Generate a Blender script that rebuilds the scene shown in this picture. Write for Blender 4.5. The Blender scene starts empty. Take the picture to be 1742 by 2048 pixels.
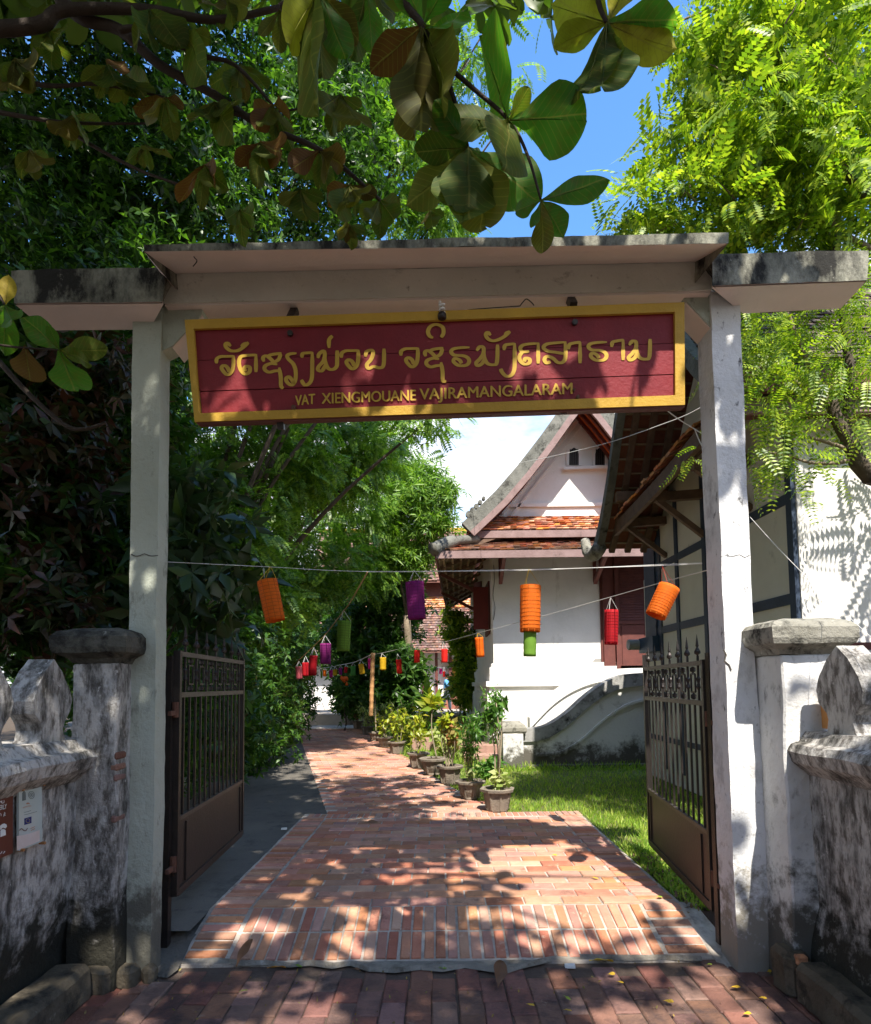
import bpy, math, random
import numpy as np
from mathutils import Vector, Matrix
random.seed(7); RNG = np.random.default_rng(7)
scene = bpy.context.scene
COL = scene.collection
R = math.radians
# ------------------------------------------------------------------ camera
FPX, CX, HOR = 1200.0, 871.0, 1370.0
PITCH, ROLL, CAMH = R(3.5), R(0.65), 1.55
CY = HOR - FPX * math.tan(PITCH)
cam_d = bpy.data.cameras.new('camera'); cam = bpy.data.objects.new('camera', cam_d); COL.objects.link(cam)
RM = Matrix.Rotation(math.pi / 2 + PITCH, 3, 'X') @ Matrix.Rotation(-ROLL, 3, 'Z')
cam.matrix_world = Matrix.Translation((0, 0, CAMH)) @ RM.to_4x4()
cam_d.sensor_fit = 'AUTO'; cam_d.sensor_width = 36.0
cam_d.lens = FPX / 2048 * 36.0
cam_d.shift_y = (CY - 1024) / 2048
cam_d.clip_start = 0.05; cam_d.clip_end = 2000
scene.camera = cam
# ------------------------------------------------------------------ light
SUNV = Vector((0.13, -0.70, 1.0)).normalized()          # towards the sun
sun_d = bpy.data.lights.new('sun', 'SUN'); sun_d.energy = 5.0; sun_d.angle = R(0.55); sun_d.color = (1.0, 0.94, 0.84)
sun = bpy.data.objects.new('sun', sun_d); COL.objects.link(sun)
sun.rotation_euler = SUNV.to_track_quat('Z', 'Y').to_euler()
sun.location = (2, -10, 14)
world = bpy.data.worlds.new('World'); scene.world = world; world.use_nodes = True
wn, wl = world.node_tree.nodes, world.node_tree.links
bg = wn['Background']; bg.inputs[1].default_value = 0.12
sky = wn.new('ShaderNodeTexSky'); sky.sky_type = 'NISHITA'; sky.sun_disc = False
sky.sun_elevation = math.asin(SUNV.z); sky.sun_rotation = math.atan2(SUNV.x, SUNV.y)
sky.air_density = 1.0; sky.dust_density = 0.6; sky.ozone_density = 2.0
tc = wn.new('ShaderNodeTexCoord'); sep = wn.new('ShaderNodeSeparateXYZ'); wl.new(tc.outputs['Generated'], sep.inputs[0])
mp = wn.new('ShaderNodeMapping'); mp.inputs['Scale'].default_value = (1.6, 1.6, 4.2); mp.inputs['Location'].default_value = (0.3, 0.2, 0.35)
wl.new(tc.outputs['Generated'], mp.inputs[0])
nz = wn.new('ShaderNodeTexNoise'); nz.inputs['Scale'].default_value = 1.9; nz.inputs['Detail'].default_value = 9; nz.inputs['Roughness'].default_value = 0.58
wl.new(mp.outputs[0], nz.inputs['Vector'])
mr = wn.new('ShaderNodeMapRange'); mr.inputs[1].default_value = 0.36; mr.inputs[2].default_value = 0.60; mr.inputs[3].default_value = 0.17; mr.inputs[4].default_value = -0.22
wl.new(sep.outputs[2], mr.inputs[0])
ad = wn.new('ShaderNodeMath'); ad.operation = 'ADD'; wl.new(nz.outputs[0], ad.inputs[0]); wl.new(mr.outputs[0], ad.inputs[1])
cr = wn.new('ShaderNodeValToRGB'); cr.color_ramp.elements[0].position = 0.46; cr.color_ramp.elements[1].position = 0.64
cr.color_ramp.elements[0].color = (0, 0, 0, 1); cr.color_ramp.elements[1].color = (1, 1, 1, 1)
wl.new(ad.outputs[0], cr.inputs[0])
hs = wn.new('ShaderNodeHueSaturation'); hs.inputs['Saturation'].default_value = 1.22; hs.inputs['Value'].default_value = 1.65
wl.new(sky.outputs[0], hs.inputs['Color'])
mx = wn.new('ShaderNodeMix'); mx.data_type = 'RGBA'
wl.new(cr.outputs[0], mx.inputs[0]); wl.new(hs.outputs[0], mx.inputs[6]); mx.inputs[7].default_value = (5.8, 5.9, 6.1, 1)
wl.new(mx.outputs[2], bg.inputs[0])
scene.view_settings.view_transform = 'Standard'; scene.view_settings.look = 'None'
scene.view_settings.exposure = 1.1; scene.view_settings.gamma = 1.0; scene.view_settings.use_curve_mapping = False
try:
    scene.cycles.max_bounces = 7; scene.cycles.diffuse_bounces = 4; scene.cycles.transmission_bounces = 5
    scene.cycles.transparent_max_bounces = 6; scene.cycles.use_denoising = True; scene.cycles.sample_clamp_indirect = 6
except Exception: pass

# ------------------------------------------------------------------ pixel -> world
def ray(px, py):
    return RM @ Vector(((px - CX) / FPX, -(py - CY) / FPX, -1.0))
def at(px, py, Y):
    d = ray(px, py); t = Y / d.y
    return Vector((d.x * t, Y, CAMH + d.z * t))
def onz(px, py, z=0.0):
    d = ray(px, py); t = (z - CAMH) / d.z
    return Vector((d.x * t, d.y * t, z))
def onX(px, py, X):
    d = ray(px, py); t = X / d.x
    return Vector((X, d.y * t, CAMH + d.z * t))
def onplane(px, py, p0, n):
    d = ray(px, py); c = Vector((0, 0, CAMH)); t = (p0 - c).dot(n) / d.dot(n)
    return c + d * t

# ------------------------------------------------------------------ materials
def _n(nt, t, **k):
    n = nt.nodes.new(t)
    for a, b in k.items(): setattr(n, a, b)
    return n
def mixc(nt, fac, a, b, mode='MIX'):
    m = _n(nt, 'ShaderNodeMix', data_type='RGBA', blend_type=mode)
    for i, v in ((0, fac), (6, a), (7, b)):
        if hasattr(v, 'is_output') or isinstance(v, bpy.types.NodeSocket): nt.links.new(v, m.inputs[i])
        elif i == 0: m.inputs[0].default_value = v
        else: m.inputs[i].default_value = (*v, 1)
    return m.outputs[2]
def noise(nt, vec, scale, detail=5, rough=0.6, stretch=None, seed=0):
    if stretch or seed:
        mp = _n(nt, 'ShaderNodeMapping'); mp.inputs['Scale'].default_value = stretch or (1, 1, 1); mp.inputs['Location'].default_value = (seed, seed * .7, seed * .3)
        nt.links.new(vec, mp.inputs[0]); vec = mp.outputs[0]
    n = _n(nt, 'ShaderNodeTexNoise'); n.inputs['Scale'].default_value = scale; n.inputs['Detail'].default_value = detail; n.inputs['Roughness'].default_value = rough
    nt.links.new(vec, n.inputs['Vector']); return n.outputs[0]
def ramp(nt, v, lo, hi, a=0.0, b=1.0):
    m = _n(nt, 'ShaderNodeMapRange'); m.clamp = True
    for i, x in ((1, lo), (2, hi), (3, a), (4, b)): m.inputs[i].default_value = x
    nt.links.new(v, m.inputs[0]); return m.outputs[0]
def math2(nt, op, a, b):
    m = _n(nt, 'ShaderNodeMath', operation=op)
    for i, v in enumerate((a, b)):
        if isinstance(v, bpy.types.NodeSocket): nt.links.new(v, m.inputs[i])
        else: m.inputs[i].default_value = v
    return m.outputs[0]
MATS = {}
def mat(name, col, col2=None, scale=3, rough=.85, bump=.3, bscale=30, stains=(), metal=0, spec=.3, coord='pos', rand=0, lowdirt=None, coat=0, trans=0):
    if name in MATS: return MATS[name]
    m = bpy.data.materials.new(name); m.use_nodes = True; nt = m.node_tree; p = nt.nodes['Principled BSDF']
    if coord == 'pos': vec = _n(nt, 'ShaderNodeNewGeometry').outputs['Position']
    else: vec = _n(nt, 'ShaderNodeTexCoord').outputs['Object']
    c = mixc(nt, ramp(nt, noise(nt, vec, scale), .3, .7), col, col2 or tuple(x * .8 for x in col))
    if rand:
        r = _n(nt, 'ShaderNodeObjectInfo').outputs['Random'] if rand > 0 else _n(nt, 'ShaderNodeNewGeometry').outputs['Random Per Island']
        h = _n(nt, 'ShaderNodeHueSaturation'); nt.links.new(ramp(nt, r, 0, 1, 1 - abs(rand), 1 + abs(rand)), h.inputs['Value'])
        r2 = math2(nt, 'FRACT', math2(nt, 'MULTIPLY', r, 7.31), 0)
        nt.links.new(ramp(nt, r2, 0, 1, .5 - abs(rand) * .05, .5 + abs(rand) * .05), h.inputs['Hue'])
        nt.links.new(ramp(nt, math2(nt, 'FRACT', math2(nt, 'MULTIPLY', r, 13.7), 0), 0, 1, 1 - abs(rand) * .9, 1 + abs(rand) * .3), h.inputs['Saturation'])
        nt.links.new(c, h.inputs['Color']); c = h.outputs[0]
    hgt = noise(nt, vec, bscale, 6, .65)
    for k, (sc, lo, hi, s, st) in enumerate(stains):
        f = ramp(nt, noise(nt, vec, s, 7, .7, st, seed=3.1 + k * 5), lo, hi)
        c = mixc(nt, f, c, sc)
    if lowdirt:
        sc, z0, z1, s = lowdirt
        sp = _n(nt, 'ShaderNodeSeparateXYZ'); nt.links.new(vec, sp.inputs[0])
        zz = math2(nt, 'ADD', ramp(nt, sp.outputs[2], z0, z1, .45, -.25), noise(nt, vec, s, 8, .7, None, 9.))
        c = mixc(nt, ramp(nt, zz, .5, .68), c, sc)
    nt.links.new(c, p.inputs['Base Color'])
    p.inputs['Roughness'].default_value = rough; p.inputs['Metallic'].default_value = metal
    p.inputs['Specular IOR Level'].default_value = spec; p.inputs['Coat Weight'].default_value = coat
    if bump:
        b = _n(nt, 'ShaderNodeBump'); b.inputs['Strength'].default_value = bump; b.inputs['Distance'].default_value = .02
        nt.links.new(hgt, b.inputs['Height']); nt.links.new(b.outputs[0], p.inputs['Normal'])
    if trans:
        t = _n(nt, 'ShaderNodeBsdfTranslucent'); nt.links.new(c, t.inputs[0]); ms = _n(nt, 'ShaderNodeMixShader'); ms.inputs[0].default_value = trans
        nt.links.new(p.outputs[0], ms.inputs[1]); nt.links.new(t.outputs[0], ms.inputs[2])
        nt.links.new(ms.outputs[0], nt.nodes['Material Output'].inputs[0])
    MATS[name] = m; return m
def leafmat(name, cols, trans=.4, rough=.42, per='island', tmul=1.5, veins=False, spec=.4):
    if name in MATS: return MATS[name]
    m = bpy.data.materials.new(name); m.use_nodes = True; nt = m.node_tree; p = nt.nodes['Principled BSDF']
    r = _n(nt, 'ShaderNodeNewGeometry').outputs['Random Per Island'] if per == 'island' else _n(nt, 'ShaderNodeObjectInfo').outputs['Random']
    cr = _n(nt, 'ShaderNodeValToRGB'); e = cr.color_ramp.elements
    e[0].position = 0; e[0].color = (*cols[0], 1); e[1].position = 1; e[1].color = (*cols[-1], 1)
    for i, c in enumerate(cols[1:-1]):
        x = e.new((i + 1) / (len(cols) - 1)); x.color = (*c, 1)
    nt.links.new(r, cr.inputs[0]); c = cr.outputs[0]
    if veins:
        oc = _n(nt, 'ShaderNodeTexCoord').outputs['Object']; sp = _n(nt, 'ShaderNodeSeparateXYZ'); nt.links.new(oc, sp.inputs[0])
        ay = math2(nt, 'ABSOLUTE', sp.outputs[1], 0)
        w = math2(nt, 'SINE', math2(nt, 'MULTIPLY', math2(nt, 'SUBTRACT', sp.outputs[0], math2(nt, 'MULTIPLY', ay, .8)), 70), 0)
        c = mixc(nt, ramp(nt, w, .86, 1, 0, .42), c, (.17, .17, .035))
        c = mixc(nt, ramp(nt, noise(nt, oc, 38, 3, .7), .66, .72, 0, .7), c, (.07, .03, .01))
        c = mixc(nt, ramp(nt, ay, .004, .012, .5, 0), c, (.22, .2, .05))
        c = mixc(nt, ramp(nt, noise(nt, oc, 5, 5, .6), .5, .75, 0, .5), c, (.10, .055, .012))
    nt.links.new(c, p.inputs['Base Color']); p.inputs['Roughness'].default_value = rough; p.inputs['Specular IOR Level'].default_value = spec
    t = _n(nt, 'ShaderNodeBsdfTranslucent')
    g = _n(nt, 'ShaderNodeMix', data_type='RGBA', blend_type='MULTIPLY'); g.inputs[0].default_value = 1; nt.links.new(c, g.inputs[6]); g.inputs[7].default_value = (tmul * 1.05, tmul * 1.15, tmul * .45, 1)
    nt.links.new(g.outputs[2], t.inputs[0])
    ms = _n(nt, 'ShaderNodeMixShader'); ms.inputs[0].default_value = trans
    nt.links.new(p.outputs[0], ms.inputs[1]); nt.links.new(t.outputs[0], ms.inputs[2])
    nt.links.new(ms.outputs[0], nt.nodes['Material Output'].inputs[0])
    MATS[name] = m; return m

BLK = (.018, .017, .014)
M_gate = mat('gate_plaster', (.44, .46, .385), (.33, .355, .29), 1.6, .88, .6, 22, [((.09, .09, .07), .58, .72, 6, (1, 1, .45)), ((.2, .19, .15), .62, .8, 18, None)], lowdirt=((.13, .125, .10), -.3, .9, 6))  # base darkened to put the left post's shade into the plaster colour
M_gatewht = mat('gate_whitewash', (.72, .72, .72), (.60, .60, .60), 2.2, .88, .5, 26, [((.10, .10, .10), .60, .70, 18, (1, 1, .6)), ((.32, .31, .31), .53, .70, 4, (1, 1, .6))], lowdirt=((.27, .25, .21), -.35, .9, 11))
M_lint = mat('lintel_render', (.64, .63, .56), (.50, .50, .44), 1.6, .9, .5, 22, [((.16, .15, .12), .60, .76, 5, (1, 1, 1.6)), ((.25, .24, .2), .64, .74, 16, None)])
M_pink = mat('bounce_pink_render', (.74, .63, .58), (.62, .54, .50), 2, .9, .25, 22, [((.10, .08, .06), .68, .84, 10, None)])  # pink ground bounce under the gateway is put into the soffit colour
M_slab = mat('mouldy_concrete', (.32, .31, .25), (.20, .20, .155), 3, .92, .5, 26, [(BLK, .42, .60, 5, (1, 1, .5)), ((.40, .39, .33), .64, .74, 9, None)])
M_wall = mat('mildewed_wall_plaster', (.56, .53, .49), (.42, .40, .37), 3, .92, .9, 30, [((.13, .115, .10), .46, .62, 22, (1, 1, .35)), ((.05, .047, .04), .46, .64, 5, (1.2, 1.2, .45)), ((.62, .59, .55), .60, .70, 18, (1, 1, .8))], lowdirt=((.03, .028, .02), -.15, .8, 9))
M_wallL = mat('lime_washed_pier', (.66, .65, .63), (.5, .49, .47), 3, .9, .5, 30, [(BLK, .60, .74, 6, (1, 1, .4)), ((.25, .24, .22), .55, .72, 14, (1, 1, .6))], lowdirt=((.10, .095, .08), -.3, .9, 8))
M_capd = mat('shaded_lichen_stone', (.11, .105, .085), (.06, .06, .048), 5, .95, .7, 40, [(BLK, .46, .62, 7, None), ((.30, .28, .24), .64, .72, 14, None)])  # darker copy of the cap stone, the left pier's shade put into its colour
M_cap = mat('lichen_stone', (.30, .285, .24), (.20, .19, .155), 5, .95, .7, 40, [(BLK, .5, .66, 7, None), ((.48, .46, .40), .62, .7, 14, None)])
M_kerb = mat('mossy_kerb_stone', (.14, .115, .08), (.08, .066, .045), 4, .95, .7, 35, [(BLK, .5, .68, 6, None), ((.30, .27, .22), .64, .74, 9, None)])
M_brick = mat('apron_brick', (.50, .225, .13), (.40, .165, .095), 9, .8, .5, 60, [((.60, .36, .25), .58, .72, 14, None), ((.16, .08, .06), .60, .72, 3.5, None), ((.06, .04, .03), .66, .74, 22, None)], rand=.26)
M_brickf = mat('path_brick', (.47, .23, .145), (.37, .17, .11), 9, .85, .4, 60, [((.12, .07, .05), .6, .8, 5, None)], rand=-.28)
M_street = mat('street_brick', (.25, .12, .085), (.18, .085, .062), 6, .72, .6, 50, [((.05, .035, .035), .48, .68, 3.2, None), ((.36, .27, .21), .63, .75, 5, None)], rand=.26)
M_mort = mat('cement_mortar', (.54, .47, .39), (.38, .33, .28), 5, .95, .6, 50, [((.20, .17, .14), .46, .66, 2.2, None), ((.12, .11, .09), .56, .72, 9, None)])
M_dirt = mat('street_joint_sand', (.12, .085, .065), (.07, .05, .04), 7, .95, .6, 60)
M_conc = mat('grey_concrete', (.135, .12, .10), (.085, .078, .068), 1.2, .92, .6, 45, [((.05, .05, .045), .52, .7, 5, None)])
M_earth = mat('garden_soil', (.10, .07, .045), (.06, .045, .03), 3, .95, .8, 25)
M_iron = mat('gate_iron', (.045, .036, .032), (.03, .025, .023), 12, .42, .25, 60, [((.16, .07, .035), .62, .75, 20, None)], metal=.5, spec=.5)
M_ironlt = mat('gate_rail_paint', (.10, .085, .072), (.07, .056, .048), 12, .45, .25, 60, [((.18, .08, .04), .62, .75, 20, None)], metal=.3, spec=.5)
M_panel = mat('gate_sheet_brown', (.048, .035, .029), (.036, .028, .024), 5, .45, .15, 40, [((.20, .16, .13), .68, .76, 26, (1, 1, .3))], metal=.3, spec=.5)
M_rust = mat('rusty_hinge', (.15, .065, .04), (.08, .04, .028), 20, .8, .5, 60)
M_red = mat('sign_red_board', (.22, .018, .024), (.17, .014, .020), 5, .55, .2, 40, [((.42, .10, .10), .66, .78, 9, (.3, 1, 2)), ((.5, .3, .3), .76, .8, 40, None)])
M_yel = mat('sign_yellow_frame', (.52, .31, .035), (.42, .25, .03), 6, .55, .25, 50, [((.28, .15, .02), .66, .8, 12, None)])
M_gold = mat('sign_gold_letter_paint', (.58, .37, .05), (.46, .28, .04), 8, .5, .1, 40)
M_white = mat('temple_white_plaster', (.78, .76, .73), (.66, .64, .61), 1.2, .9, .3, 14, [((.40, .37, .33), .60, .80, 2.5, (1, 1, .4)), ((.30, .27, .24), .70, .80, 9, (1, 1, .6))])
M_stair = mat('stair_wall_plaster', (.72, .71, .67), (.62, .61, .57), 1.6, .9, .3, 18, [((.30, .28, .24), .58, .76, 3, None)], lowdirt=((.10, .092, .075), -.2, .85, 3.5))
M_stairg = mat('stair_rail_weathered', (.40, .39, .37), (.22, .22, .21), 2.5, .9, .5, 24, [(BLK, .5, .68, 4, None), ((.55, .54, .52), .58, .68, 6, None)])
M_cream = mat('cream_panel_plaster', (.64, .63, .55), (.56, .55, .48), 1.8, .88, .25, 20, [((.3, .3, .25), .62, .78, 3, None)])
M_navy = mat('navy_timber', (.040, .060, .10), (.028, .042, .07), 6, .6, .3, 30, [((.35, .35, .34), .68, .72, 20, None)])
M_blue = mat('blue_shutter', (.03, .065, .12), (.02, .045, .09), 5, .55, .2, 30)
M_maroon = mat('maroon_timber', (.14, .045, .035), (.10, .033, .028), 7, .6, .25, 30)
M_fascia = mat('fascia_board_mauve', (.28, .19, .18), (.20, .13, .12), 5, .8, .3, 30, [((.08, .055, .05), .58, .75, 8, (1, 1, .6))])
M_verge = mat('weathered_verge_stone', (.20, .195, .17), (.11, .11, .095), 4, .95, .6, 30, [(BLK, .52, .7, 6, None)])
M_wood = mat('old_roof_timber', (.17, .105, .07), (.10, .065, .045), 9, .85, .4, 40)
M_batten = mat('roof_batten', (.30, .22, .14), (.2, .145, .09), 9, .85, .3, 40)
M_tile = mat('clay_tile_orange', (.52, .20, .075), (.40, .14, .055), 8, .85, .4, 40, [((.10, .05, .035), .56, .72, 3, None)], rand=-.35)
M_tiled = mat('clay_tile_dark', (.20, .095, .06), (.13, .062, .042), 7, .9, .4, 40, [((.34, .15, .08), .60, .72, 5, None)], rand=-.4)
M_shing = mat('dark_shingle', (.10, .075, .055), (.06, .045, .035), 7, .9, .5, 40, rand=-.4)
M_dark = mat('dark_interior', (.012, .010, .009), None, 3, .9, 0)
M_pot = mat('cast_cement_pot', (.24, .20, .155), (.15, .125, .10), 9, .95, .7, 55, [((.05, .045, .04), .56, .72, 8, None)], coord='obj')
M_bark = mat('tree_bark', (.11, .085, .06), (.06, .047, .035), 14, .9, .8, 50)
M_barkl = mat('pale_branch_bark', (.25, .20, .14), (.15, .11, .075), 18, .85, .5, 50)
M_twig = mat('dark_twig', (.05, .035, .025), (.03, .022, .016), 14, .85, .5, 50)
M_bamboo = mat('bamboo_pole', (.50, .28, .12), (.40, .21, .09), 9, .6, .2, 40)
M_string = mat('white_string', (.7, .69, .66), None, 5, .7, 0)
M_wire = mat('black_wire', (.03, .03, .03), None, 5, .5, 0)

# ------------------------------------------------------------------ mesh builder
def newobj(name, me, m=None, parent=None, loc=(0, 0, 0)):
    o = bpy.data.objects.new(name, me); COL.objects.link(o); o.location = loc
    if m is not None: me.materials.append(m)
    if parent is not None: o.parent = parent
    return o
def tag(o, label=None, cat=None, group=None, kind=None):
    if label: o['label'] = label
    if cat: o['category'] = cat
    if group: o['group'] = group
    if kind: o['kind'] = kind
    return o
def thing(name, label, cat, loc=(0, 0, 0), rz=0, group=None):
    o = bpy.data.objects.new(name, None); COL.objects.link(o); o.empty_display_size = .1
    o.location = loc; o.rotation_euler = (0, 0, rz); return tag(o, label, cat, group)
def chain_offset(parent):
    v = Vector((0, 0, 0))
    while parent is not None: v += Vector(parent.location); parent = parent.parent
    return v
class MB:
    def __init__(s): s.v = []; s.f = []
    def add(s, vs, fs):
        b = len(s.v); s.v += [tuple(x) for x in vs]; s.f += [tuple(i + b for i in f) for f in fs]; return s
    def prism(s, poly, ext):
        """poly: ring of points, ext: extrusion vector"""
        n = len(poly); ext = Vector(ext); a = [Vector(p) for p in poly]; b = [p + ext for p in a]
        fs = [tuple(range(n)), tuple(range(2 * n - 1, n - 1, -1))] + [(i + n, (i + 1) % n + n, (i + 1) % n, i) for i in range(n)]
        return s.add(a + b, fs)
    def box(s, x0, x1, y0, y1, z0, z1):
        return s.prism([(x0, y0, z0), (x1, y0, z0), (x1, y0, z1), (x0, y0, z1)], (0, y1 - y0, 0))
    def bbox(s, x0, x1, y0, y1, z0, z1, b=.012):
        b = min(b, (x1 - x0) * .4, (y1 - y0) * .4, (z1 - z0) * .4)
        vs = []
        for z, i in ((z0, b), (z0 + b, 0), (z1 - b, 0), (z1, b)):
            for (x, y) in ((x0 + i, y0 + b), (x0 + b, y0 + i), (x1 - b, y0 + i), (x1 - i, y0 + b), (x1 - i, y1 - b), (x1 - b, y1 - i), (x0 + b, y1 - i), (x0 + i, y1 - b)):
                vs.append((x, y, z))
        fs = [tuple(range(7, -1, -1)), tuple(range(24, 32))]
        for k in range(3):
            for i in range(8): fs.append((k * 8 + i, k * 8 + (i + 1) % 8, k * 8 + 8 + (i + 1) % 8, k * 8 + 8 + i))
        return s.add(vs, fs)
    def hexa(s, p):
        """8 points: front quad p0..p3, back quad p4..p7"""
        return s.add(p, [(0, 1, 2, 3), (7, 6, 5, 4), (0, 4, 5, 1), (1, 5, 6, 2), (2, 6, 7, 3), (3, 7, 4, 0)])
    def bar(s, a, b, w, h=None, up=(0, 0, 1)):
        a = Vector(a); b = Vector(b); h = h or w; d = (b - a).normalized(); u = Vector(up)
        if abs(d.dot(u)) > .98: u = Vector((0, 1, 0))
        sd = d.cross(u).normalized() * w / 2; u = sd.cross(d).normalized() * h / 2
        return s.hexa([a - sd - u, a + sd - u, a + sd + u, a - sd + u, b - sd - u, b + sd - u, b + sd + u, b - sd + u])
    def tube(s, pts, r, n=6, cap=True):
        pts = [Vector(p) for p in pts]; rs = r if isinstance(r, (list, tuple)) else [r] * len(pts)
        vs = []; up = Vector((.13, .2, 1)).normalized(); N = len(pts)
        for i, p in enumerate(pts):
            d = (pts[min(i + 1, N - 1)] - pts[max(i - 1, 0)]).normalized()
            a = d.cross(up)
            if a.length < .1: a = d.cross(Vector((1, 0, 0)))
            a.normalize(); b = d.cross(a)
            for k in range(n):
                t = 2 * math.pi * k / n; vs.append(p + (a * math.cos(t) + b * math.sin(t)) * rs[i])
        fs = [(i * n + k, i * n + (k + 1) % n, (i + 1) * n + (k + 1) % n, (i + 1) * n + k) for i in range(N - 1) for k in range(n)]
        if cap: fs += [tuple(range(n - 1, -1, -1)), tuple(range((N - 1) * n, N * n))]
        return s.add(vs, fs)
    def lathe(s, prof, c=(0, 0, 0), n=16, sx=1, sy=1, rot=0, close=False):
        c = Vector(c); vs = []
        for (r, z) in prof:
            for k in range(n):
                t = 2 * math.pi * k / n + rot; vs.append(c + Vector((r * math.cos(t) * sx, r * math.sin(t) * sy, z)))
        N = len(prof); fs = [(i * n + k, i * n + (k + 1) % n, (i + 1) * n + (k + 1) % n, (i + 1) * n + k) for i in range(N - 1) for k in range(n)]
        fs += [tuple(range(n - 1, -1, -1)), tuple(range((N - 1) * n, N * n))]
        return s.add(vs, fs)
    def build(s, name, m, parent=None, smooth=False, kind=None, label=None):
        me = bpy.data.meshes.new(name); off = chain_offset(parent)
        me.from_pydata([(x - off.x, y - off.y, z - off.z) for x, y, z in s.v], [], s.f)
        if smooth: me.shade_smooth()
        o = newobj(name, me, m, parent)
        if kind: o['kind'] = kind
        if label: o['label'] = label
        return o
def cr_spline(pts, sub=4):
    P = [Vector(p) for p in pts]; P = [P[0]] + P + [P[-1]]; out = []
    for i in range(1, len(P) - 2):
        for k in range(sub):
            t = k / sub
            out.append(.5 * ((2 * P[i]) + (P[i + 1] - P[i - 1]) * t + (2 * P[i - 1] - 5 * P[i] + 4 * P[i + 1] - P[i + 2]) * t * t + (-P[i - 1] + 3 * P[i] - 3 * P[i + 1] + P[i + 2]) * t ** 3))
    out.append(P[-2]); return out
def roughen(o, amt=.006, seg=.12, seed=1):
    """subdivide and push the vertices a little so that old plaster edges are not ruler-straight"""
    import bmesh
    from mathutils import noise as mn
    bm = bmesh.new(); bm.from_mesh(o.data)
    bmesh.ops.triangulate(bm, faces=[f for f in bm.faces if len(f.verts) > 4])
    for _ in range(6):
        es = [e for e in bm.edges if e.calc_length() > seg]
        if not es or len(bm.verts) > 30000: break
        bmesh.ops.subdivide_edges(bm, edges=es, cuts=1, use_grid_fill=True)
    for v in bm.verts:
        q = v.co + Vector((seed, seed * 2, 0))
        v.co += Vector(mn.noise_vector(q * 3.1)) * amt + Vector(mn.noise_vector(q * 14)) * amt * .6
    bm.to_mesh(o.data); bm.free(); o.data.shade_smooth() if False else None
    return o
# numpy scatter ------------------------------------------------------
def mesh_np(name, V, F):
    me = bpy.data.meshes.new(name); nv = len(V); nf, k = F.shape
    me.vertices.add(nv); me.vertices.foreach_set('co', V.astype(np.float32).ravel())
    me.loops.add(nf * k); me.loops.foreach_set('vertex_index', F.astype(np.int32).ravel())
    me.polygons.add(nf); me.polygons.foreach_set('loop_start', np.arange(0, nf * k, k, dtype=np.int32))
    me.update(calc_edges=True); return me
def unit(a): return a / np.maximum(np.linalg.norm(a, axis=-1, keepdims=True), 1e-9)
def scatter(name, tmpl, P, D, S, m, parent=None, kind='stuff', nrm=None, shade=False):
    tv, tf = tmpl; N = len(P)
    D = unit(D); U = nrm if nrm is not None else unit(RNG.normal(size=(N, 3)) + np.array([0, 0, 1.2]))
    B = unit(np.cross(U, D)); U = np.cross(D, B)
    Rm = np.stack([D, B, U], axis=1)             # rows: local axes
    V = np.einsum('nj,kjc->knc', tv, Rm) * np.asarray(S).reshape(-1, 1, 1) + P[:, None, :]
    F = tf[None] + (np.arange(N) * len(tv))[:, None, None]
    off = np.array(chain_offset(parent)); me = mesh_np(name, V.reshape(-1, 3) - off, F.reshape(-1, tf.shape[1]))
    if shade: me.shade_smooth()
    o = newobj(name, me, m, parent)
    if kind: o['kind'] = kind
    return o
def leaf_t(w=.32, fold=.06, droop=.1):
    v = np.array([(0, 0, 0), (.5, 0, 0), (1, 0, -droop), (.42, w / 2, fold), (.42, -w / 2, fold)])
    f = np.array([(0, 1, 3), (1, 2, 3), (0, 4, 1), (1, 4, 2)]); return v, f
def frond_t(pairs=9, ll=.26, lw=.52, droop=.28, up=.05):
    vs, fs = [], []
    for i in range(pairs):
        t = .1 + .9 * i / (pairs - 1); z = -droop * t * t; s = ll * (1 - .45 * abs(t - .45))
        for sd in (-1, 1):
            b = len(vs); a = s; w = s * lw / 2
            bx, by, bz = t, 0, z
            tx, ty, tz = t + .35 * a, sd * a, z - .25 * a + up * a
            mx_, my_, mz = (bx + tx) / 2, (by + ty) / 2, (bz + tz) / 2
            vs += [(bx, by, bz), (mx_ - w, my_ + sd * w * .3, mz + .02), (tx, ty, tz), (mx_ + w, my_ - sd * w * .3, mz - .01)]
            fs += [(b, b + 1, b + 2), (b, b + 2, b + 3)]
    # rachis
    b = len(vs); vs += [(0, .006, 0), (0, -.006, 0), (.6, -.004, -droop * .36), (.6, .004, -droop * .36), (1, 0, -droop)]
    fs += [(b, b + 1, b + 2), (b, b + 2, b + 3), (b + 3, b + 2, b + 4)]
    return np.array(vs), np.array(fs)
def rosette_t(n=6, w=.34, seed=0):
    r = np.random.default_rng(seed); lv, lf = leaf_t(w, .05, .15); vs, fs = [], []
    for i in range(n):
        a = 2 * math.pi * i / n + r.normal() * .25; el = r.uniform(-.55, .35); s = r.uniform(.7, 1)
        d = np.array([math.cos(a) * math.cos(el), math.sin(a) * math.cos(el), math.sin(el)]); u = unit(np.array([0, 0, 1.]) + r.normal(size=3) * .3)
        bb = unit(np.cross(u, d)); u = np.cross(d, bb)
        fs.append(lf + len(lv) * i); vs.append((lv * s) @ np.stack([d, bb, u]))
    return np.vstack(vs), np.vstack(fs)
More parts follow.
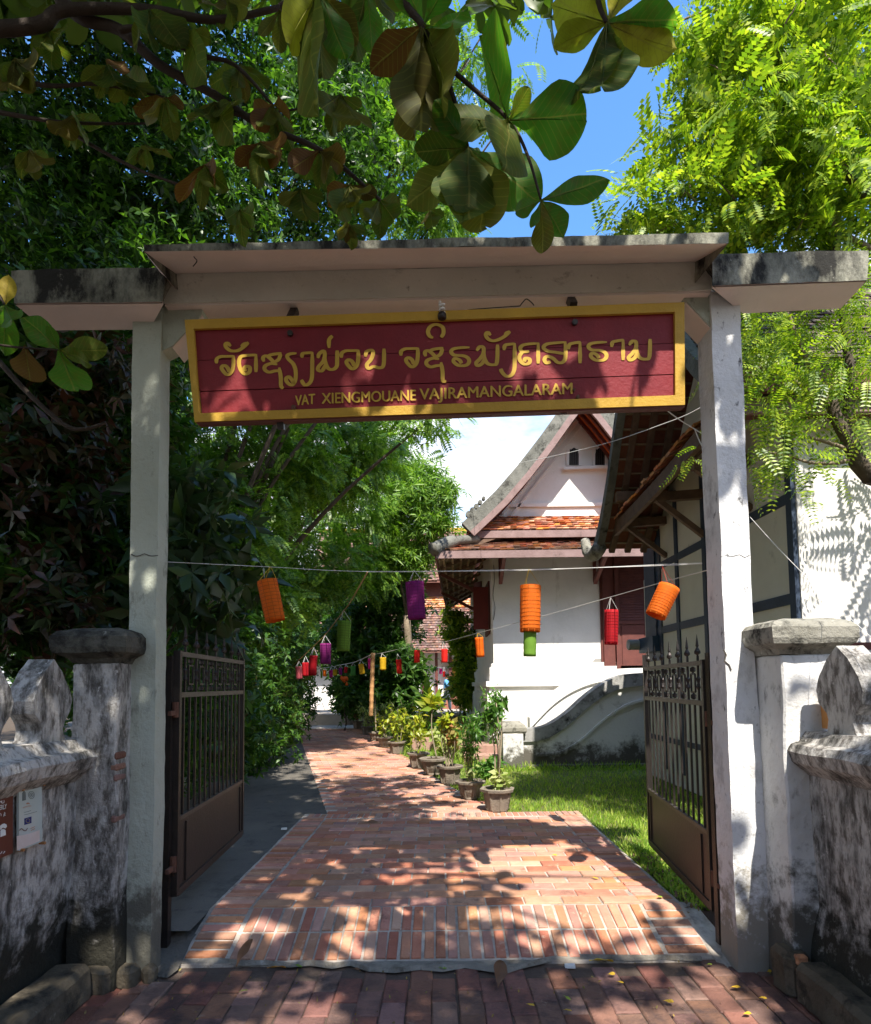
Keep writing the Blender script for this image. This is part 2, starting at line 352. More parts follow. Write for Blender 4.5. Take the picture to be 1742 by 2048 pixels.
def blob_pts(blobs, shell=.55):
    """blobs: (center, (rx, ry, rz), n) -> positions, outward directions"""
    P, O = [], []
    for c, r, n in blobs:
        d = unit(RNG.normal(size=(n, 3))); t = RNG.uniform(shell ** 3, 1, size=(n, 1)) ** (1 / 3)
        P.append(np.array(c) + d * t * np.array(r)); O.append(d)
    return np.vstack(P), np.vstack(O)
def clumps(P, O, k, rad):
    """k points around each"""
    Q = np.repeat(P, k, axis=0) + RNG.normal(size=(len(P) * k, 3)) * rad; return Q, np.repeat(O, k, axis=0)
def limbs(mb, base, tips, r0=.12, r1=.02, fork=.45, wob=.25, n=6):
    base = Vector(base)
    for t in tips:
        t = Vector(t); d = t - base
        mid1 = base + d * .35 + Vector((random.uniform(-1, 1), random.uniform(-1, 1), random.uniform(0, 1))) * wob * d.length * .25
        mid2 = base + d * .7 + Vector((random.uniform(-1, 1), random.uniform(-1, 1), random.uniform(0, 1))) * wob * d.length * .25
        pts = cr_spline([base, mid1, mid2, t], 3); L = len(pts)
        mb.tube(pts, [r0 + (r1 - r0) * i / (L - 1) for i in range(L)], n)
    return mb
# ================================================================== GROUND AND PAVING
ST = -0.16                                              # street level, metres below the inner path
def struct(mb, name, m, **k):
    o = mb.build(name, m, **k); o['kind'] = 'structure'; return o
g = MB(); g.add([(-150, 4.3, -.045), (150, 4.3, -.045), (150, 260, -.045), (-150, 260, -.045)], [(0, 1, 2, 3)]); struct(g, 'ground', M_earth)
g = MB(); g.add([(-60, -40, ST - .012), (60, -40, ST - .012), (60, 4.32, ST - .012), (-60, 4.32, ST - .012)], [(0, 1, 2, 3)])
g.add([(-60, 4.302, ST - .012), (60, 4.302, ST - .012), (60, 4.302, -.045), (-60, 4.302, -.045)], [(0, 1, 2, 3)])
street = struct(g, 'street_pavement', M_dirt)
# individual street bricks (long side away from the camera, staggered)
def brick_mesh(l, w, h, b=.006, seed=0):
    r = random.Random(seed); q = MB(); j = lambda: r.uniform(-.002, .002)
    x, y = w / 2, l / 2
    lo = [(-x, -y, -h), (x, -y, -h), (x, y, -h), (-x, y, -h)]; md = [(a, c, -b) for a, c, _ in lo]
    hi = [(a * (1 - b / x) + j(), c * (1 - b / y) + j(), j() * .5) for a, c, _ in lo]
    q.add(lo + md + hi, [(0, 1, 5, 4), (1, 2, 6, 5), (2, 3, 7, 6), (3, 0, 4, 7), (4, 5, 9, 8), (5, 6, 10, 9), (6, 7, 11, 10), (7, 4, 8, 11), (8, 9, 10, 11)])
    me = bpy.data.meshes.new('brick'); me.from_pydata(q.v, [], q.f); return me
SB = [brick_mesh(.252, .132, .05, .007, s) for s in range(4)]
for s in SB: s.materials.append(M_street)
sb_list = []
for i in range(-17, 18):
    for j in range(-1, 7):
        x = i * .1365 + .03; y = 2.45 + j * .259 + (i % 2) * .13
        sb_list.append((x + random.gauss(0, .003), y + random.gauss(0, .003)))
sb_list = [p for p in sb_list if 2.45 < p[1] < 3.72 + (.25 if abs(p[0]) > 1.62 else 0) and abs(p[0]) < 2.0 and abs(p[0]) < p[1] * .80]
print('street bricks', len(sb_list))
for (x, y) in sb_list[:300]:
    o = bpy.data.objects.new('brick', random.choice(SB)); COL.objects.link(o); o.parent = street
    o.location = (x, y, ST + random.gauss(0, .0025)); o.rotation_euler = (random.gauss(0, .008), random.gauss(0, .008), random.gauss(0, .012) + (math.pi if random.random() < .5 else 0))
# far side of the street behind the camera, plain
# ---- apron
AX0, AX1, AY0, AY1, RY = -1.60, 1.70, 3.82, 7.30, 4.33   # ramp from AY0 (low) to RY (level)
def azf(y): return 0.0 if y > RY else -.135 * (RY - y) / (RY - AY0) * (1.0)
apron = MB()
prof = [(AY0 - .015, ST - .01), (AY0 - .012, azf(AY0) - .016), (AY0, azf(AY0) - .012), (RY, -.008), (AY1 + .13, -.008), (AY1 + .13, -.2), (AY0 - .015, -.3)]
apron.prism([(AX0 - .015, y, z) for y, z in prof], (AX1 - AX0 + .03, 0, 0))
apron = struct(apron, 'brick_apron', M_mort); roughen(apron, .0045, .09, 3)
M_lip = mat('worn_cement_lip', (.30, .27, .22), (.20, .18, .15), 6, .95, .8, 45, [((.10, .085, .065), .5, .68, 5, None), ((.40, .37, .32), .62, .72, 12, None)])
fr = [(338, 1926), (380, 1930), (430, 1926), (480, 1932), (530, 1930), (580, 1935), (620, 1931), (665, 1938), (700, 1931), (735, 1943), (790, 1946), (840, 1940), (885, 1944), (930, 1936), (975, 1943), (1010, 1948), (1045, 1937), (1080, 1929), (1105, 1922), (1140, 1919), (1190, 1921), (1260, 1922), (1330, 1920), (1405, 1922)]
V_ = []
for (a, b) in fr:
    f_ = onz(a, b, ST + .004); k_ = (f_.x - AX0) / (AX1 - AX0); bx = AX0 - .01 + k_ * (AX1 - AX0 + .02)
    V_ += [f_, f_ + Vector((0, .02, .022 + random.uniform(-.006, .008))), Vector((bx, AY0 - .008, -.148 + random.uniform(-.003, .003))), Vector((bx, AY0 - .006, -.2))]
F_ = []
for i in range(len(fr) - 1):
    for j in range(3): a = 4 * i + j; F_.append((a, a + 4, a + 5, a + 1))
struct(MB().add(V_, F_), 'cement_lip', M_lip)
AB = [brick_mesh(.262, .130, .05, .006, 10 + s) for s in range(4)]; AE = [brick_mesh(.246, .061, .05, .005, 20 + s) for s in range(4)]
for s in AE: s.materials.append(M_brick)
for s in AB: s.materials.append(M_brick)
ab = []
def ab_add(x, y, rz, sx=1.0, e=0): ab.append((x, y, rz, sx, e))
for c in range(2):                                         # two soldier courses on the ramp
    n = 36
    for i in range(n):
        x = AX0 + .29 + (i + .5) * (AX1 - AX0 - .58) / n; ab_add(x, AY0 + .128 + c * .256, 0, 1, 1)
for sgn, xx in ((0, AX0 + .14), (1, AX1 - .14)):          # side borders, bricks laid across
    y = AY0 + .06
    while y < AY1 - .02: ab_add(xx, y, math.pi / 2, 1.02, 1); y += .0745 if y > RY - .03 else .083
row = 0; y = RY + .085
while y < AY1 - .1:
    x = AX0 + .29 + (.13 if row % 2 else 0) + .0
    if row % 2: ab_add(x - .065, y, math.pi / 2, .5)
    x += .135 if not row % 2 else .135
    while x < AX1 - .36: ab_add(x, y, math.pi / 2); x += .275
    rem = AX1 - .29 - (x - .137)
    if rem > .07: ab_add(x - .137 + rem / 2, y, math.pi / 2, (rem - .02) / .262)
    y += .147; row += 1
x = AX0 + .08
while x < AX1: ab_add(x, AY1 + .0, 0, .85, 1); x += .0745
print('apron bricks', len(ab))
ab.sort(key=lambda b: b[1])
rest = MB()
for k, (x, y, rz, sx, e_) in enumerate(ab):
    me = random.choice(AE if e_ else AB); z = azf(y) + random.gauss(0, .0022) + .001; tilt = math.atan2(.135, RY - AY0) if y < RY else 0
    if k < 300:
        o = bpy.data.objects.new('brick', me); COL.objects.link(o); o.parent = apron; o.location = (x + random.gauss(0, .002), y + random.gauss(0, .002), z)
        o.rotation_euler = (tilt if rz == 0 else 0, -tilt if rz else 0, rz + random.gauss(0, .008))
        if rz: o.rotation_euler = Matrix.Rotation(tilt, 3, 'X').to_4x4().to_3x3().__matmul__(Matrix.Rotation(rz + random.gauss(0, .012), 3, 'Z')).to_euler()
        o.scale = (1, sx, 1)
    else:
        c_, s_ = math.cos(rz), math.sin(rz); vs = [v.co for v in me.vertices]
        rest.add([(x + v.x * c_ - v.y * sx * s_, y + v.x * s_ + v.y * sx * c_, z + v.z) for v in vs], [tuple(p.vertices) for p in me.polygons])
if rest.v:
    MATS['apron_rest'] = None
    rest.build('far_bricks', M_brickf, apron, kind='stuff')
# concrete haunch beside the apron, right: broken cement and a drain block
h = MB(); h.prism([(AX1 + .02, 3.72, ST), (1.98, 3.72, ST), (1.93, 3.78, -.10), (1.85, 4.0, -.03), (1.72, 4.25, .0), (AX1 + .02, 4.25, 0)], (0, 0, -.01))
h = MB(); h.add([(AX1 - .01, 3.70, ST), (1.90, 3.72, ST), (1.90, 4.3, ST), (AX1 - .01, 4.4, ST), (AX1 - .01, 3.76, -.15), (1.82, 3.84, -.12), (1.84, 4.4, -.025), (AX1 - .01, 4.4, -.012)], [(0, 1, 5, 4), (1, 2, 6, 5), (4, 5, 6, 7), (2, 3, 7, 6)])
o = struct(h, 'cement_haunch', M_mort); roughen(o, .02, .08)
h = MB(); h.add([(AX0 - .017, 3.66, ST), (-1.95, 3.72, ST), (-1.98, 4.4, ST), (AX0 + .01, 4.4, ST), (AX0 + .01, 3.74, -.15), (-1.88, 3.90, -.10), (-1.92, 4.4, -.01), (AX0 + .01, 4.4, -.012)], [(4, 5, 1, 0), (5, 6, 2, 1), (7, 6, 5, 4), (6, 7, 3, 2)])
o = struct(h, 'cement_haunch', M_conc); roughen(o, .02, .08)
# ---- concrete strip left of the path and the brick path, both following the bend
L_edge = [(655, 1627), (640, 1585), (620, 1530), (604, 1485), (590, 1450), (578, 1432), (566, 1419), (556, 1411)]
R_edge = [(1165, 1632), (1004, 1624), (945, 1600), (868, 1556), (800, 1512), (748, 1474), (700, 1443), (665, 1425), (650, 1412)]
def curve_x(edge):
    pts = sorted([(onz(px, py).y, onz(px, py).x) for px, py in edge]); ys = [p[0] for p in pts]; xs = [p[1] for p in pts]
    return lambda y: float(np.interp(y, ys, xs))
xl, xr = curve_x(L_edge), curve_x(R_edge[1:])
PY0, PY1 = AY1 + .13, 40.0
ys = list(np.linspace(PY0, 14, 30)) + list(np.linspace(14.5, PY1, 30))
p = MB(); vs = []; fs = []
for y in ys: vs += [(xl(y), y, -.012), (xr(y) + .05, y, -.012)]
for i in range(len(ys) - 1): fs.append((2 * i, 2 * i + 1, 2 * i + 3, 2 * i + 2))
path = struct(MB().add(vs, fs), 'brick_path', M_mort)
q = MB(); y = PY0 + .07; row = 0; cnt = 0
while y < 22:
    a, b = xl(y), xr(y); x = a + .13 + (.135 if row % 2 else 0)
    while x < b + .02:
        w_, l_ = .121, .255; z = random.gauss(.0, .0015); cx_, cy_ = x, y + random.gauss(0, .002)
        e = .005
        q.add([(cx_ - l_ / 2, cy_ - w_ / 2, -.012), (cx_ + l_ / 2, cy_ - w_ / 2, -.012), (cx_ + l_ / 2, cy_ + w_ / 2, -.012), (cx_ - l_ / 2, cy_ + w_ / 2, -.012),
               (cx_ - l_ / 2 + e, cy_ - w_ / 2 + e, z), (cx_ + l_ / 2 - e, cy_ - w_ / 2 + e, z), (cx_ + l_ / 2 - e, cy_ + w_ / 2 - e, z), (cx_ - l_ / 2 + e, cy_ + w_ / 2 - e, z)],
              [(0, 1, 5, 4), (1, 2, 6, 5), (2, 3, 7, 6), (3, 0, 4, 7), (4, 5, 6, 7)]); cnt += 1
        x += .272
    y += .1365; row += 1
print('path bricks', cnt)
q.build('bricks', M_brickf, path, kind='stuff')
# brick row joining the path to the lawn side of the apron
cs = MB(); vs = []; fs = []
for y in [3.98, 5, 6, 7] + ys:
    xx = min(xl(max(y, PY0)), -1.0) if y >= PY0 else -1.61
    vs += [(-7.5 - max(0, y - 12) * .6, y, -.018), (xx, y, -.018)]
for i in range(len(vs) // 2 - 1): fs.append((2 * i, 2 * i + 1, 2 * i + 3, 2 * i + 2))
struct(MB().add(vs, fs), 'concrete_drive', M_conc)
# distant forecourt
f = MB(); f.add([(-40, 38, -.03), (30, 38, -.03), (30, 80, -.03), (-40, 80, -.03)], [(0, 1, 2, 3)]); struct(f, 'forecourt', mat('pale_forecourt', (.38, .34, .30), None, 2))
# ---- lawn: soil sheet is the ground; blades are one countless mass
def lawn_ok(x, y):
    if y < PY0: return x > AX1 + .05 + .03 * math.sin(y * 9) and x < 6.5
    return x > xr(y) + .06 and x < 9
def grass(name, n, ysamp, ln, m, xmax=7.0, extra=None):
    P = []
    while len(P) < n:
        y = ysamp(); x0 = (AX1 if y < PY0 else xr(y)); x = random.uniform(x0, min(xmax, .62 * y + .6))
        if lawn_ok(x, y):
            if y < 6.6 and random.random() < .55 and x < AX1 + .35: continue
            P.append((x, y, -.045))
    P = np.array(P); N = len(P)
    D = RNG.normal(size=(N, 3)) * .55 + np.array([0, 0, 1.0])
    v = np.array([(0, -.07, 0), (0, .07, 0), (.55, .06, .06), (.55, -.06, .06), (1, 0, .22)]); f_ = np.array([(0, 1, 2), (0, 2, 3), (3, 2, 4)])
    S = RNG.uniform(.6, 1.3, N) * ln
    return scatter(name, (v, f_), P, D, S, m)
M_grass = leafmat('lawn_grass', [(.10, .20, .02), (.18, .31, .03), (.27, .38, .045), (.34, .37, .08)], .4, .6)
tag(grass('lawn_grass', 52000, lambda: 4.3 + 9 * random.random() ** 1.5, .062, M_grass), 'short green lawn grass along the right side of the brick path', 'grass', kind='stuff')
tag(grass('grass_tufts', 9000, lambda: 4.4 + 7 * random.random() ** 1.3, .085, leafmat('tuft_grass', [(.16, .30, .03), (.30, .42, .05), (.40, .44, .09)], .4, .6)), 'longer yellowish grass tufts scattered through the near lawn', 'grass', kind='stuff')
tag(grass('far_lawn_grass', 30000, lambda: 11 + 16 * random.random() ** 1.2, .14, M_grass, 9), 'sunlit grass further back between the pots and the white hall', 'grass', kind='stuff')
g = MB(); vs = []; fs = []
for y in [4.3, 6] + ys:
    x0 = AX1 + .1 if y < PY0 else xr(y) + .04
    vs += [(x0, y, -.036), (9, y, -.036)]
for i in range(len(vs) // 2 - 1): fs.append((2 * i, 2 * i + 1, 2 * i + 3, 2 * i + 2))
struct(MB().add(vs, fs), 'lawn', mat('turf_base', (.09, .14, .03), (.14, .12, .05), 6, .95, .8, 40))
# ================================================================== GATEWAY
def fpoly(pix, Y): return [at(a, b, Y) for a, b in pix]
gate = thing('gateway', 'tall plastered gateway with two posts, lintel and side slabs over the brick path', 'gateway', (0, 3.8, 0))
# left post
zb = ST - .05
def post(front_px, Y, dep, name, m, bot):
    L = [at(a, y, Y) for a, y in front_px[0]]; Rr = [at(a, y, Y) for a, y in front_px[1]]
    b0, b1 = at(*bot[0], Y), at(*bot[1], Y); b0.z = b1.z = zb
    poly = [b0, b1] + list(reversed(Rr)) + L
    return MB().prism(poly, (0, dep, 0)).build(name, m, gate)
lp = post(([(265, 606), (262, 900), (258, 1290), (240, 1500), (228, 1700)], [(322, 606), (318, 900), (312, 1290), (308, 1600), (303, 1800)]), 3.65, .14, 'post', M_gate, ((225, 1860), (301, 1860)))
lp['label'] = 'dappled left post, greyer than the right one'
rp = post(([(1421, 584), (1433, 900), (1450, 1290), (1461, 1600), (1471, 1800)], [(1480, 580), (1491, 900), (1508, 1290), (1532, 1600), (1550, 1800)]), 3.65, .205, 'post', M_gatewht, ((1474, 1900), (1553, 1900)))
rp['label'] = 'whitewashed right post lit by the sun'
# fix point order (prism expects a ring): handled above
lint = MB().prism(fpoly([(328, 547), (1424, 522), (1424, 579), (328, 606)], 3.62), (0, .29, 0)).build('lintel', M_lint, gate)
lint2 = MB().prism(fpoly([(330, 604), (1421, 577), (1421, 586), (330, 612)], 3.63), (0, .27, 0)).build('lintel_soffit', M_pink, gate)
hl = MB().prism(fpoly([(322, 608), (406, 610), (404, 628), (345, 691), (321, 704)], 3.672), (0, .12, 0)).build('haunch', M_gate, gate)
hr = MB().prism(fpoly([(1362, 588), (1423, 583), (1427, 660), (1372, 602)], 3.672), (0, .175, 0)).build('haunch', M_gate, gate)
for a_, b_ in (((404, 629), (345, 692)), ((1427, 661), (1372, 603))):
    A_, B_ = at(*a_, 3.68), at(*b_, 3.68); MB().hexa([A_, B_, B_ - Vector((0, 0, .012)), A_ - Vector((0, 0, .012)), A_ + Vector((0, .18, 0)), B_ + Vector((0, .18, 0)), B_ + Vector((0, .18, -.012)), A_ + Vector((0, .18, -.012))]).build('haunch_soffit', M_pink, gate)
# coved cornice: soffit slopes back down to the lintel
def cornice():
    q = MB(); a = [at(285, 489, 3.28), at(1457, 465, 3.28), at(1455, 487, 3.28), at(288, 503, 3.28)]
    b = [at(330, 548, 3.615), at(1424, 523, 3.615)]
    tl, tr = a[0] + Vector((.1, .75, .16)), a[1] + Vector((-.1, .75, .16)); bl, br = b[0] + Vector((0, .3, 0)), b[1] + Vector((0, .3, 0))
    bl2, br2 = a[3] + Vector((.1, .75, 0)), a[2] + Vector((-.1, .75, 0))
    q.add([a[0], a[1], a[2], a[3], tl, tr, br2, bl2], [(3, 2, 1, 0), (0, 1, 5, 4), (4, 5, 6, 7), (1, 2, 6, 5), (3, 0, 4, 7)])
    s = MB().add([a[3], a[2], b[1], b[0], bl2, br2, bl, br], [(0, 3, 2, 1)[::-1], (4, 5, 7, 6), (0, 4, 6, 3), (2, 7, 5, 1)])
    return q, s
q, s = cornice(); roughen(q.build('cornice', M_slab, gate), .006, .1); s.build('cornice_soffit', M_pink, gate)
def slab(pf, pu, name, Yf, Yb, back=.0):
    fr = fpoly(pf, Yf)                     # TL TR BR BL
    bk = [v + Vector((0, Yb - Yf, 0)) for v in fr]
    z = (fr[2].z + fr[3].z) / 2
    lo = []
    for (a, b), y in zip(pu, (Yb, Yb)):
        lo.append(at(a, b, y))
    q = MB().add(fr + [bk[0], bk[1], Vector((lo[1].x, Yb, bk[2].z - .035)), Vector((lo[0].x, Yb, bk[3].z - .035))],
                 [(3, 2, 1, 0), (0, 1, 5, 4), (4, 5, 6, 7), (1, 2, 6, 5), (3, 0, 4, 7)])
    o = q.build(name, M_slab, gate); 
    u = MB().add([fr[3] + Vector((0, .012, -.001)), fr[2] + Vector((0, .012, -.001)), Vector((lo[1].x, Yb - .002, bk[2].z - .037)), Vector((lo[0].x, Yb - .002, bk[3].z - .037)),
                  fr[3] + Vector((0, .012, .01)), fr[2] + Vector((0, .012, .01)), Vector((lo[1].x, Yb - .002, bk[2].z - .02)), Vector((lo[0].x, Yb - .002, bk[3].z - .02))], [(0, 3, 2, 1), (4, 5, 6, 7)])
    u.build(name + '_underside', M_pink, gate); return o
roughen(slab([(22, 541), (330, 533), (326, 604), (28, 607)], [(95, 636), (300, 636)], 'side_slab', 3.50, 3.72), .006, .1)
roughen(slab([(1424, 508), (1738, 500), (1735, 560), (1424, 572)], [(1484, 597), (1680, 594)], 'side_slab', 3.50, 3.72), .006, .1)
for o in (lp, rp, hl, hr): roughen(o, .005, .09, 2)
for px0, px1, yy, Yc in ((1441, 1499, 1112, 3.648), (262, 316, 1110, 3.648)):
    sp = cr_spline([at(px0 + (px1 - px0) * i / 6, yy + random.uniform(-3, 3), Yc) for i in range(7)], 2); MB().tube(sp, .0028, 4).build('hairline_crack', mat('crack_dark', (.10, .09, .08), None, 5), gate)
sp = cr_spline([at(a, b, 3.648) for a, b in ((1447, 1300), (1452, 1310), (1449, 1322), (1458, 1330), (1462, 1340))], 2); MB().tube(sp, .006, 4).build('hairline_crack', MATS['crack_dark'], gate)
# ---------------------------------------------------------------- sign board
SY = 3.60
c = [at(372, 643, SY - .03), at(1366, 608, SY - .03), at(1367, 812, SY + .03), at(392, 846, SY + .03)]
sn = (c[1] - c[0]).cross(c[3] - c[0]).normalized()
if sn.y > 0: sn = -sn                                      # towards the camera
p0 = (c[0] + c[1] + c[2] + c[3]) / 4
def sg(px, py, out=0.0): return onplane(px, py, p0 + sn * out, sn) if out < 1 else None
sign = thing('sign_board', 'long dark red wooden board in a yellow frame hanging under the gateway lintel', 'sign', tuple(p0))
def splate(px, out0, out1):
    a = [sg(x, y) for x, y in px]; q = MB()
    return q.prism([v + sn * out1 for v in a], -sn * (out1 - out0))
# planks: three boards with dark joints
def lr(t): # left and right px at fraction t of the height
    return (372 + 20 * t + 14, 643 + 203 * t), (1366 + t - 14, 608 + 204 * t)
cuts = [0.06, .385, .69, .94]
for i in range(3):
    a, b = lr(cuts[i] + .004); e, f_ = lr(cuts[i + 1] - .004)
    splate([a, b, f_, e], -.03, [-.001, .003, 0][i]).build('plank', M_red, sign)
splate([lr(.03)[0], lr(.03)[1], lr(.97)[1], lr(.97)[0]], -.045, -.032).build('backing_board', M_maroon, sign)
TL, TR, BR, BL = (372, 643), (1366, 608), (1367, 812), (392, 846)
iTL, iTR, iBR, iBL = (390, 661), (1347, 627), (1348, 793), (402, 829)
for nm, q4 in (('frame_rail', [TL, TR, iTR, iTL]), ('frame_rail', [BL, BR, iBR, iBL]), ('frame_stile', [TL, iTL, iBL, BL]), ('frame_stile', [iTR, TR, BR, iBR])):
    splate(q4, -.05, .022).build(nm, M_yel, sign)
splate([(394, 844), (1367, 811), (1367, 816), (396, 849)], -.05, .012).build('drip_edge', M_maroon, sign)
# Lao lettering, brush strokes traced as ribbons
def brush(pts, w, x0, y0, w_end=.55):
    P = [Vector((a / 3.2259 + x0, b / 3.2259 + y0, 0)) for a, b in pts]; P = cr_spline(P, 5); n = len(P); W = w / 3.2259 / 2; vs = []
    for i, q in enumerate(P):
        d = P[min(i + 1, n - 1)] - P[max(i - 1, 0)]; d = d.normalized() if d.length else Vector((1, 0, 0))
        nn = Vector((-d.y, d.x, 0)); ww = W * (.72 + .42 * abs(d.y)) * (w_end + (1 - w_end) * min(1, i / 3, (n - 1 - i) / 2 + .3))
        vs += [q + nn * ww, q - nn * ww]
    return vs, [(2 * i, 2 * i + 1, 2 * i + 3, 2 * i + 2) for i in range(n - 1)]
def glyph(strokes, crop, w=23, dx=0, dy=0):
    x0 = 360 if crop == 5 else 860; mb = MB(); k = 0
    for st in strokes:
        vs, fs = brush([(a + dx, b + dy) for a, b in st], w, x0, 580); k += 1
        o_ = .0055 + .0004 * k
        mb.add([sg(v.x, v.y, o_) for v in vs], fs)
    return mb
wo = [[(236, 474), (237, 446), (262, 430), (300, 428), (346, 427)], [(344, 422), (344, 480), (334, 525), (306, 546), (278, 522), (268, 500), (284, 487), (306, 500), (318, 528)]]
maikan = [(328, 362), (306, 343), (293, 352), (300, 372), (330, 392), (375, 390), (412, 366), (442, 338)]
maikan2 = [(442, 340), (412, 350), (398, 368)]
G = [('letter', glyph(wo + [maikan, maikan2], 5)),
     ('letter', glyph([[(432, 520), (414, 508), (428, 492), (450, 500), (448, 528), (420, 542), (392, 515), (380, 470), (388, 436), (412, 424), (492, 418)], [(490, 414), (490, 530)]], 5)),
     ('letter', glyph([[(542, 462), (536, 436), (556, 425), (580, 440), (606, 462), (636, 448), (650, 412)], [(556, 428), (600, 415), (655, 408)], [(628, 480), (590, 474), (552, 488), (546, 512), (574, 530), (612, 522), (648, 520)], [(640, 500), (650, 560), (652, 618), (668, 634)]], 5)),
     ('letter', glyph([[(752, 408), (712, 412), (692, 424), (700, 446), (730, 476), (746, 520), (744, 580), (724, 612), (696, 600), (684, 574), (702, 560), (722, 580), (736, 608)]], 5)),
     ('letter', glyph([[(788, 438), (790, 412), (816, 406), (856, 404)], [(853, 400), (853, 500), (850, 570), (832, 604), (804, 612), (782, 580)]], 5)),
     ('letter', glyph([[(890, 440), (898, 412), (926, 394), (934, 420), (924, 460), (896, 492), (890, 514), (914, 522), (934, 494), (940, 486)], [(932, 408), (936, 460), (956, 505), (986, 512), (1010, 494), (1014, 460), (1014, 390)], [(962, 374), (962, 322), (984, 296)]], 5)),
     ('letter', glyph(wo, 5, dx=806, dy=-37)),
     ('letter', glyph([[(1196, 430), (1204, 398), (1236, 388), (1246, 408), (1232, 448), (1206, 480), (1216, 506), (1250, 494), (1290, 502), (1314, 480), (1316, 378)]], 5)),
     ('letter', glyph(wo, 5, dx=1190, dy=-50)),
     ('letter', glyph([[(542, 462), (536, 436), (556, 425), (580, 440), (606, 462), (636, 448), (650, 412)], [(556, 428), (600, 415), (655, 408)], [(628, 480), (590, 474), (552, 488), (546, 512), (574, 530), (612, 522), (648, 520)], [(640, 500), (650, 560), (652, 618), (674, 622)], [(590, 342), (566, 330), (556, 300), (574, 268), (612, 256), (650, 274), (656, 312), (640, 340)]], 5, dx=1044, dy=-40 + 6)),
     ('letter', glyph([[(256, 370), (200, 372), (152, 380), (136, 400), (158, 420), (214, 424), (246, 440), (252, 466), (230, 486), (184, 486), (152, 462), (162, 442), (190, 452), (204, 474)]], 6)),
     ('letter', glyph([[(300, 392), (322, 366), (344, 372), (344, 410), (322, 444), (298, 470), (308, 488), (336, 474), (352, 446)], [(344, 380), (350, 436), (372, 474), (410, 482), (432, 464), (436, 352)], [(392, 292), (372, 274), (360, 290), (376, 316), (410, 328), (456, 314), (492, 290), (516, 266)], [(516, 268), (494, 278), (488, 294)]], 6)),
     ('letter', glyph([[(478, 388), (484, 358), (512, 350), (548, 347)], [(546, 344), (546, 440), (544, 510), (526, 548), (494, 556), (466, 532), (456, 508)]], 6)),
     ('letter', glyph([[(702, 344), (640, 348), (600, 356), (582, 376), (598, 398), (640, 396)], [(604, 396), (578, 424), (582, 456), (610, 478), (640, 470), (642, 446), (616, 440), (608, 462)], [(698, 340), (698, 474)]], 6)),
     ('letter', glyph([[(880, 336), (800, 342), (752, 350), (732, 372), (762, 394), (812, 402), (862, 410)], [(872, 334), (874, 430), (858, 464), (826, 468), (792, 440), (756, 428), (738, 448), (752, 470), (778, 462)]], 6)),
     ('letter', glyph([[(894, 382), (900, 352), (930, 342), (972, 336)], [(968, 334), (968, 472)]], 6)),
     ('letter', glyph([[(256, 370), (200, 372), (152, 380), (136, 400), (158, 420), (214, 424), (246, 440), (252, 466), (230, 486), (184, 486), (152, 462), (162, 442), (190, 452), (204, 474)]], 6, dx=886, dy=-34)),
     ('letter', glyph([[(894, 382), (900, 352), (930, 342), (972, 336)], [(968, 334), (968, 466)]], 6, dx=278, dy=-14)),
     ('letter', glyph([[(300, 392), (322, 366), (344, 372), (344, 410), (322, 444), (298, 470), (308, 488), (336, 474), (352, 446)], [(344, 380), (350, 436), (372, 474), (410, 482), (432, 464), (436, 352)]], 6, dx=984, dy=-36))]
for nm, mb in G: mb.build(nm, M_gold, sign)
def text_on(word, pl, pr, hpx, out, m, parent, plane, bold=.012, name='word'):
    cu = bpy.data.curves.new('t', 'FONT'); cu.body = word; cu.size = 1; cu.offset = bold
    to = bpy.data.objects.new('t', cu); COL.objects.link(to); bpy.context.view_layer.update()
    me = bpy.data.meshes.new_from_object(to.evaluated_get(bpy.context.evaluated_depsgraph_get())); bpy.data.objects.remove(to)
    xs = [v.co.x for v in me.vertices]; ys_ = [v.co.y for v in me.vertices]; x0, x1 = min(xs), max(xs); y1 = max(ys_)
    off = chain_offset(parent)
    for v in me.vertices:
        t = (v.co.x - x0) / (x1 - x0); px = pl[0] + (pr[0] - pl[0]) * t; py = pl[1] + (pr[1] - pl[1]) * t - hpx * v.co.y / y1
        v.co = plane(px, py, out) - off
    if bold == 0:                                           # a second pass of the brush thickens the thin capitals
        V = [v.co.copy() for v in me.vertices]; F = [tuple(p.vertices) for p in me.polygons]; n_ = len(V); sh = plane(pl[0] + 1.3, pl[1] + .6, out) - plane(pl[0], pl[1], out)
        nrm = (plane(pl[0], pl[1], out + .0006) - plane(pl[0], pl[1], out))
        me = bpy.data.meshes.new(name); me.from_pydata(V + [v + sh + nrm for v in V], [], F + [tuple(i + n_ for i in f) for f in F])
    me.name = name; return newobj(name, me, m, parent)
text_on('VAT', (590, 811), (629, 807), 20, .007, M_gold, sign, sg, .0)
text_on('XIENGMOUANE', (643, 807), (831, 800), 21, .007, M_gold, sign, sg, .0)
text_on('VAJIRAMANGALARAM', (839, 799), (1144, 787), 22, .007, M_gold, sign, sg, .0)
for (px, py, rr) in ((581, 668, 6), (1149, 646, 6), (1155, 795, 4), (588, 816, 5), (1147, 781, 3)):
    cpt = sg(px, py, .002); q = MB().tube([cpt, cpt + sn * .018], rr / 337, 8); q.build('bolt', M_rust if py > 700 else M_iron, sign)
for px in (581, 1147):
    a = sg(px, 640 if px < 900 else 612, -.02); MB().bar(a, a + Vector((0, .12, .14)), .045).build('hanger_bracket', M_iron, sign)
    a = sg(px - 20, 846 if px < 900 else 815, -.02); MB().bar(a + Vector((0, 0, .03)), a + Vector((0, .02, -.035)), .04).build('lower_bracket', M_iron, sign)
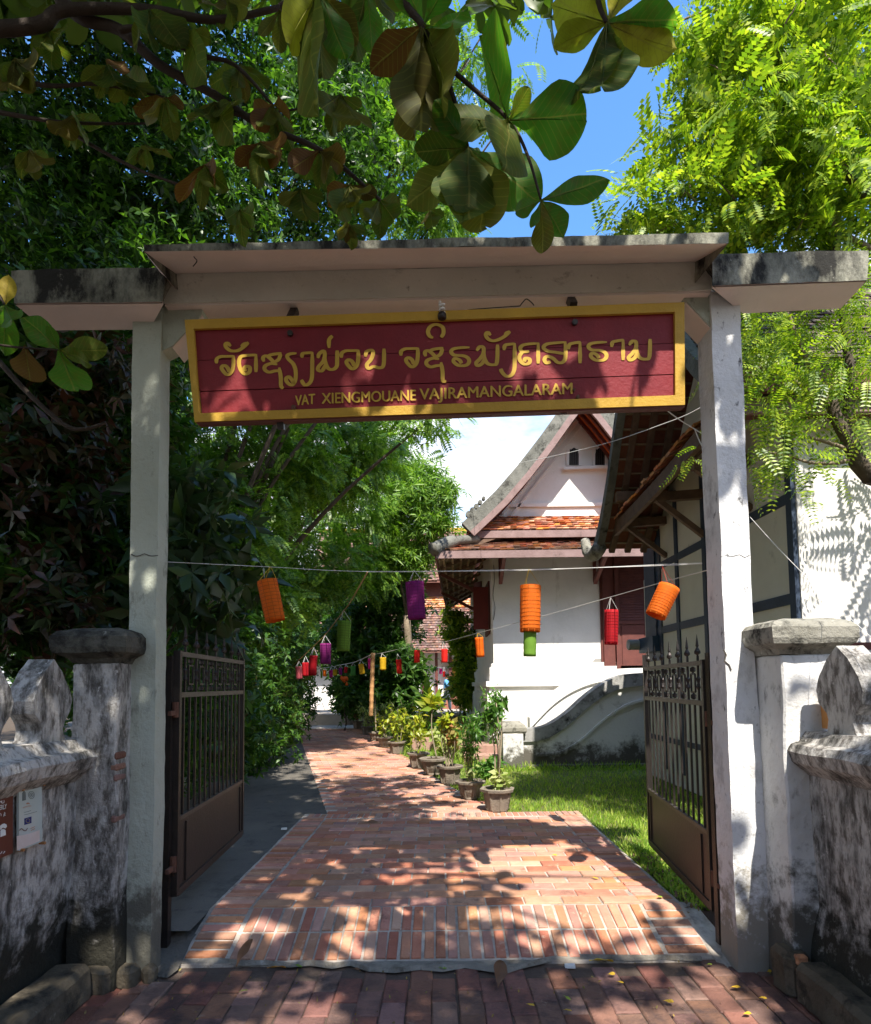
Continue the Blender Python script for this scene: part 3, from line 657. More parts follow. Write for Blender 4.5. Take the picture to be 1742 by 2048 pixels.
# bulb
bp = at(884, 632, SY - .06)
bulb = thing('light_bulb', 'white spiral energy saving bulb in a black holder above the sign frame', 'light bulb', tuple(bp))
MB().lathe([(.018, -.02), (.026, -.015), (.026, .01), (.02, .02)], bp, 12).build('bulb_holder', M_iron, bulb, True)
sp_ = [bp + Vector((.016 * math.cos(t * 1.1), .016 * math.sin(t * 1.1), .024 + .0042 * t)) for t in range(0, 16)]
MB().tube(sp_, .007, 6).build('spiral_tube', mat('bulb_glass', (.85, .85, .83), None, 3, .2, 0, spec=.6), bulb, True)
w = MB().tube(cr_spline([bp + Vector((.01, .03, 0)), at(900, 628, SY), at(930, 621, SY - .03), at(955, 618, SY - .01), at(1040, 612, SY + .02)], 4), .0035, 5).build('sign_cable', M_wire); tag(w, 'thin cable running from the bulb along the top of the sign', 'cable')
w = MB().tube(cr_spline([at(1040, 612, SY), at(1046, 604, SY), at(1053, 598, SY), at(1062, 604, SY), at(1068, 611, SY)], 4), .0035, 5).build('wire_hook', M_wire); tag(w, 'small bent wire hook under the lintel right of the bulb', 'hook')
w = MB().tube(cr_spline([at(384, 500, 3.36), at(388, 514, 3.36), at(394, 522, 3.36), at(386, 533, 3.36)], 4), .003, 5).build('wire_hook', M_wire); tag(w, 'thin dangling wire on the left end of the lintel', 'hook')

# ---------------------------------------------------------------- iron gate leaves
def gate_leaf(label, hx, hy, fx, fy, Yh, Yf, bar2, pan, side):
    """hx,(top,bottom) at the hinge, fx,(top,bottom) at the free end"""
    HT, HB = at(hx, hy[0], Yh), at(hx, hy[1], Yh); FT, FB = at(fx, fy[0], Yf), at(fx, fy[1], Yf)
    HB.x = HT.x; FB.x = FT.x; HB.y = HT.y; FB.y = FT.y
    FT.z = HT.z = (FT.z + HT.z) / 2; FB.z = HB.z = (FB.z + HB.z) / 2
    z2 = at(hx, bar2, Yh).z; zp = at(hx, pan, Yh).z; T, B = HT.z, HB.z
    t = thing('gate_leaf', label, 'iron gate', (HT.x, HT.y, 0), group='iron gate leaves standing open')
    P = lambda u, z, o=0: Vector((HT.x + (FT.x - HT.x) * u, HT.y + (FT.y - HT.y) * u, z)) + NN * o
    ax = (FT - HT); L = ax.length; ax.normalize(); NN = Vector((ax.y, -ax.x, 0)) * (1 if side > 0 else -1)
    fr = lambda u0, z0, u1, z1, w, d, nm, m, o=0: MB().bar(P(u0, z0, o), P(u1, z1, o), w, d, up=(NN if abs(u0 - u1) < .01 else (0, 0, 1))).build(nm, m, t)
    fr(0, B, 0, T + .02, .04, .045, 'frame_stile', M_iron); fr(1, B, 1, T + .13, .035, .035, 'frame_stile', M_iron)
    fr(.013, T, .987, T, .032, .032, 'frame_rail', M_ironlt); fr(.013, z2, .987, z2, .032, .034, 'frame_rail', M_ironlt)
    fr(.013, zp, .987, zp, .03, .028, 'frame_rail', M_ironlt); fr(.013, B + .015, .987, B + .015, .04, .05, 'frame_rail', M_panel)
    n = 13
    MB().hexa([P(.012, B + .02, .008), P(.988, B + .02, .008), P(.988, zp - .01, .008), P(.012, zp - .01, .008), P(.012, B + .02, -.008), P(.988, B + .02, -.008), P(.988, zp - .01, -.008), P(.012, zp - .01, -.008)]).build('sheet_panel', M_panel, t)
    for uu in (.10, .94):
        MB().bar(P(uu, B + .05, .014), P(uu, zp - .04, .014), .014, .01, up=NN).build('panel_trim', M_panel, t)
    for i in range(1, n + 1):
        u = i / (n + 1); MB().bar(P(u, zp), P(u, z2), .014, .014, up=NN).build('bar', M_iron, t)
    for i in range(7):
        u = (i + .6) / 7.2
        MB().bar(P(u, z2), P(u, T + .05), .014, .014, up=NN).build('bar', M_iron, t)
        b_ = P(u, T + .05); sp = MB().lathe([(.007, 0), (.008, .01), (.020, .035), (.0075, .06), (.012, .07), (.001, .15)], b_, 6)
        sp.lathe([(.004, -.03), (.016, -.022), (.016, -.006), (.004, 0)], b_ + ax * .02 + Vector((0, 0, .04)), 6); sp.lathe([(.004, -.03), (.016, -.022), (.016, -.006), (.004, 0)], b_ - ax * .02 + Vector((0, 0, .04)), 6)
        sp.build('spearhead', M_iron, t)
        if i < 6:
            um = (i + 1.1) / 7.2; c0 = (z2 + T) / 2; hh = (T - z2) / 2 - .02; e = .045 / L
            s = MB()
            for sx in (-1, 1):
                s.bar(P(um + sx * e, c0 - hh * .55), P(um + sx * e, c0 + hh * .55), .008, .012, up=NN)
            for sz in (-1, 1):
                s.bar(P(um - e, c0 + sz * hh * .55), P(um + e, c0 + sz * hh * .55), .008, .012)
                s.bar(P(um, c0 + sz * hh * .55), P(um, c0 + sz * hh), .010, .012, up=NN)
                s.lathe([(.004, -.02), (.02, -.012), (.02, .012), (.004, .02)], P(um, c0 + sz * hh * .82), 8)
            s.build('scroll_panel', M_iron, t)
        s = MB().lathe([(.006, -.05), (.017, -.03), (.01, 0), (.017, .03), (.006, .05)], P(u, (z2 + T) / 2), 6); s.build('collar', M_iron, t)
    for zz in (B + .16, T - .42):
        q = MB().tube([P(-.02, zz), P(-.02, zz + .10)], .022, 8); q.bar(P(-.02, zz + .03), P(-.02, zz + .03) - ax * .10, .02, .03); q.build('hinge', M_rust, t)
    return t
gate_leaf('left gate leaf of dark iron bars over a brown sheet panel, by the hedge', 356, (1308, 1792), 485, (1325, 1668), 3.98, 5.60, 1390, 1640, 1)
gate_leaf('right gate leaf with spearheads seen against the cream wall, by the lawn', 1409, (1322, 1815), 1290, (1340, 1690), 3.98, 5.62, 1407, 1668, -1)
# stile of the right leaf carries a second gate-post tube with rusty hinges
gp = at(1424, 1400, 3.90); q = MB().bar((gp.x, gp.y, -.10), (gp.x, gp.y, 1.74), .05, .05, up=(0, 1, 0)); tag(q.build('hinge_post', M_iron), 'square black iron hinge post bolted behind the right gate post', 'post')
gp = at(338, 1400, 3.95); q = MB().bar((gp.x, gp.y, -.10), (gp.x, gp.y, 1.76), .05, .05, up=(0, 1, 0)); tag(q.build('hinge_post', M_iron), 'square black iron hinge post beside the left gate post', 'post')

# ---------------------------------------------------------------- boundary walls
def bwall(side, label):
    s = side; t = thing('boundary_wall', label, 'wall', (s * 2.25, 2.6, 0)); X = lambda x: s * x
    pr = [(2.16, ST - .02), (2.155, .1), (2.10, .3), (2.085, .8), (2.085, 1.02), (2.05, 1.05), (1.99, 1.10), (1.965, 1.16), (1.985, 1.20), (2.03, 1.215), (2.05, 1.245), (2.07, 1.27), (2.42, 1.27), (2.44, 1.1), (2.44, ST - .02)]
    if s > 0: pr = [(2.02, ST), (2.06, .12)] + pr[2:]
    o = MB().prism([(X(a), .6, b) for a, b in pr], (0, 3.03, 0)).build('wall_body', M_wall, t); roughen(o, .012, .10, 3)
    return t
wl_ = bwall(-1, 'mildewed plaster wall at the left edge carrying the notice boards')
wr_ = bwall(1, 'black streaked plaster wall at the right edge below the standing stone')
def finial(X, Y, z, h, w, th, lab, parent, m=M_cap, tilt=0):
    pr = [(-.38, 0), (-.30, .05), (-.26, .16), (-.30, .24), (-.46, .36), (-.5, .50), (-.42, .66), (-.22, .86), (0, 1)]
    pts = [(u * w, v * h) for u, v in pr]; pts = pts + [(-a, b) for a, b in reversed(pts[:-1])]
    q = MB().prism([(X, Y + a, z + b) for a, b in pts], (th, 0, 0)); o = q.build('finial', m, parent, label=lab); roughen(o, .006, .06, 5); return o
finial(2.10, 3.14, 1.262, .47, .36, .14, None, wr_, M_wall)
finial(-2.24, 3.30, 1.262, .45, .33, .14, None, wl_, M_wall)
finial(-2.24, 2.82, 1.262, .45, .33, .14, None, wl_, M_wall)
def pier(s, xa, xb, ya, yb, zt, label, m, capm=M_cap):
    t = thing('gate_pier', label, 'pier', (s * (xa + xb) / 2, ya, 0)); x0, x1 = sorted((s * xa, s * xb))
    b = MB().bbox(x0, x1, ya, yb, ST - .02, zt - .20, .01).build('shaft', m, t); roughen(b, .01, .08, 4)
    c_ = MB(); cx_, cy_ = (x0 + x1) / 2, (ya + yb) / 2; a, e = (x1 - x0) / 2, (yb - ya) / 2
    prof = [(.0, -.20), (.02, -.17), (.075, -.14), (.085, -.11), (.085, -.05), (.06, -.02), (.0, .0), (-.06, .012)]
    vs = []
    for d, z in prof: vs += [(cx_ - a - d, cy_ - e - d, zt + z), (cx_ + a + d, cy_ - e - d, zt + z), (cx_ + a + d, cy_ + e + d, zt + z), (cx_ - a - d, cy_ + e + d, zt + z)]
    fs = [(4 * i + k, 4 * i + (k + 1) % 4, 4 * i + 4 + (k + 1) % 4, 4 * i + 4 + k) for i in range(len(prof) - 1) for k in range(4)] + [(3, 2, 1, 0), tuple(range(len(vs) - 4, len(vs)))]
    c_.add(vs, fs); o = c_.build('cap', capm, t); roughen(o, .008, .07, 6); return t
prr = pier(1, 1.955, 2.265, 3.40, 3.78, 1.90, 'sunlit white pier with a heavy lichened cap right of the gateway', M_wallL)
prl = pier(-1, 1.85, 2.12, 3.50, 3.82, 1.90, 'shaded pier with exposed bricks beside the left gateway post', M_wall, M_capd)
# exposed bricks in the left pier's front corner
for k, (zc, ln) in enumerate([(1.16, .035), (1.095, .06), (1.035, .04), (.80, .05)]):
    q = MB().bbox(-1.842 - ln * .8, -1.842, 3.494, 3.60, zc - .022, zc + .022, .012); o = q.build('brick', M_street, prl)
# kerbs along both walls
for s, lab in ((-1, 'mossy stone kerb at the foot of the left wall'), (1, 'dark stone kerb at the foot of the right wall')):
    t = thing('kerb', lab, 'kerb', (s * 2, 2.6, ST)); xin = 1.93 if s < 0 else 1.90
    ya = .4; 
    pieces = [(.4, 2.6), (2.61, 3.33)] if s > 0 else [(.4, 2.2), (2.21, 3.46)]
    for a, b in pieces:
        x0, x1 = sorted((s * xin, s * 2.15)); o = MB().bbox(x0, x1, a, b, ST - .02, .05 if s > 0 else .03, .03).build('kerb_stone', M_kerb, t); roughen(o, .012, .08, 7)
# brick footings at the post feet
t = thing('footing', 'worn brick footing between the right gateway post and the kerb', 'footing', (1.95, 3.4, ST))
o = MB().bbox(1.88, 2.03, 3.34, 3.52, ST - .02, .07, .03).build('cement_block', M_kerb, t); roughen(o, .014, .06, 8)
for k in range(3):
    MB().bbox(1.925, 1.99, 3.325, 3.38, ST + .06 + k * .06, ST + .108 + k * .06, .008).build('brick', M_brick, t)
t = thing('footing', 'brown rubble footing under the left gateway post', 'footing', (-1.85, 3.6, ST))
for (x0, x1, y0, y1, z1) in ((-2.02, -1.86, 3.46, 3.6, -.02), (-1.855, -1.74, 3.53, 3.64, -.05), (-1.735, -1.66, 3.58, 3.68, -.07)):
    o = MB().bbox(x0, x1, y0, y1, ST - .02, z1, .025).build('stone', M_kerb, t); roughen(o, .014, .06, int(x0 * 50))
# orange tile scrap leaning behind the finial
q = MB().prism([onX(x, y, 2.17) for x, y in ((1640, 1455), (1655, 1458), (1659, 1420), (1648, 1392), (1641, 1400))], (.02, .03, 0)); tag(q.build('tile_scrap', mat('orange_scrap', (.62, .29, .10), None, 5)), 'broken orange roof tile wedged beside the standing stone', 'tile')
# notices on the left wall
XW = -2.075
def notice_pt(px, py, out=0.0): return onX(px, py, XW + out)
nb = thing('notice_board', 'dark brown notice with white script cut by the left edge', 'notice', tuple(notice_pt(5, 1640)))
M_nb = mat('notice_brown', (.13, .035, .022), None, 5, .4, .05); M_ink = mat('white_print', (.75, .74, .7), None, 5, .6, 0)
MB().prism([notice_pt(*p_) for p_ in ((-60, 1601), (21, 1581), (21, 1706), (-60, 1740))], (.012, 0, 0)).build('panel', M_nb, nb)
for nm, tx, a, b, hh in (('word', 'PERLY', (-4, 1621), (13.5, 1617), 9.5),): text_on(tx, a, b, hh, .0145, M_ink, nb, lambda x, y, o: notice_pt(x, y, o), .015, nm)
def strokes(parent, sts, w, out=.0145, m=M_ink, name='print_mark'):
    q = MB()
    for st in sts:
        P = cr_spline([Vector((a, b, 0)) for a, b in st], 3); vs = []
        for i, v in enumerate(P):
            d = (P[min(i + 1, len(P) - 1)] - P[max(i - 1, 0)]).normalized(); nn = Vector((-d.y, d.x, 0)) * w / 2
            vs += [notice_pt(v.x + nn.x, v.y + nn.y, out), notice_pt(v.x - nn.x, v.y - nn.y, out)]
        q.add(vs, [(2 * i, 2 * i + 1, 2 * i + 3, 2 * i + 2) for i in range(len(P) - 1)])
    return q.build(name, m, parent)
strokes(nb, [[(0, 1592), (2, 1588), (4, 1588), (4, 1594)], [(5, 1589), (8, 1587), (8, 1593)], [(10, 1587), (10, 1592), (14, 1591), (14, 1586)], [(0, 1605), (2, 1602), (3, 1606)], [(4, 1601), (4, 1606), (8, 1605), (8, 1600)], [(2, 1632), (2, 1628), (0, 1627)], [(7, 1629), (11, 1626)], [(9, 1624), (9, 1631)], [(7, 1633), (9, 1629), (11, 1631)], [(0, 1708), (4, 1704), (3, 1703)], [(6, 1707), (10, 1703), (8, 1703)]], 1.3)
def npoly(parent, px, out, m, name): return MB().prism([notice_pt(a, b, out) for a, b in px], (-.001, 0, 0)).build(name, m, parent)
npoly(nb, [(0, 1652), (5, 1648), (9, 1647), (13, 1649), (14, 1653), (11, 1657), (6, 1655), (2, 1659), (0, 1660)], .0145, M_ink, 'pictogram')
npoly(nb, [(1, 1662), (3, 1659), (7, 1658), (11, 1660), (12, 1670), (1, 1674)], .0145, M_ink, 'pictogram')
pq = thing('information_plaque', 'pale glass plaque with small emblems and a blue flag screwed to the left wall', 'plaque', tuple(notice_pt(58, 1640)))
MB().prism([notice_pt(a, b, .01) for a, b in ((33, 1580), (79, 1569), (80, 1683), (33, 1702))], (.012, 0, 0)).build('glass_panel', mat('plaque_pale', (.50, .55, .52), None, 3, .15, 0, spec=.6), pq)
npoly(pq, [(34, 1672), (48, 1670), (62, 1666), (79.5, 1660), (79.5, 1682), (34, 1701)], .0235, mat('plaque_pink', (.62, .50, .45), (.66, .56, .52), 20, .3, 0), 'wave_band')
npoly(pq, [(45, 1602), (45, 1586), (48.5, 1581), (51.5, 1585), (52, 1600)], .0235, mat('plaque_grey', (.16, .18, .17), None), 'emblem')
for r_ in (6.0, 3.4): strokes(pq, [[(63 + r_ * math.cos(a * .7), 1590 + r_ * 1.2 * math.sin(a * .7)) for a in range(0, 10)]], 1.0, .0235, MATS['plaque_grey'], 'emblem')
npoly(pq, [(61.6, 1590), (63, 1588), (64.6, 1590), (63, 1592)], .0235, MATS['plaque_grey'], 'emblem')
npoly(pq, [(49, 1637), (63, 1633), (63, 1646), (49, 1650)], .0235, mat('flag_blue', (.03, .035, .15), None), 'flag')
strokes(pq, [[(56 + 4 * math.cos(a * .7), 1641.5 + 4 * math.sin(a * .7)) for a in range(0, 10)]], .5, .0245, mat('flag_star', (.55, .45, .08), None), 'star_ring')
strokes(pq, [[(53, 1608), (56, 1606), (59, 1608)]], 1.8, .0235, mat('plaque_orange', (.5, .16, .05), None), 'emblem')
strokes(pq, [[(45, 1616), (54, 1614), (63, 1612)], [(46, 1614.5), (55, 1612), (62, 1610.5)]], .5, .0235, MATS['plaque_orange'], 'small_print')
strokes(pq, [[(48, 1625), (56, 1623), (62, 1621)], [(48, 1630), (60, 1627), (74, 1623)]], .9, .0235, MATS['plaque_grey'], 'small_print')
strokes(pq, [[(39, 1661), (43, 1657), (48, 1661), (52, 1661), (55, 1656)]], 1.6, .0235, MATS['notice_brown'], 'swoosh')
strokes(pq, [[(61, 1657), (66, 1655), (70, 1653)], [(62, 1661), (66, 1659), (70, 1657)]], .9, .0235, MATS['plaque_orange'], 'small_print')
for a, b in ((36, 1579), (78, 1569), (36, 1700), (79, 1686)):
    v = notice_pt(a, b, .005); MB().tube([v, v + Vector((.03, 0, 0))], .008, 8).build('screw', mat('brass_screw', (.5, .25, .1), None, 5, .4, 0, metal=.6), pq)
# ================================================================== BUILDINGS
def tiles(mb, p00, p10, p01, p11, nu, nv, th=.02, over=1.35, jit=.01):
    """rows of separate overlapping tiles on the patch p00-p10 (eave) to p01-p11 (top)"""
    p00, p10, p01, p11 = map(Vector, (p00, p10, p01, p11)); n = (p10 - p00).cross(p01 - p00).normalized()
    if n.z < 0: n = -n
    def P(u, v): return (p00 * (1 - u) + p10 * u) * (1 - v) + (p01 * (1 - u) + p11 * u) * v
    for j in range(nv):
        for i in range(nu):
            sh = .5 if j % 2 else 0
            u0, u1 = (i + sh + .04) / nu, (i + sh + .96) / nu
            if u0 > 1: continue
            u1 = min(u1, 1); v0 = j / nv + random.uniform(-.12, .08) / nv; v1 = min(1, (j + over) / nv); k = random.uniform(-jit, jit)
            a, b, c_, d = P(u0, v0) + n * (th * 1.6 + k), P(u1, v0) + n * (th * 1.6 + k + random.uniform(-.004, .004)), P(u1, v1) + n * .004, P(u0, v1) + n * .004
            mb.add([a, b, c_, d, a - n * th, b - n * th], [(0, 1, 2, 3), (4, 5, 1, 0), (4, 0, 3), (1, 5, 2)])
    return mb
# ---------------------------------------------------------------- half-timbered hall on the right
XW1 = 3.6
hall = thing('timber_hall', 'cream walled hall with dark blue timbers and steep roof right of the gateway', 'building', (5, 8, 0))
YF, YB = 5.93, 10.25
MB().prism([(XW1, YF, 0), (XW1, YB, 0), (XW1, YB, 3.3), (XW1, 9.3, 4.2), (XW1, 7.4, 6.5), (XW1, 6.05, 4.7), (XW1, YF, 4.7)], (.14, 0, 0)).build('end_wall', M_cream, hall)
MB().box(XW1 + .002, 9, YF - .02, YF + .12, 1.92, 4.75).build('front_wall', M_white, hall)
roughen(MB().box(XW1 - .05, 9, YF - .12, YF + .12, -.1, 1.84).build('plinth', M_wallL, hall), .01, .2)
MB().box(XW1 - .03, 9, YF - .10, YF + .1, 1.845, 1.918).build('sill_beam', M_maroon, hall)
def tpost(px, w, z0=0.2, z1=4.4):
    y = onX(px, 1200, XW1).y; MB().box(XW1 - .022, XW1 + .02, y - w / 2, y + w / 2, z0, z1).build('timber_post', M_navy, hall)
tpost(1413, .09); tpost(1357, .10); tpost(1322, .09, .2, 4.0)
MB().box(XW1 - .025, XW1 + .02, YF - .025, YF + .075, .9, 4.7).build('timber_post', M_navy, hall)
MB().box(XW1 + .021, XW1 + .10, YF - .042, YF - .022, 1.92, 4.7).build('corner_board', M_white, hall)
for (pa, pb, w) in (((1335, 1126), (1595, 985), .105), ((1322, 1266), (1595, 1187), .11)):
    a, b = onX(*pa, XW1), onX(*pb, XW1); z = (a.z + b.z) / 2
    q = MB().box(XW1 - .018, XW1 + .02, YF + .08, YB - .3, z - w / 2, z + w / 2).build('timber_beam', M_navy, hall)
MB().box(XW1 - .018, XW1 + .02, YF + .08, YB - .1, .62, .70).build('timber_beam', M_navy, hall)
# blue louvred shutter at the far end
y0, y1 = onX(1321, 1200, XW1).y, onX(1293, 1200, XW1).y
MB().box(XW1 - .01, XW1 + .03, y0 + .06, y1, 1.9, 3.9).build('shutter_frame', M_blue, hall)
for i in range(9):
    yy = y0 + .14 + i * (y1 - y0 - .15) / 9; MB().box(XW1 - .035, XW1 - .012, yy, yy + .05, 2.3, 3.8).build('shutter_slat', M_navy, hall)
MB().box(XW1 - .12, XW1 + .0, y0 + .08, y1 + .1, 2.05, 2.3).build('window_box', M_blue, hall)
q = MB().tube([(XW1 - .10, y1 + .12, 2.2), (XW1 - .3, y1 + .12, 2.2)], .09, 10); q.build('drain_pipe', mat('grey_pipe', (.35, .36, .36), None, 3), hall)
MB().box(XW1 + .3, 9, 6.2, YB, 0.1, 4.0).build('room_core', M_dark, hall)
# big roof
XV = 2.70
front = [(5.56, 4.44), (5.95, 4.78), (6.7, 5.75), (7.35, 6.72)]
back = [(7.35, 6.72), (8.35, 5.5), (8.95, 4.62), (9.4, 4.08), (9.78, 3.76)]
def roofslab(pts, x0, x1, th, name, m, lift=0):
    up = [(x0, y, z + th + lift) for y, z in pts]; lo = [(x0, y, z + lift) for y, z in reversed(pts)]
    return MB().prism(up + lo, (x1 - x0, 0, 0)).build(name, m, hall)
roofslab(front, XV + .06, 9, .05, 'roof_boarding', M_wood); roofslab(back, XV + .06, 9, .05, 'roof_boarding', M_tiled)
t1 = MB()
for (a, b) in zip(front[:-1], front[1:]): tiles(t1, (XV, a[0], a[1] + .05), (9, a[0], a[1] + .05), (XV, b[0], b[1] + .05), (9, b[0], b[1] + .05), 46, max(3, int(math.dist(a, b) / .10)), .016)
t1.build('roof_shingles', M_shing, hall, kind='stuff')
t1 = MB()
for (b, a) in zip(back[:-1], back[1:]): tiles(t1, (XV, a[0], a[1] + .05), (9, a[0], a[1] + .05), (XV, b[0], b[1] + .05), (9, b[0], b[1] + .05), 46, max(3, int(math.dist(a, b) / .12)), .016)
t1.build('roof_tiles', M_tiled, hall, kind='stuff')
for pts, nm in ((front, 'verge_board'), (back, 'verge_board')):
    sp = cr_spline([Vector((XV, y, z)) for y, z in pts], 4)
    up = [Vector((XV - .06, p_.y, p_.z + .13)) for p_ in sp]; lo = [Vector((XV - .06, p_.y, p_.z - .09)) for p_ in reversed(sp)]
    o = MB().prism(up + lo, (.12, 0, 0)).build(nm, M_verge, hall)
o = MB().tube(cr_spline([(XV - .02, 9.6, 3.75), (XV - .06, 9.85, 3.68), (XV - .1, 10.05, 3.78), (XV - .12, 10.15, 4.0)], 4), [.12, .12, .12, .12, .12, .11, .11, .1, .1, .09, .09, .08, .07], 8).build('eave_finial', M_cap, hall, True)
for x in (2.92, 3.18, 3.44):
    for pts in (back, front):
        for (a, b) in zip(pts[:-1], pts[1:]): 
            MB().bar((x, a[0], a[1] - .05), (x, b[0], b[1] - .05), .07, .09, up=(1, 0, 0)).build('rafter', M_wood, hall)
for pts in (back, front):
    L = [Vector((0, y, z)) for y, z in pts]
    for a, b in zip(L[:-1], L[1:]):
        k = max(2, int((b - a).length / .19))
        for i in range(k):
            p_ = a.lerp(b, (i + .5) / k); MB().bar((XV + .02, p_.y, p_.z - .008), (3.62, p_.y, p_.z - .008), .05, .022, up=(0, 0, 1)).build('batten', M_batten, hall)
MB().box(XV + .1, 9, 5.50, 5.56, 4.28, 4.50).build('fascia', M_maroon, hall); MB().box(XV + .1, 9, 5.60, 5.66, 4.12, 4.28).build('fascia', M_fascia, hall)
MB().box(XV + .1, 9, 5.67, 5.90, 4.18, 4.25).build('soffit_board', M_maroon, hall)
for y in (5.95, 7.35, 8.9):
    zz = 4.4 if y < 7 else (6.45 if y < 8 else 4.35)
    MB().bar((XV + .05, y, zz), (XW1 + .1, y, zz), .12, .14).build('purlin', M_wood, hall)
# pent roof along the end wall
pe = [(9.95, 3.98), (8.5, 4.05), (7.3, 4.12), (6.35, 4.22)]
sp = cr_spline([Vector((2.88, y, z)) for y, z in pe], 3)
MB().prism([p_ + Vector((0, 0, .09)) for p_ in sp] + [p_ - Vector((0, 0, .10)) for p_ in reversed(sp)], (.06, 0, 0)).build('pent_fascia', M_wood, hall)
MB().add([(2.93, 6.35, 4.27), (2.93, 9.95, 4.03), (3.62, 9.95, 4.50), (3.62, 6.35, 4.72), (2.93, 6.35, 4.30), (2.93, 9.95, 4.06), (3.62, 9.95, 4.53), (3.62, 6.35, 4.75)], [(0, 1, 2, 3), (7, 6, 5, 4), (0, 3, 7, 4), (1, 0, 4, 5)]).build('pent_boarding', M_wood, hall)
t1 = MB(); tiles(t1, (2.86, 9.95, 4.09), (2.86, 6.35, 4.33), (3.6, 9.95, 4.56), (3.6, 6.35, 4.78), 26, 7, .03, jit=.018); t1.build('pent_tiles', M_tile, hall, kind='stuff')
for y in (6.7, 7.9, 9.2): MB().bar((2.95, y, 4.02), (XW1, y, 4.06), .10, .12).build('bracket_beam', M_wood, hall); MB().bar((3.0, y, 3.98), (XW1, y, 3.5), .07, .07).build('strut', M_wood, hall)
# ---------------------------------------------------------------- white temple hall
YT = 13.5
T = thing('temple_hall', 'white temple hall with a steep gable, two arched vents and orange tile skirt roofs', 'temple', (3, 15, 0))
def tp(px, py, Y=YT): return at(px, py, Y)
xl_ = tp(985, 1200).x; xr_ = 5.2
MB().box(xl_, xr_, YT, 22, .5, 4.95).build('walls', M_white, T)
MB().prism([tp(996, 1034), tp(1352, 1030), tp(1168, 806)], (0, .3, 0)).build('gable_wall', M_white, T)
for a, b in (((1003, 1026), (1168, 824)), ((1168, 824), (1335, 1022))):
    A, B = tp(*a, YT - .03), tp(*b, YT - .03); MB().bar(A, B, .10, .06, up=(0, 1, 0)).build('gable_moulding', M_white, T)
    d = Vector((0, 0, -.22)); MB().bar(A + d + Vector((.1 if a[0] < 1100 else 0, 0, 0)), B + d - Vector((.1 if a[0] > 1100 else 0, 0, 0)), .04, .04, up=(0, 1, 0)).build('gable_moulding', M_white, T)
MB().hexa([tp(1020, 1014, YT - .05), tp(1340, 1010, YT - .05), tp(1340, 1003, YT - .05), tp(1020, 1007, YT - .05), tp(1020, 1014), tp(1340, 1010), tp(1340, 1003), tp(1020, 1007)]).build('gable_ledge', M_white, T)
# base mouldings
for (z0, z1, d) in ((1.93, 2.02, .05), (1.62, 1.93, .10), (1.50, 1.62, .19), (1.36, 1.50, .12), (-.05, 1.36, .17)):
    MB().box(xl_ - d, xr_, YT - d, 22 + .1, z0 + .001, z1).build('base_moulding', M_white, T)
# vents
for cx in (1148, 1200):
    def arc(w, h0, h1, hh, Y): return [tp(cx - w, h1, Y), tp(cx + w, h1, Y), tp(cx + w, h0 + 12, Y), tp(cx + w * .8, h0 + 4, Y), tp(cx, h0 - hh, Y), tp(cx - w * .8, h0 + 4, Y), tp(cx - w, h0 + 12, Y)]
    MB().prism(arc(15, 891, 931, 9, YT - .05), (0, .05, 0)).build('vent_surround', M_white, T)
    MB().prism(arc(9.5, 896, 930, 1, YT - .056), (0, .05, 0)).build('vent_opening', M_dark, T)
    for k in range(5):
        x = cx - 7.6 + k * 3.8; a, b = tp(x, 929, YT - .065), tp(x, 898, YT - .065); MB().bar(a, b, .016, .016, up=(0, 1, 0)).build('vent_bar', M_iron, T)
MB().hexa([tp(1127, 939, YT - .12), tp(1224, 936, YT - .12), tp(1224, 930, YT - .12), tp(1127, 933, YT - .12), tp(1127, 939), tp(1224, 936), tp(1224, 930), tp(1127, 933)]).build('vent_sill', M_white, T)
# main roof slopes
YV = 12.65
Lp = [(1168, 790), (1132, 836), (1095, 888), (1050, 946), (1005, 998), (970, 1032), (938, 1062)]
def roofside(pix, mirror=False, name='roof_slope'):
    P = [at(a, b, YV) for a, b in pix]
    if mirror:
        c0 = P[0].x; P = [Vector((2 * c0 - p_.x, p_.y, p_.z)) for p_ in P]
    n = len(P); nb = []
    for i, p_ in enumerate(P):
        d = (P[min(i + 1, n - 1)] - P[max(i - 1, 0)]).normalized(); nn = Vector((-d.z, 0, d.x)); nn = nn if nn.z > 0 else -nn; nb.append(nn)
    ring = lambda o0, o1: [p_ + a * o1 for p_, a in zip(P, nb)] + [p_ + a * o0 for p_, a in reversed(list(zip(P, nb)))]
    MB().prism(ring(-.03, .02), (0, 9.6, 0)).build(name, M_tile, T)
    t_ = MB()
    for i in range(n - 1): 
        a, b = P[i + 1] + nb[i + 1] * .02, P[i] + nb[i] * .02
        tiles(t_, a, a + Vector((0, 9.6, 0)), b, b + Vector((0, 9.6, 0)), 50, 4, .02)
    t_.build('roof_tiles', M_tiled, T, kind='stuff')
    off = Vector((0, -.06, 0))
    MB().prism([v + off for v in ring(-.16, -.03)], (0, .07, 0)).build('barge_board', M_fascia, T)
    MB().prism([v + off for v in ring(-.03, .22)], (0, .22, 0)).build('verge_cap', M_verge, T)
    for k in range(3):
        for i in range(n - 1):
            o_ = Vector((0, .25 + k * .27, 0)); MB().bar(P[i] + o_ - nb[i] * .07, P[i + 1] + o_ - nb[i + 1] * .07, .06, .07, up=(0, 1, 0)).build('rafter', M_maroon, T)
    return P
PL = roofside(Lp); PR = roofside(Lp, True)
q = MB()
for k in range(5):
    c0 = PL[6].lerp(PL[4], .28 + .11 * k) + Vector((-.20, 0, .17 + .01 * k)); q.tube([c0 + Vector((0, -.03, 0)), c0 + Vector((0, .08, 0))], .07 - .008 * k, 10)
q.build('verge_scroll', M_verge, T, kind='stuff')
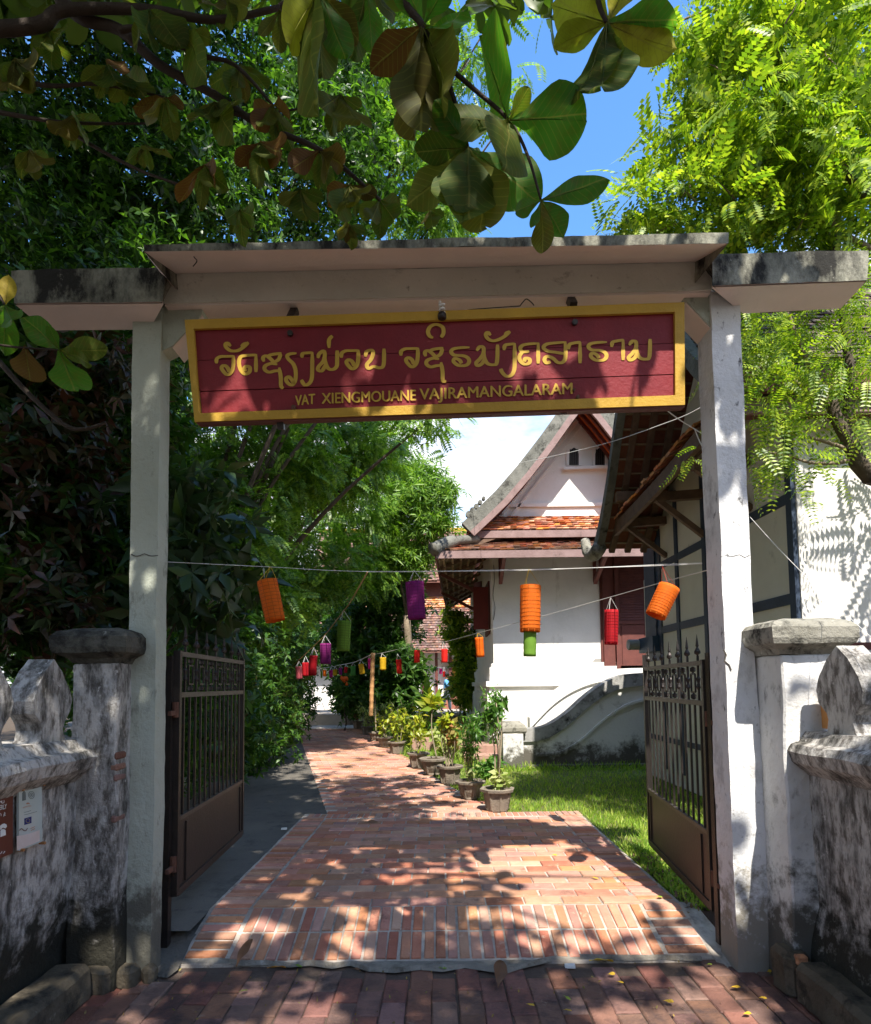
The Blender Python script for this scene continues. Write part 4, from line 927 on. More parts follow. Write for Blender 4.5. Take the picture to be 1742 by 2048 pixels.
q = MB().tube(cr_spline([at(940, 1060, YV), at(928, 1066, YV), at(917, 1058, YV)], 4), [.12, .12, .11, .11, .1, .1, .08, .07, .05], 8)
# skirt roofs (upper at the gable foot, lower round the hall)
def skirt(y_e, z_e, y_t, z_t, x0, x1, x0t, nu, nv, nm, m=M_tile):
    MB().add([(x0, y_e, z_e), (x1, y_e, z_e), (x1, y_t, z_t), (x0t, y_t, z_t), (x0, y_e, z_e - .06), (x1, y_e, z_e - .06), (x1, y_t, z_t - .06), (x0t, y_t, z_t - .06)], [(0, 1, 2, 3), (7, 6, 5, 4), (0, 4, 5, 1), (3, 7, 4, 0), (1, 5, 6, 2)]).build(nm + '_boarding', M_wood, T)
    t_ = tiles(MB(), (x0, y_e - .02, z_e + .005), (x1, y_e - .02, z_e + .005), (x0t, y_t, z_t + .005), (x1, y_t, z_t + .005), nu, nv, .028, jit=.016)
    t_.build(nm + '_tiles', m, T, kind='stuff')
    MB().box(x0, x1, y_e - .05, y_e - .005, z_e - .16, z_e - .005).build(nm + '_fascia', M_fascia, T)
skirt(12.80, 4.86, YT, 5.36, at(940, 1060, 12.8).x, 5.6, at(1000, 1030, 13.5).x, 34, 7, 'upper_skirt')
MB().box(at(945, 1080, 12.9).x, 5.3, 12.95, YT, 4.62, 4.68).build('soffit', M_maroon, T)
EX = at(872, 1105, 12.35).x
M_mix = mat('clay_tile_mixed', (.40, .16, .07), (.16, .075, .05), 1.6, .9, .4, 40, [((.07, .04, .03), .52, .7, 2.2, None)], rand=-.4)
skirt(12.35, 4.33, 13.35, 4.80, EX, 5.6, EX + .95, 38, 8, 'lower_skirt', M_mix)
# left side of the lower skirt running back, its underside open to view
XE0, XE1 = EX, EX + .42
MB().add([(XE0, 12.35, 4.33), (XE1, 22, 4.33), (xl_ + .02, 22, 4.95), (EX + .95, 13.3, 4.80), (XE0, 12.35, 4.28), (XE1, 22, 4.28), (xl_ + .02, 22, 4.90), (EX + .95, 13.3, 4.75)], [(3, 2, 1, 0), (4, 5, 6, 7), (0, 1, 5, 4), (0, 4, 7, 3)]).build('side_boarding', M_batten, T)
t_ = tiles(MB(), (XE1, 22, 4.34), (XE0, 12.35, 4.34), (xl_, 22, 4.96), (EX + .95, 13.3, 4.81), 60, 8, .028, jit=.012); t_.build('side_tiles', M_mix, T, kind='stuff')
MB().hexa([(XE0 - .03, 12.32, 4.18), (XE0 + .01, 12.32, 4.18), (XE0 + .01, 12.32, 4.34), (XE0 - .03, 12.32, 4.34), (XE1 - .03, 22, 4.18), (XE1 + .01, 22, 4.18), (XE1 + .01, 22, 4.34), (XE1 - .03, 22, 4.34)]).build('side_fascia', M_maroon, T)
for k in range(9):
    y = 12.8 + k * 1.05; f_ = (y - 12.35) / 9.65; MB().bar((XE0 + .42 * f_ + .04, y, 4.27), (xl_, y, 4.72), .07, .08).build('rafter', M_wood, T)
for k in range(6):
    f_ = (k + .5) / 6; a = Vector((XE0 + .05, 12.5, 4.31)).lerp(Vector((xl_, 13.4, 4.73)), f_); b = Vector((XE1 + .05, 21.9, 4.31)).lerp(Vector((xl_, 21.9, 4.86)), f_)
    MB().bar(a - Vector((0, 0, .05)), b - Vector((0, 0, .05)), .05, .03).build('batten', M_batten, T)
q = MB().tube(cr_spline([tp(1000, 1076, 13.0), tp(950, 1078, 12.8), tp(905, 1083, 12.55), tp(866, 1100, 12.30)], 4), [.07] * 4 + [.10] * 4 + [.14] * 4 + [.16], 8); q.build('hip_cap', M_verge, T, True)
for px in (1001, 1190):   # eave struts
    a = tp(px, 1165, YT - .05); b = Vector((a.x - .02, 12.45, 4.25)); MB().bar(a, b, .08, .09).build('eave_strut', M_maroon, T)
    MB().bar(a + Vector((0, 0, .02)), (a.x, YT - .03, 4.5), .07, .05, up=(0, 1, 0)).build('eave_strut', M_maroon, T)
for y in (14.2, 17): MB().bar((xl_ - .02, y, 3.6), (XE0 + .1, y, 4.2), .08, .08).build('eave_strut', M_maroon, T)
# side shutters
MB().hexa([tp(947, 1256, 14.4), tp(962, 1252, 14.2), tp(962, 1162, 14.2), tp(947, 1166, 14.4), tp(949, 1256, 14.5), tp(964, 1252, 14.3), tp(964, 1162, 14.3), tp(949, 1166, 14.5)]).build('window_shutter', M_maroon, T)
MB().box(xl_ - .04, xl_ + .01, 14.1, 15.2, 2.75, 4.0).build('window_frame', M_maroon, T)
MB().box(xl_ - .40, xl_ - .05, 14.05, 14.1, 2.85, 3.85).build('window_shutter', mat('red_shutter', (.13, .018, .014), None, 6, .6, .2), T)
# doorway
DY = YT - .06
dx0, dx1, dxm = tp(1205, 1200, DY).x, tp(1300, 1200, DY).x, tp(1228, 1200, DY).x
dz0, dz1 = tp(1240, 1354, DY).z, tp(1240, 1112, DY).z
MB().box(dx0 - .05, dx1 + .1, DY + .02, YT + .03, dz0, dz1 + .08).build('door_frame', M_maroon, T)
MB().box(dx0 - .06, dx1 + .1, DY - .1, DY + .02, dz1 + .085, dz1 + .12).build('door_lintel', M_tile, T)
MB().box(dx0, dxm - .01, DY - .02, DY + .015, dz0 + .02, dz1).build('door_leaf', M_maroon, T)
dl = MB().box(dxm + .01, dx1, DY - .04, DY + .012, dz0 + .02, dz1).build('door_leaf', M_maroon, T)
for k in range(22):
    z = dz0 + 1.28 + k * .058; MB().hexa([(dxm + .12, DY - .055, z), (dx1 - .16, DY - .055, z), (dx1 - .16, DY - .045, z + .035), (dxm + .12, DY - .045, z + .035), (dxm + .12, DY - .041, z), (dx1 - .16, DY - .041, z), (dx1 - .16, DY - .041, z + .04), (dxm + .12, DY - .041, z + .04)]).build('louvre', M_maroon, dl)
MB().box(dxm + .14, dx1 - .18, DY - .056, DY - .041, dz0 + .25, dz0 + 1.15).build('door_panel', M_maroon, dl)
for a, b in ((dxm + .01, dxm + .09), (dx1 - .12, dx1 - .04)): MB().box(a, b, DY - .062, DY - .041, dz0 + .03, dz1 - .02).build('door_stile', M_maroon, dl)
for z in (dz0 + .1, dz0 + 1.18, dz1 - .12): MB().box(dxm + .092, dx1 - .122, DY - .060, DY - .041, z, z + .08).build('door_rail', M_maroon, dl)
# plaster cracks on the front wall
for pts in ([(987, 1130), (989, 1160), (986, 1190), (990, 1215), (987, 1240)], [(985, 1334), (1060, 1336), (1130, 1333), (1200, 1332)]):
    sp = [tp(a, b, YT - .008) for a, b in pts]; MB().tube(cr_spline(sp, 3), .007, 4).build('wall_crack', mat('crack_dark', (.10, .09, .08), None, 5), T)
roughen(MB().prism([tp(1182, 1328, YT - .01), tp(1190, 1318, YT - .01), tp(1206, 1317, YT - .01), tp(1207, 1330, YT - .01), tp(1195, 1334, YT - .01)], (0, .02, 0)).build('plaster_patch', mat('bare_render', (.30, .29, .27), None, 9), T), .003, .08)
# ---------------------------------------------------------------- front stair with sweeping balustrades
S = thing('temple_stair', 'white stair with sweeping weathered balustrades leading up to the maroon door', 'stair', (3, 12, 0))
def rail(pts, Y, dep, nm, w0=.12, m=M_stairg, below=None):
    P = cr_spline([at(a, b, Y) for a, b in pts], 4)
    up = [p_ + Vector((0, 0, w0)) for p_ in P]; MB().prism(up + list(reversed(P)), (0, dep, 0)).build(nm, m, S, False)
    return P
near = [(1044, 1484), (1087, 1480), (1130, 1456), (1173, 1418), (1216, 1388), (1259, 1374), (1330, 1370)]
P = rail(near, 11.5, .36, 'balustrade_rail', .25)
wall_poly = [p_ + Vector((0, .05, .01)) for p_ in P] + [Vector((P[-1].x, 11.55, -.05)), Vector((P[0].x, 11.55, -.05))]
o = MB().prism(list(reversed(wall_poly)), (0, .24, 0)).build('balustrade_wall', M_stair, S)
P2 = [p_ + Vector((.28, .005, -.28)) for p_ in P[:-2]]
MB().prism([p_ + Vector((0, 0, .05)) for p_ in P2] + list(reversed(P2)), (0, .06, 0)).build('balustrade_moulding', M_stair, S)
far = [(1060, 1458), (1082, 1434), (1110, 1407), (1146, 1383), (1190, 1366), (1240, 1360), (1320, 1358)]
P = rail(far, 12.75, .34, 'balustrade_rail', .24, M_stair)
wall_poly = [p_ + Vector((0, .05, .01)) for p_ in P] + [Vector((P[-1].x, 12.8, -.05)), Vector((P[0].x, 12.8, -.05))]
MB().prism(list(reversed(wall_poly)), (0, .2, 0)).build('balustrade_wall', M_stair, S)
for k in range(9):
    x = 2.0 + k * .30; MB().box(x, 5, 11.8, 12.74, -.05 + k * .18, .13 + k * .18).build('step', M_stair, S)
a, b = at(1006, 1527, 11.45), at(1047, 1527, 11.45)
o = MB().bbox(a.x, b.x, 11.4, 11.85, -.05, .62, .01).build('newel', M_wallL, S)
o = MB().lathe([(.30, 0), (.34, .05), (.34, .11), (.30, .17), (.18, .23)], ((a.x + b.x) / 2, 11.62, .61), 4, rot=math.pi / 4, sx=1.05).build('newel_cap', M_cap, S); roughen(o, .008, .08)
MB().box(1.5, 6, 11.3, 11.48, -.06, .03).build('plinth_course', M_stair, S)
st2 = thing('garden_steps', 'two low pink steps behind the plants left of the stair post', 'steps', (1.1, 12.6, 0))
M_pstep = mat('pink_step', (.36, .22, .17), None, 4, .9, .3)
for k, (x0, x1, y0, z1) in enumerate(((.55, 1.3, 12.1, .14), (.7, 1.3, 12.5, .30))): MB().bbox(x0, x1, y0, y0 + .8, -.04, z1, .01).build('step', M_pstep, st2)
lg = MB().bbox(-.6, 1.0, 14.6, 14.9, -.04, .28, .015); tag(lg.build('garden_ledge', M_pstep), 'low pinkish brick ledge crossing the lawn behind the pots', 'ledge')
# ---------------------------------------------------------------- far tiled hall
F = thing('far_hall', 'distant white hall with tiered brown tile roofs and a gold door', 'building', (0, 31, 0))
MB().box(-7, 4.5, 30, 38, -.1, 4.0).build('walls', M_white, F)
def fr_roof(px0, px1, ye, Ye, yt, Yt, nv, nm, m):
    a, b = at(px0, ye, Ye), at(px1, ye, Ye); c_, d = at(px0, yt, Yt), at(px1, yt, Yt)
    b.z = a.z = (a.z + b.z) / 2; d.z = c_.z = (c_.z + d.z) / 2; b.x = d.x; a.x = c_.x = min(a.x, c_.x)
    MB().add([a, b, d, c_, a - Vector((0, 0, .1)), b - Vector((0, 0, .1)), d - Vector((0, 0, .1)), c_ - Vector((0, 0, .1))], [(0, 1, 2, 3), (7, 6, 5, 4), (0, 4, 5, 1), (1, 5, 6, 2)]).build(nm, m, F)
    tiles(MB(), a, b, c_, d, 60, nv, .04).build(nm + '_tiles', m, F, kind='stuff')
M_ft = mat('far_roof_tile', (.21, .115, .085), (.15, .08, .06), 2, .9, .4, 20, rand=-.4)
M_fto = mat('far_roof_tile_sunlit', (.50, .21, .08), None, 3, .9, .4, 20, rand=-.35)  # sun on the roof band is put into a brighter tile colour
fr_roof(640, 965, 1302, 28.9, 1216, 30.4, 18, 'lower_roof', M_ft)
fr_roof(640, 965, 1216, 30.35, 1194, 30.9, 5, 'sunlit_roof_band', M_fto)
fr_roof(640, 965, 1162, 30.2, 1064, 33.0, 18, 'upper_roof', M_ft)
a = at(640, 1195, 31); b = at(965, 1150, 31); MB().box(a.x, b.x, 30.95, 31.2, a.z - 1, b.z).build('clerestory', M_maroon, F)
a = at(640, 1066, 33.1); b = at(965, 1060, 33.1); MB().box(a.x, b.x, 33, 33.3, a.z - .1, b.z + .12).build('ridge_cap', M_yel, F)
for px in (800, 846, 873, 901): 
    x = at(px, 1350, 29.6).x; MB().box(x - .07, x + .07, 29.5, 29.64, 0, 3.4).build('column', M_maroon, F)
a, b = at(903, 1392, 29.95), at(930, 1318, 29.95); dr = MB().box(a.x, b.x, 29.88, 29.95, a.z, b.z).build('door', mat('gilded_door', (.50, .30, .04), (.30, .16, .02), 14, .4, .5, 14, metal=.3), F)
MB().box(a.x - .12, a.x, 29.8, 29.95, a.z, b.z + .2).build('door_frame', M_maroon, F); MB().box(b.x, b.x + .12, 29.8, 29.95, a.z, b.z + .2).build('door_frame', M_maroon, F)
a = at(890, 1422, 28.5); b = at(965, 1392, 28.5); 
for k in range(3): MB().box(a.x - .3, b.x + 1, 28.2 + k * .4, 29.8, a.z - .6 + k * .25 - .3, b.z - .55 + k * .27).build('step', mat('red_brick_step', (.30, .12, .08), None, 5), F)
MB().box(-7.2, 4.6, 29.65, 29.99, -.1, .75).build('plinth', M_white, F)
# ---------------------------------------------------------------- far white shrine stair on the left
W = thing('shrine_stair', 'bright white shrine wall and stair at the far end of the path', 'shrine', (-9, 44, 0))
def fw(pix, Y, dep, nm, m=M_white): return MB().prism([at(a, b, Y) for a, b in pix], (0, dep, 0)).build(nm, m, W)
M_wsh = mat('bluish_wall', (.42, .41, .47), None, 2, .9, .2)
fw([(560, 1412), (585, 1412), (585, 1374), (560, 1374)], 44, 1, 'wall')
fw([(584, 1405), (627, 1405), (627, 1390), (584, 1388)], 44.2, 1, 'low_wall', M_wsh); fw([(590, 1388), (628, 1388), (628, 1372), (590, 1372)], 45.5, .4, 'recess', M_wsh)
fw([(627, 1412), (645, 1412), (645, 1372), (640, 1376), (634, 1384), (627, 1390)], 43.8, .6, 'stair_cheek')
fw([(645, 1412), (660, 1412), (660, 1362), (656, 1358), (642, 1358), (641, 1372), (645, 1374)], 43.6, .7, 'gate_pillar')
fw([(560, 1416), (645, 1416), (645, 1411), (560, 1411)], 43.2, .5, 'brick_kerb', M_pstep)
fw([(660, 1412), (730, 1412), (730, 1370), (660, 1370)], 46, .6, 'wall')
MB().lathe([(.2, 0), (.34, .35), (.40, .42)], at(653, 1394, 43.2), 8).build('flower_pot', M_maroon, W)
# cloths
M_pk = mat('pink_cloth', (.75, .06, .30), None, 5, .8, .2, trans=.3); M_bl = mat('blue_cloth', (.06, .12, .45), None, 5, .8, .2, trans=.2); M_rd = mat('red_cloth', (.65, .04, .03), None, 5, .8, .2, trans=.3)
def cloth(pix, Y, m, lab, grp=None):
    P = [at(a, b, Y) for a, b in pix]; q = MB(); q.prism(P, (0, .05, 0)); o = q.build('cloth', m); roughen(o, .05, .25, 9); return tag(o, lab, 'cloth')
cloth([(612, 1358), (621, 1354), (632, 1362), (634, 1368), (618, 1368)], 42.5, M_pk, 'bright pink cloth hanging at the far end of the path')
cloth([(626, 1360), (634, 1350), (642, 1352), (641, 1361), (633, 1364)], 42.3, M_pk, 'smaller pink cloth beside the white shrine pillar')
cloth([(613, 1372), (618, 1368), (634, 1368), (629, 1376), (616, 1377)], 42.4, M_bl, 'blue cloth hanging below the pink cloth far down the path')
cloth([(597, 1377), (606, 1373), (616, 1376), (612, 1381), (603, 1379)], 42.1, M_rd, 'red cloth low by the hedge far down the path')
# ================================================================== VEGETATION
LT = leaf_t(); R6 = [rosette_t(6, .36, s) for s in range(4)]; R5n = [rosette_t(6, .17, 20 + s) for s in range(3)]
FR = frond_t(); FRs = frond_t(9, .17, .36, .35)
def foliage(parent, blobs, k, rad, tm, m, size, droop=.5, shell=.5, mask=None, name='crown'):
    P, O = blob_pts(blobs, shell); P, O = clumps(P, O, k, rad)
    if mask is not None:
        kk = mask(P); P, O = P[kk], O[kk]
    D = O + RNG.normal(size=P.shape) * .8 + np.array([0, 0, -droop]); S = RNG.uniform(.5, 1.35, len(P)) * size
    obs = []; parts = tm if isinstance(tm, list) else [tm]; idx = RNG.integers(0, len(parts), len(P)); n_ = 0
    # one mesh per crown: the templates are joined
    V, Fc, base = [], [], 0
    off = np.array(chain_offset(parent))
    for t_i, (tv, tf) in enumerate(parts):
        s = idx == t_i; p_, d_, s_ = P[s], unit(D[s]), S[s]; N = len(p_)
        if not N: continue
        U = unit(RNG.normal(size=(N, 3)) * .7 + np.array([0, -.15, 1.1])); B = unit(np.cross(U, d_)); U = np.cross(d_, B)
        Rm = np.stack([d_, B, U], axis=1); v = np.einsum('nj,kjc->nkc'.replace('nj,kjc', 'kj,njc'), tv, Rm) * s_[:, None, None] + p_[:, None, :]
        V.append(v.reshape(-1, 3)); Fc.append((tf[None] + (np.arange(N) * len(tv))[:, None, None] + base).reshape(-1, 3)); base += N * len(tv)
    me = mesh_np(name, np.vstack(V) - off, np.vstack(Fc)); o = newobj(name, me, m, parent); o['kind'] = 'stuff'; return o
def P3(px, py, Y): return tuple(at(px, py, Y))
# ---- deep green tree masses left of the path
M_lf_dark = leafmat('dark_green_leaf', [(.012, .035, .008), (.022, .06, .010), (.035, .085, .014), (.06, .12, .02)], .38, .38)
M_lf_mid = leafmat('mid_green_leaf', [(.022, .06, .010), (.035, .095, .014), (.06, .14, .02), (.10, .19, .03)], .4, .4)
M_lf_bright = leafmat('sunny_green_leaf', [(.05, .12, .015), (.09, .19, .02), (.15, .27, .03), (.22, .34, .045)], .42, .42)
M_lf_spark = leafmat('shade_sparkle_leaf', [(.012, .035, .008), (.02, .055, .010), (.035, .085, .014), (.07, .16, .02), (.12, .24, .03)], .42, .4)  # mostly dark with few bright leaves: shade and sun sparkle put into the colour
M_lf_lime = leafmat('lime_leaf', [(.06, .13, .015), (.14, .24, .02), (.22, .33, .025), (.32, .43, .03), (.44, .50, .05)], .42, .42, tmul=1.3)
M_lf_red = leafmat('dark_red_leaf', [(.05, .012, .010), (.035, .03, .010), (.02, .05, .012), (.07, .02, .012)], .3, .45)
def tree(name, label, base, blobs, k, rad, tm, m, size, tr=.14, group=None, bark=None, fork=None, cat='tree', **kw):
    t = thing(name, label, cat, base, group=group)
    fk = Vector(fork) if fork else Vector(base) + Vector((0, 0, 1.6))
    tips = [Vector(b[0]) for b in blobs]
    q = MB().tube(cr_spline([base, Vector(base).lerp(fk, .5) + Vector((.06, .04, 0)), fk], 3), [tr * 1.35, tr * 1.2, tr * 1.1, tr, tr, tr, tr * .95][:7], 8)
    q.build('trunk', bark or M_bark, t, True)
    for tip in tips: limbs(MB(), fk, [tip], tr * .42, tr * .09, n=5).build('limb', bark or M_bark, t, True)
    foliage(t, blobs, k, rad, tm, m, size, **kw); return t
def Bl(px, py, Y, rx, rz, ry, n):
    """blob from a pixel centre at a real distance, radii in metres"""
    return (P3(px, py, Y), (rx, ry, rz), n)
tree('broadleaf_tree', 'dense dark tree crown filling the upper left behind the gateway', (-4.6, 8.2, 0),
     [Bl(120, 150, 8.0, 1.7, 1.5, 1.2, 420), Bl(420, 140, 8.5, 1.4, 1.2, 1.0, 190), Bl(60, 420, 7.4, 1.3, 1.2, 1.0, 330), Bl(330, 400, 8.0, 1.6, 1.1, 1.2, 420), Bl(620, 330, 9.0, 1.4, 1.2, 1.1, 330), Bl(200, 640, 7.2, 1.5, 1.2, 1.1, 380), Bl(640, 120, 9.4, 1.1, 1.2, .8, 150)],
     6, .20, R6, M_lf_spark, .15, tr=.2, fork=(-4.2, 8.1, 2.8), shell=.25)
tree('feathery_tree', 'fine leaved tree against the blue sky above the middle of the lintel', (-4.9, 11.8, 0),
     [Bl(800, 330, 11, .95, 1.25, .8, 150), Bl(700, 200, 11, 1.0, 1.3, .8, 170), Bl(880, 440, 11, .55, .4, .5, 60), Bl(940, 120, 10.5, .25, .7, .4, 22), Bl(1040, 200, 10.5, .28, .35, .3, 9), Bl(1000, 10, 10.5, .3, .2, .3, 10), Bl(790, 60, 10.5, .8, .7, .6, 90)],
     4, .16, FR, M_lf_bright, .36, tr=.13, fork=(-4.6, 11.6, 3.0), shell=.2)
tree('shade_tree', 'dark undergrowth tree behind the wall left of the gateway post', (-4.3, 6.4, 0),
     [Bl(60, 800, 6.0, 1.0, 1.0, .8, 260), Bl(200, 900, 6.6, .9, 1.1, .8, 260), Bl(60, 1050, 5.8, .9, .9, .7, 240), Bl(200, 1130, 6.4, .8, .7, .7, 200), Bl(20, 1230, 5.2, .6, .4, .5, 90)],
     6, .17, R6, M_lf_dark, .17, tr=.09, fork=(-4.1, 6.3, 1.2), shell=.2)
tree('copper_shrub', 'reddish leaved shrub in deep shade behind the left wall', (-3.6, 5.6, 0),
     [Bl(110, 960, 5.4, .5, .7, .4, 70), Bl(60, 1200, 4.9, .5, .3, .35, 40), Bl(190, 800, 5.6, .4, .6, .4, 40)],
     4, .14, R6, M_lf_red, .17, tr=.04, fork=(-3.6, 5.6, .9), shell=.1, cat='shrub', droop=.9)
tree('tamarind_tree', 'feathery green tree arching over the left side of the path under the sign', (-5.0, 13.5, 0),
     [Bl(500, 930, 12.5, 1.9, 1.1, 1.4, 360), Bl(660, 900, 14.5, 1.45, 1.0, 1.1, 240), Bl(700, 1010, 19, 1.5, 1.1, 1.2, 190), Bl(420, 1080, 11.5, 1.3, 1.0, 1.1, 230), Bl(600, 1130, 17, 1.8, 1.2, 1.2, 270), Bl(760, 880, 16, .8, .65, .6, 60), Bl(860, 838, 11.5, .55, .2, .3, 22), Bl(480, 1200, 12.5, 1.3, .7, .9, 170), Bl(720, 1130, 20, 1.2, .95, .9, 120)],
     6, .22, FR, M_lf_bright, .36, tr=.2, fork=(-4.8, 13.2, 2.6), shell=.3)
tree('willow_leaf_tree', 'slender leaved tree with drooping tips between the sign and the far roof', (-.95, 21, 0),
     [Bl(850, 990, 20, .95, .85, .8, 150), Bl(800, 960, 20.5, .9, .8, .7, 110), Bl(865, 1050, 20, .7, .35, .6, 60), Bl(820, 1110, 20.5, .9, .7, .7, 110), Bl(780, 1040, 21, .9, .8, .7, 110)],
     6, .18, R5n, M_lf_bright, .34, tr=.13, fork=(-1.0, 21, 4.0), shell=.3, bark=M_barkl, droop=1.3)
hb = []
for (px, py, Y, rx, rz, n) in ((400, 1420, 9, 1.0, 1.1, 260), (300, 1380, 7.5, 1.0, 1.3, 260), (440, 1330, 11, 1.2, 1.1, 300), (500, 1440, 12.3, 1.0, .85, 280), (500, 1330, 14, 1.4, 1.3, 320), (545, 1400, 17, 1.2, 1.1, 260), (470, 1480, 11, .7, .5, 150), (540, 1320, 20, 1.5, 1.4, 220), (548, 1395, 24, .9, .9, 130)): hb.append(Bl(px, py, Y, rx, rz, rx, n))
tree('clipped_hedge', 'dark leafy hedge lining the left side of the path behind the open gate leaf', (-4.6, 12, 0), hb, 6, .17, R6, M_lf_mid, .15, tr=.07, fork=(-4.6, 12, .5), shell=.45, cat='hedge')
tree('broad_shrub', 'broad leaved shrub with dull hanging leaves just behind the left post', (-2.75, 5.4, 0),
     [Bl(400, 1100, 5.2, .40, .45, .35, 26), Bl(370, 1000, 5.3, .3, .35, .3, 16), Bl(430, 1210, 5.6, .35, .25, .3, 14)], 3, .16, R6, leafmat('dull_broad_leaf', [(.02, .05, .02), (.035, .07, .025), (.05, .08, .02)], .3, .35), .27, tr=.03, fork=(-2.7, 5.4, 1.4), shell=.1, cat='shrub', droop=1.2)
tree('flowering_bush', 'tall leafy bush behind the bamboo pole on the right side of the path', (-2.6, 23.5, 0),
     [Bl(720, 1260, 22, 1.2, 1.3, 1, 190), Bl(790, 1220, 22, 1.1, 1.3, 1, 190), Bl(735, 1340, 22, 1.2, .9, 1, 190), Bl(800, 1340, 21, .9, .8, .8, 150), Bl(712, 1392, 22, .8, .6, .8, 110), Bl(780, 1395, 21, 1.0, .5, .8, 110), Bl(770, 1150, 22.5, 1.1, .8, .9, 110), Bl(660, 1250, 25, 1.3, 1.4, .9, 120), Bl(620, 1290, 30, 1.6, .9, .9, 90)],
     6, .2, R6, M_lf_mid, .26, tr=.1, fork=(-2.6, 23.5, 1), shell=.45, cat='bush')
tree('bright_shrub', 'bright green shrub at the corner of the white temple hall', (.85, 20, 0),
     [Bl(925, 1265, 19.5, .55, .6, .5, 60), Bl(940, 1320, 19.5, .45, .6, .5, 60), Bl(935, 1375, 19, .42, .6, .4, 60), Bl(905, 1240, 19.5, .3, .3, .3, 18)], 6, .14, R6, M_lf_lime, .22, tr=.05, fork=(.9, 19.8, 1), shell=.3, cat='shrub')
tree('orange_blossom_shrub', 'small shrub with an orange flower cluster left of the bamboo pole', (-3.2, 21, 0), [Bl(690, 1385, 20.5, .5, .4, .4, 20)], 5, .12, R6, M_lf_mid, .2, tr=.03, fork=(-3.2, 21, .6), cat='shrub')
of = MB()
for k in range(10):
    c0 = Vector(P3(691 + random.gauss(0, 4), 1361 + random.gauss(0, 4), 20)); of.lathe([(.01, -.06), (.06, .0), (.02, .09)], c0, 5)
tag(of.build('blossom', mat('orange_blossom', (.85, .16, .02), None, 5, .6, 0, trans=.3)), 'orange blossoms on the shrub between the far lanterns', 'flowers', kind='stuff')
# far tree line
fb = [((-34 + i * 5.2 + random.uniform(-1, 1), 52 + random.uniform(-3, 3), 5 + random.uniform(-1, 2)), (4.2, 3, 5.5), 210) for i in range(7)]
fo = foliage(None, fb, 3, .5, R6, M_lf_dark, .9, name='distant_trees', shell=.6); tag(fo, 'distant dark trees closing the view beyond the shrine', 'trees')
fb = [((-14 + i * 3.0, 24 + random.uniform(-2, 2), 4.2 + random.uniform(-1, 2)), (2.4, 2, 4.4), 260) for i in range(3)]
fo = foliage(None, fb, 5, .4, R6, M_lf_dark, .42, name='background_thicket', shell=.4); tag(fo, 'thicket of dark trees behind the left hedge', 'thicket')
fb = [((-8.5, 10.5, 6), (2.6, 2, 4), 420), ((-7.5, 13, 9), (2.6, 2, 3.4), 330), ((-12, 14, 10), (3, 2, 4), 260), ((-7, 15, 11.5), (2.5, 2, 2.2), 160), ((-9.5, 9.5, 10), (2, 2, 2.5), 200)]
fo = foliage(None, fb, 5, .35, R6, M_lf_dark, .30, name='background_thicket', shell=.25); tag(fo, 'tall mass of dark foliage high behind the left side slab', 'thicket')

# ---- right: lime green tree with pinnate leaves
G = thing('gooseberry_tree', 'bright lime green tree with feathery fronds over the right side of the gateway', 'tree', (4.9, 4.9, 0))
trk = cr_spline([(4.9, 5.0, -.2), (4.6, 5.0, 1.5), (4.35, 5.0, 3.0), P3(1742, 950, 4.9), P3(1700, 880, 4.9)], 3)
MB().tube(trk, [.14 - .0065 * i for i in range(len(trk))], 8).build('trunk', M_bark, G, True)
def gb(pts, r0, r1, m=M_barkl, Y=4.9):
    sp = cr_spline([P3(*p_) if len(p_) == 3 else P3(p_[0], p_[1], Y) for p_ in pts], 4); L = len(sp)
    MB().tube(sp, [r0 + (r1 - r0) * i / (L - 1) for i in range(L)], 6).build('branch', m, G, True)
gb([(1742, 960), (1700, 885), (1672, 835), (1662, 800)], .07, .045, M_bark); gb([(1672, 835), (1640, 770), (1600, 690), (1575, 620)], .03, .012, M_barkl)
gb([(1690, 860), (1700, 760), (1690, 660), (1675, 560), (1670, 450)], .045, .02, M_bark); gb([(1662, 810), (1600, 770), (1560, 740), (1500, 735)], .022, .008)
gb([(1742, 905), (1680, 925), (1620, 925), (1580, 912), (1540, 905)], .02, .006); gb([(1700, 900), (1640, 880), (1600, 872), (1560, 862)], .018, .006)
gb([(1742, 400, 4.7), (1700, 350, 4.7), (1659, 320, 4.7), (1614, 269, 4.7), (1600, 200, 4.7), (1612, 120, 4.7)], .05, .015, M_bark); gb([(1345, 48), (1397, 28), (1435, 22), (1469, 41), (1521, 69), (1552, 100), (1600, 190)][::-1], .022, .008)
gb([(1362, 396), (1390, 362), (1424, 344), (1466, 336), (1540, 320), (1614, 275)][::-1], .02, .006); gb([(1459, 462), (1524, 393), (1580, 340), (1640, 310)][::-1], .02, .007)
gb([(1742, 500), (1690, 470), (1650, 430), (1614, 360)], .035, .015); gb([(1614, 275), (1560, 290), (1500, 280), (1430, 270), (1360, 300)], .018, .005)
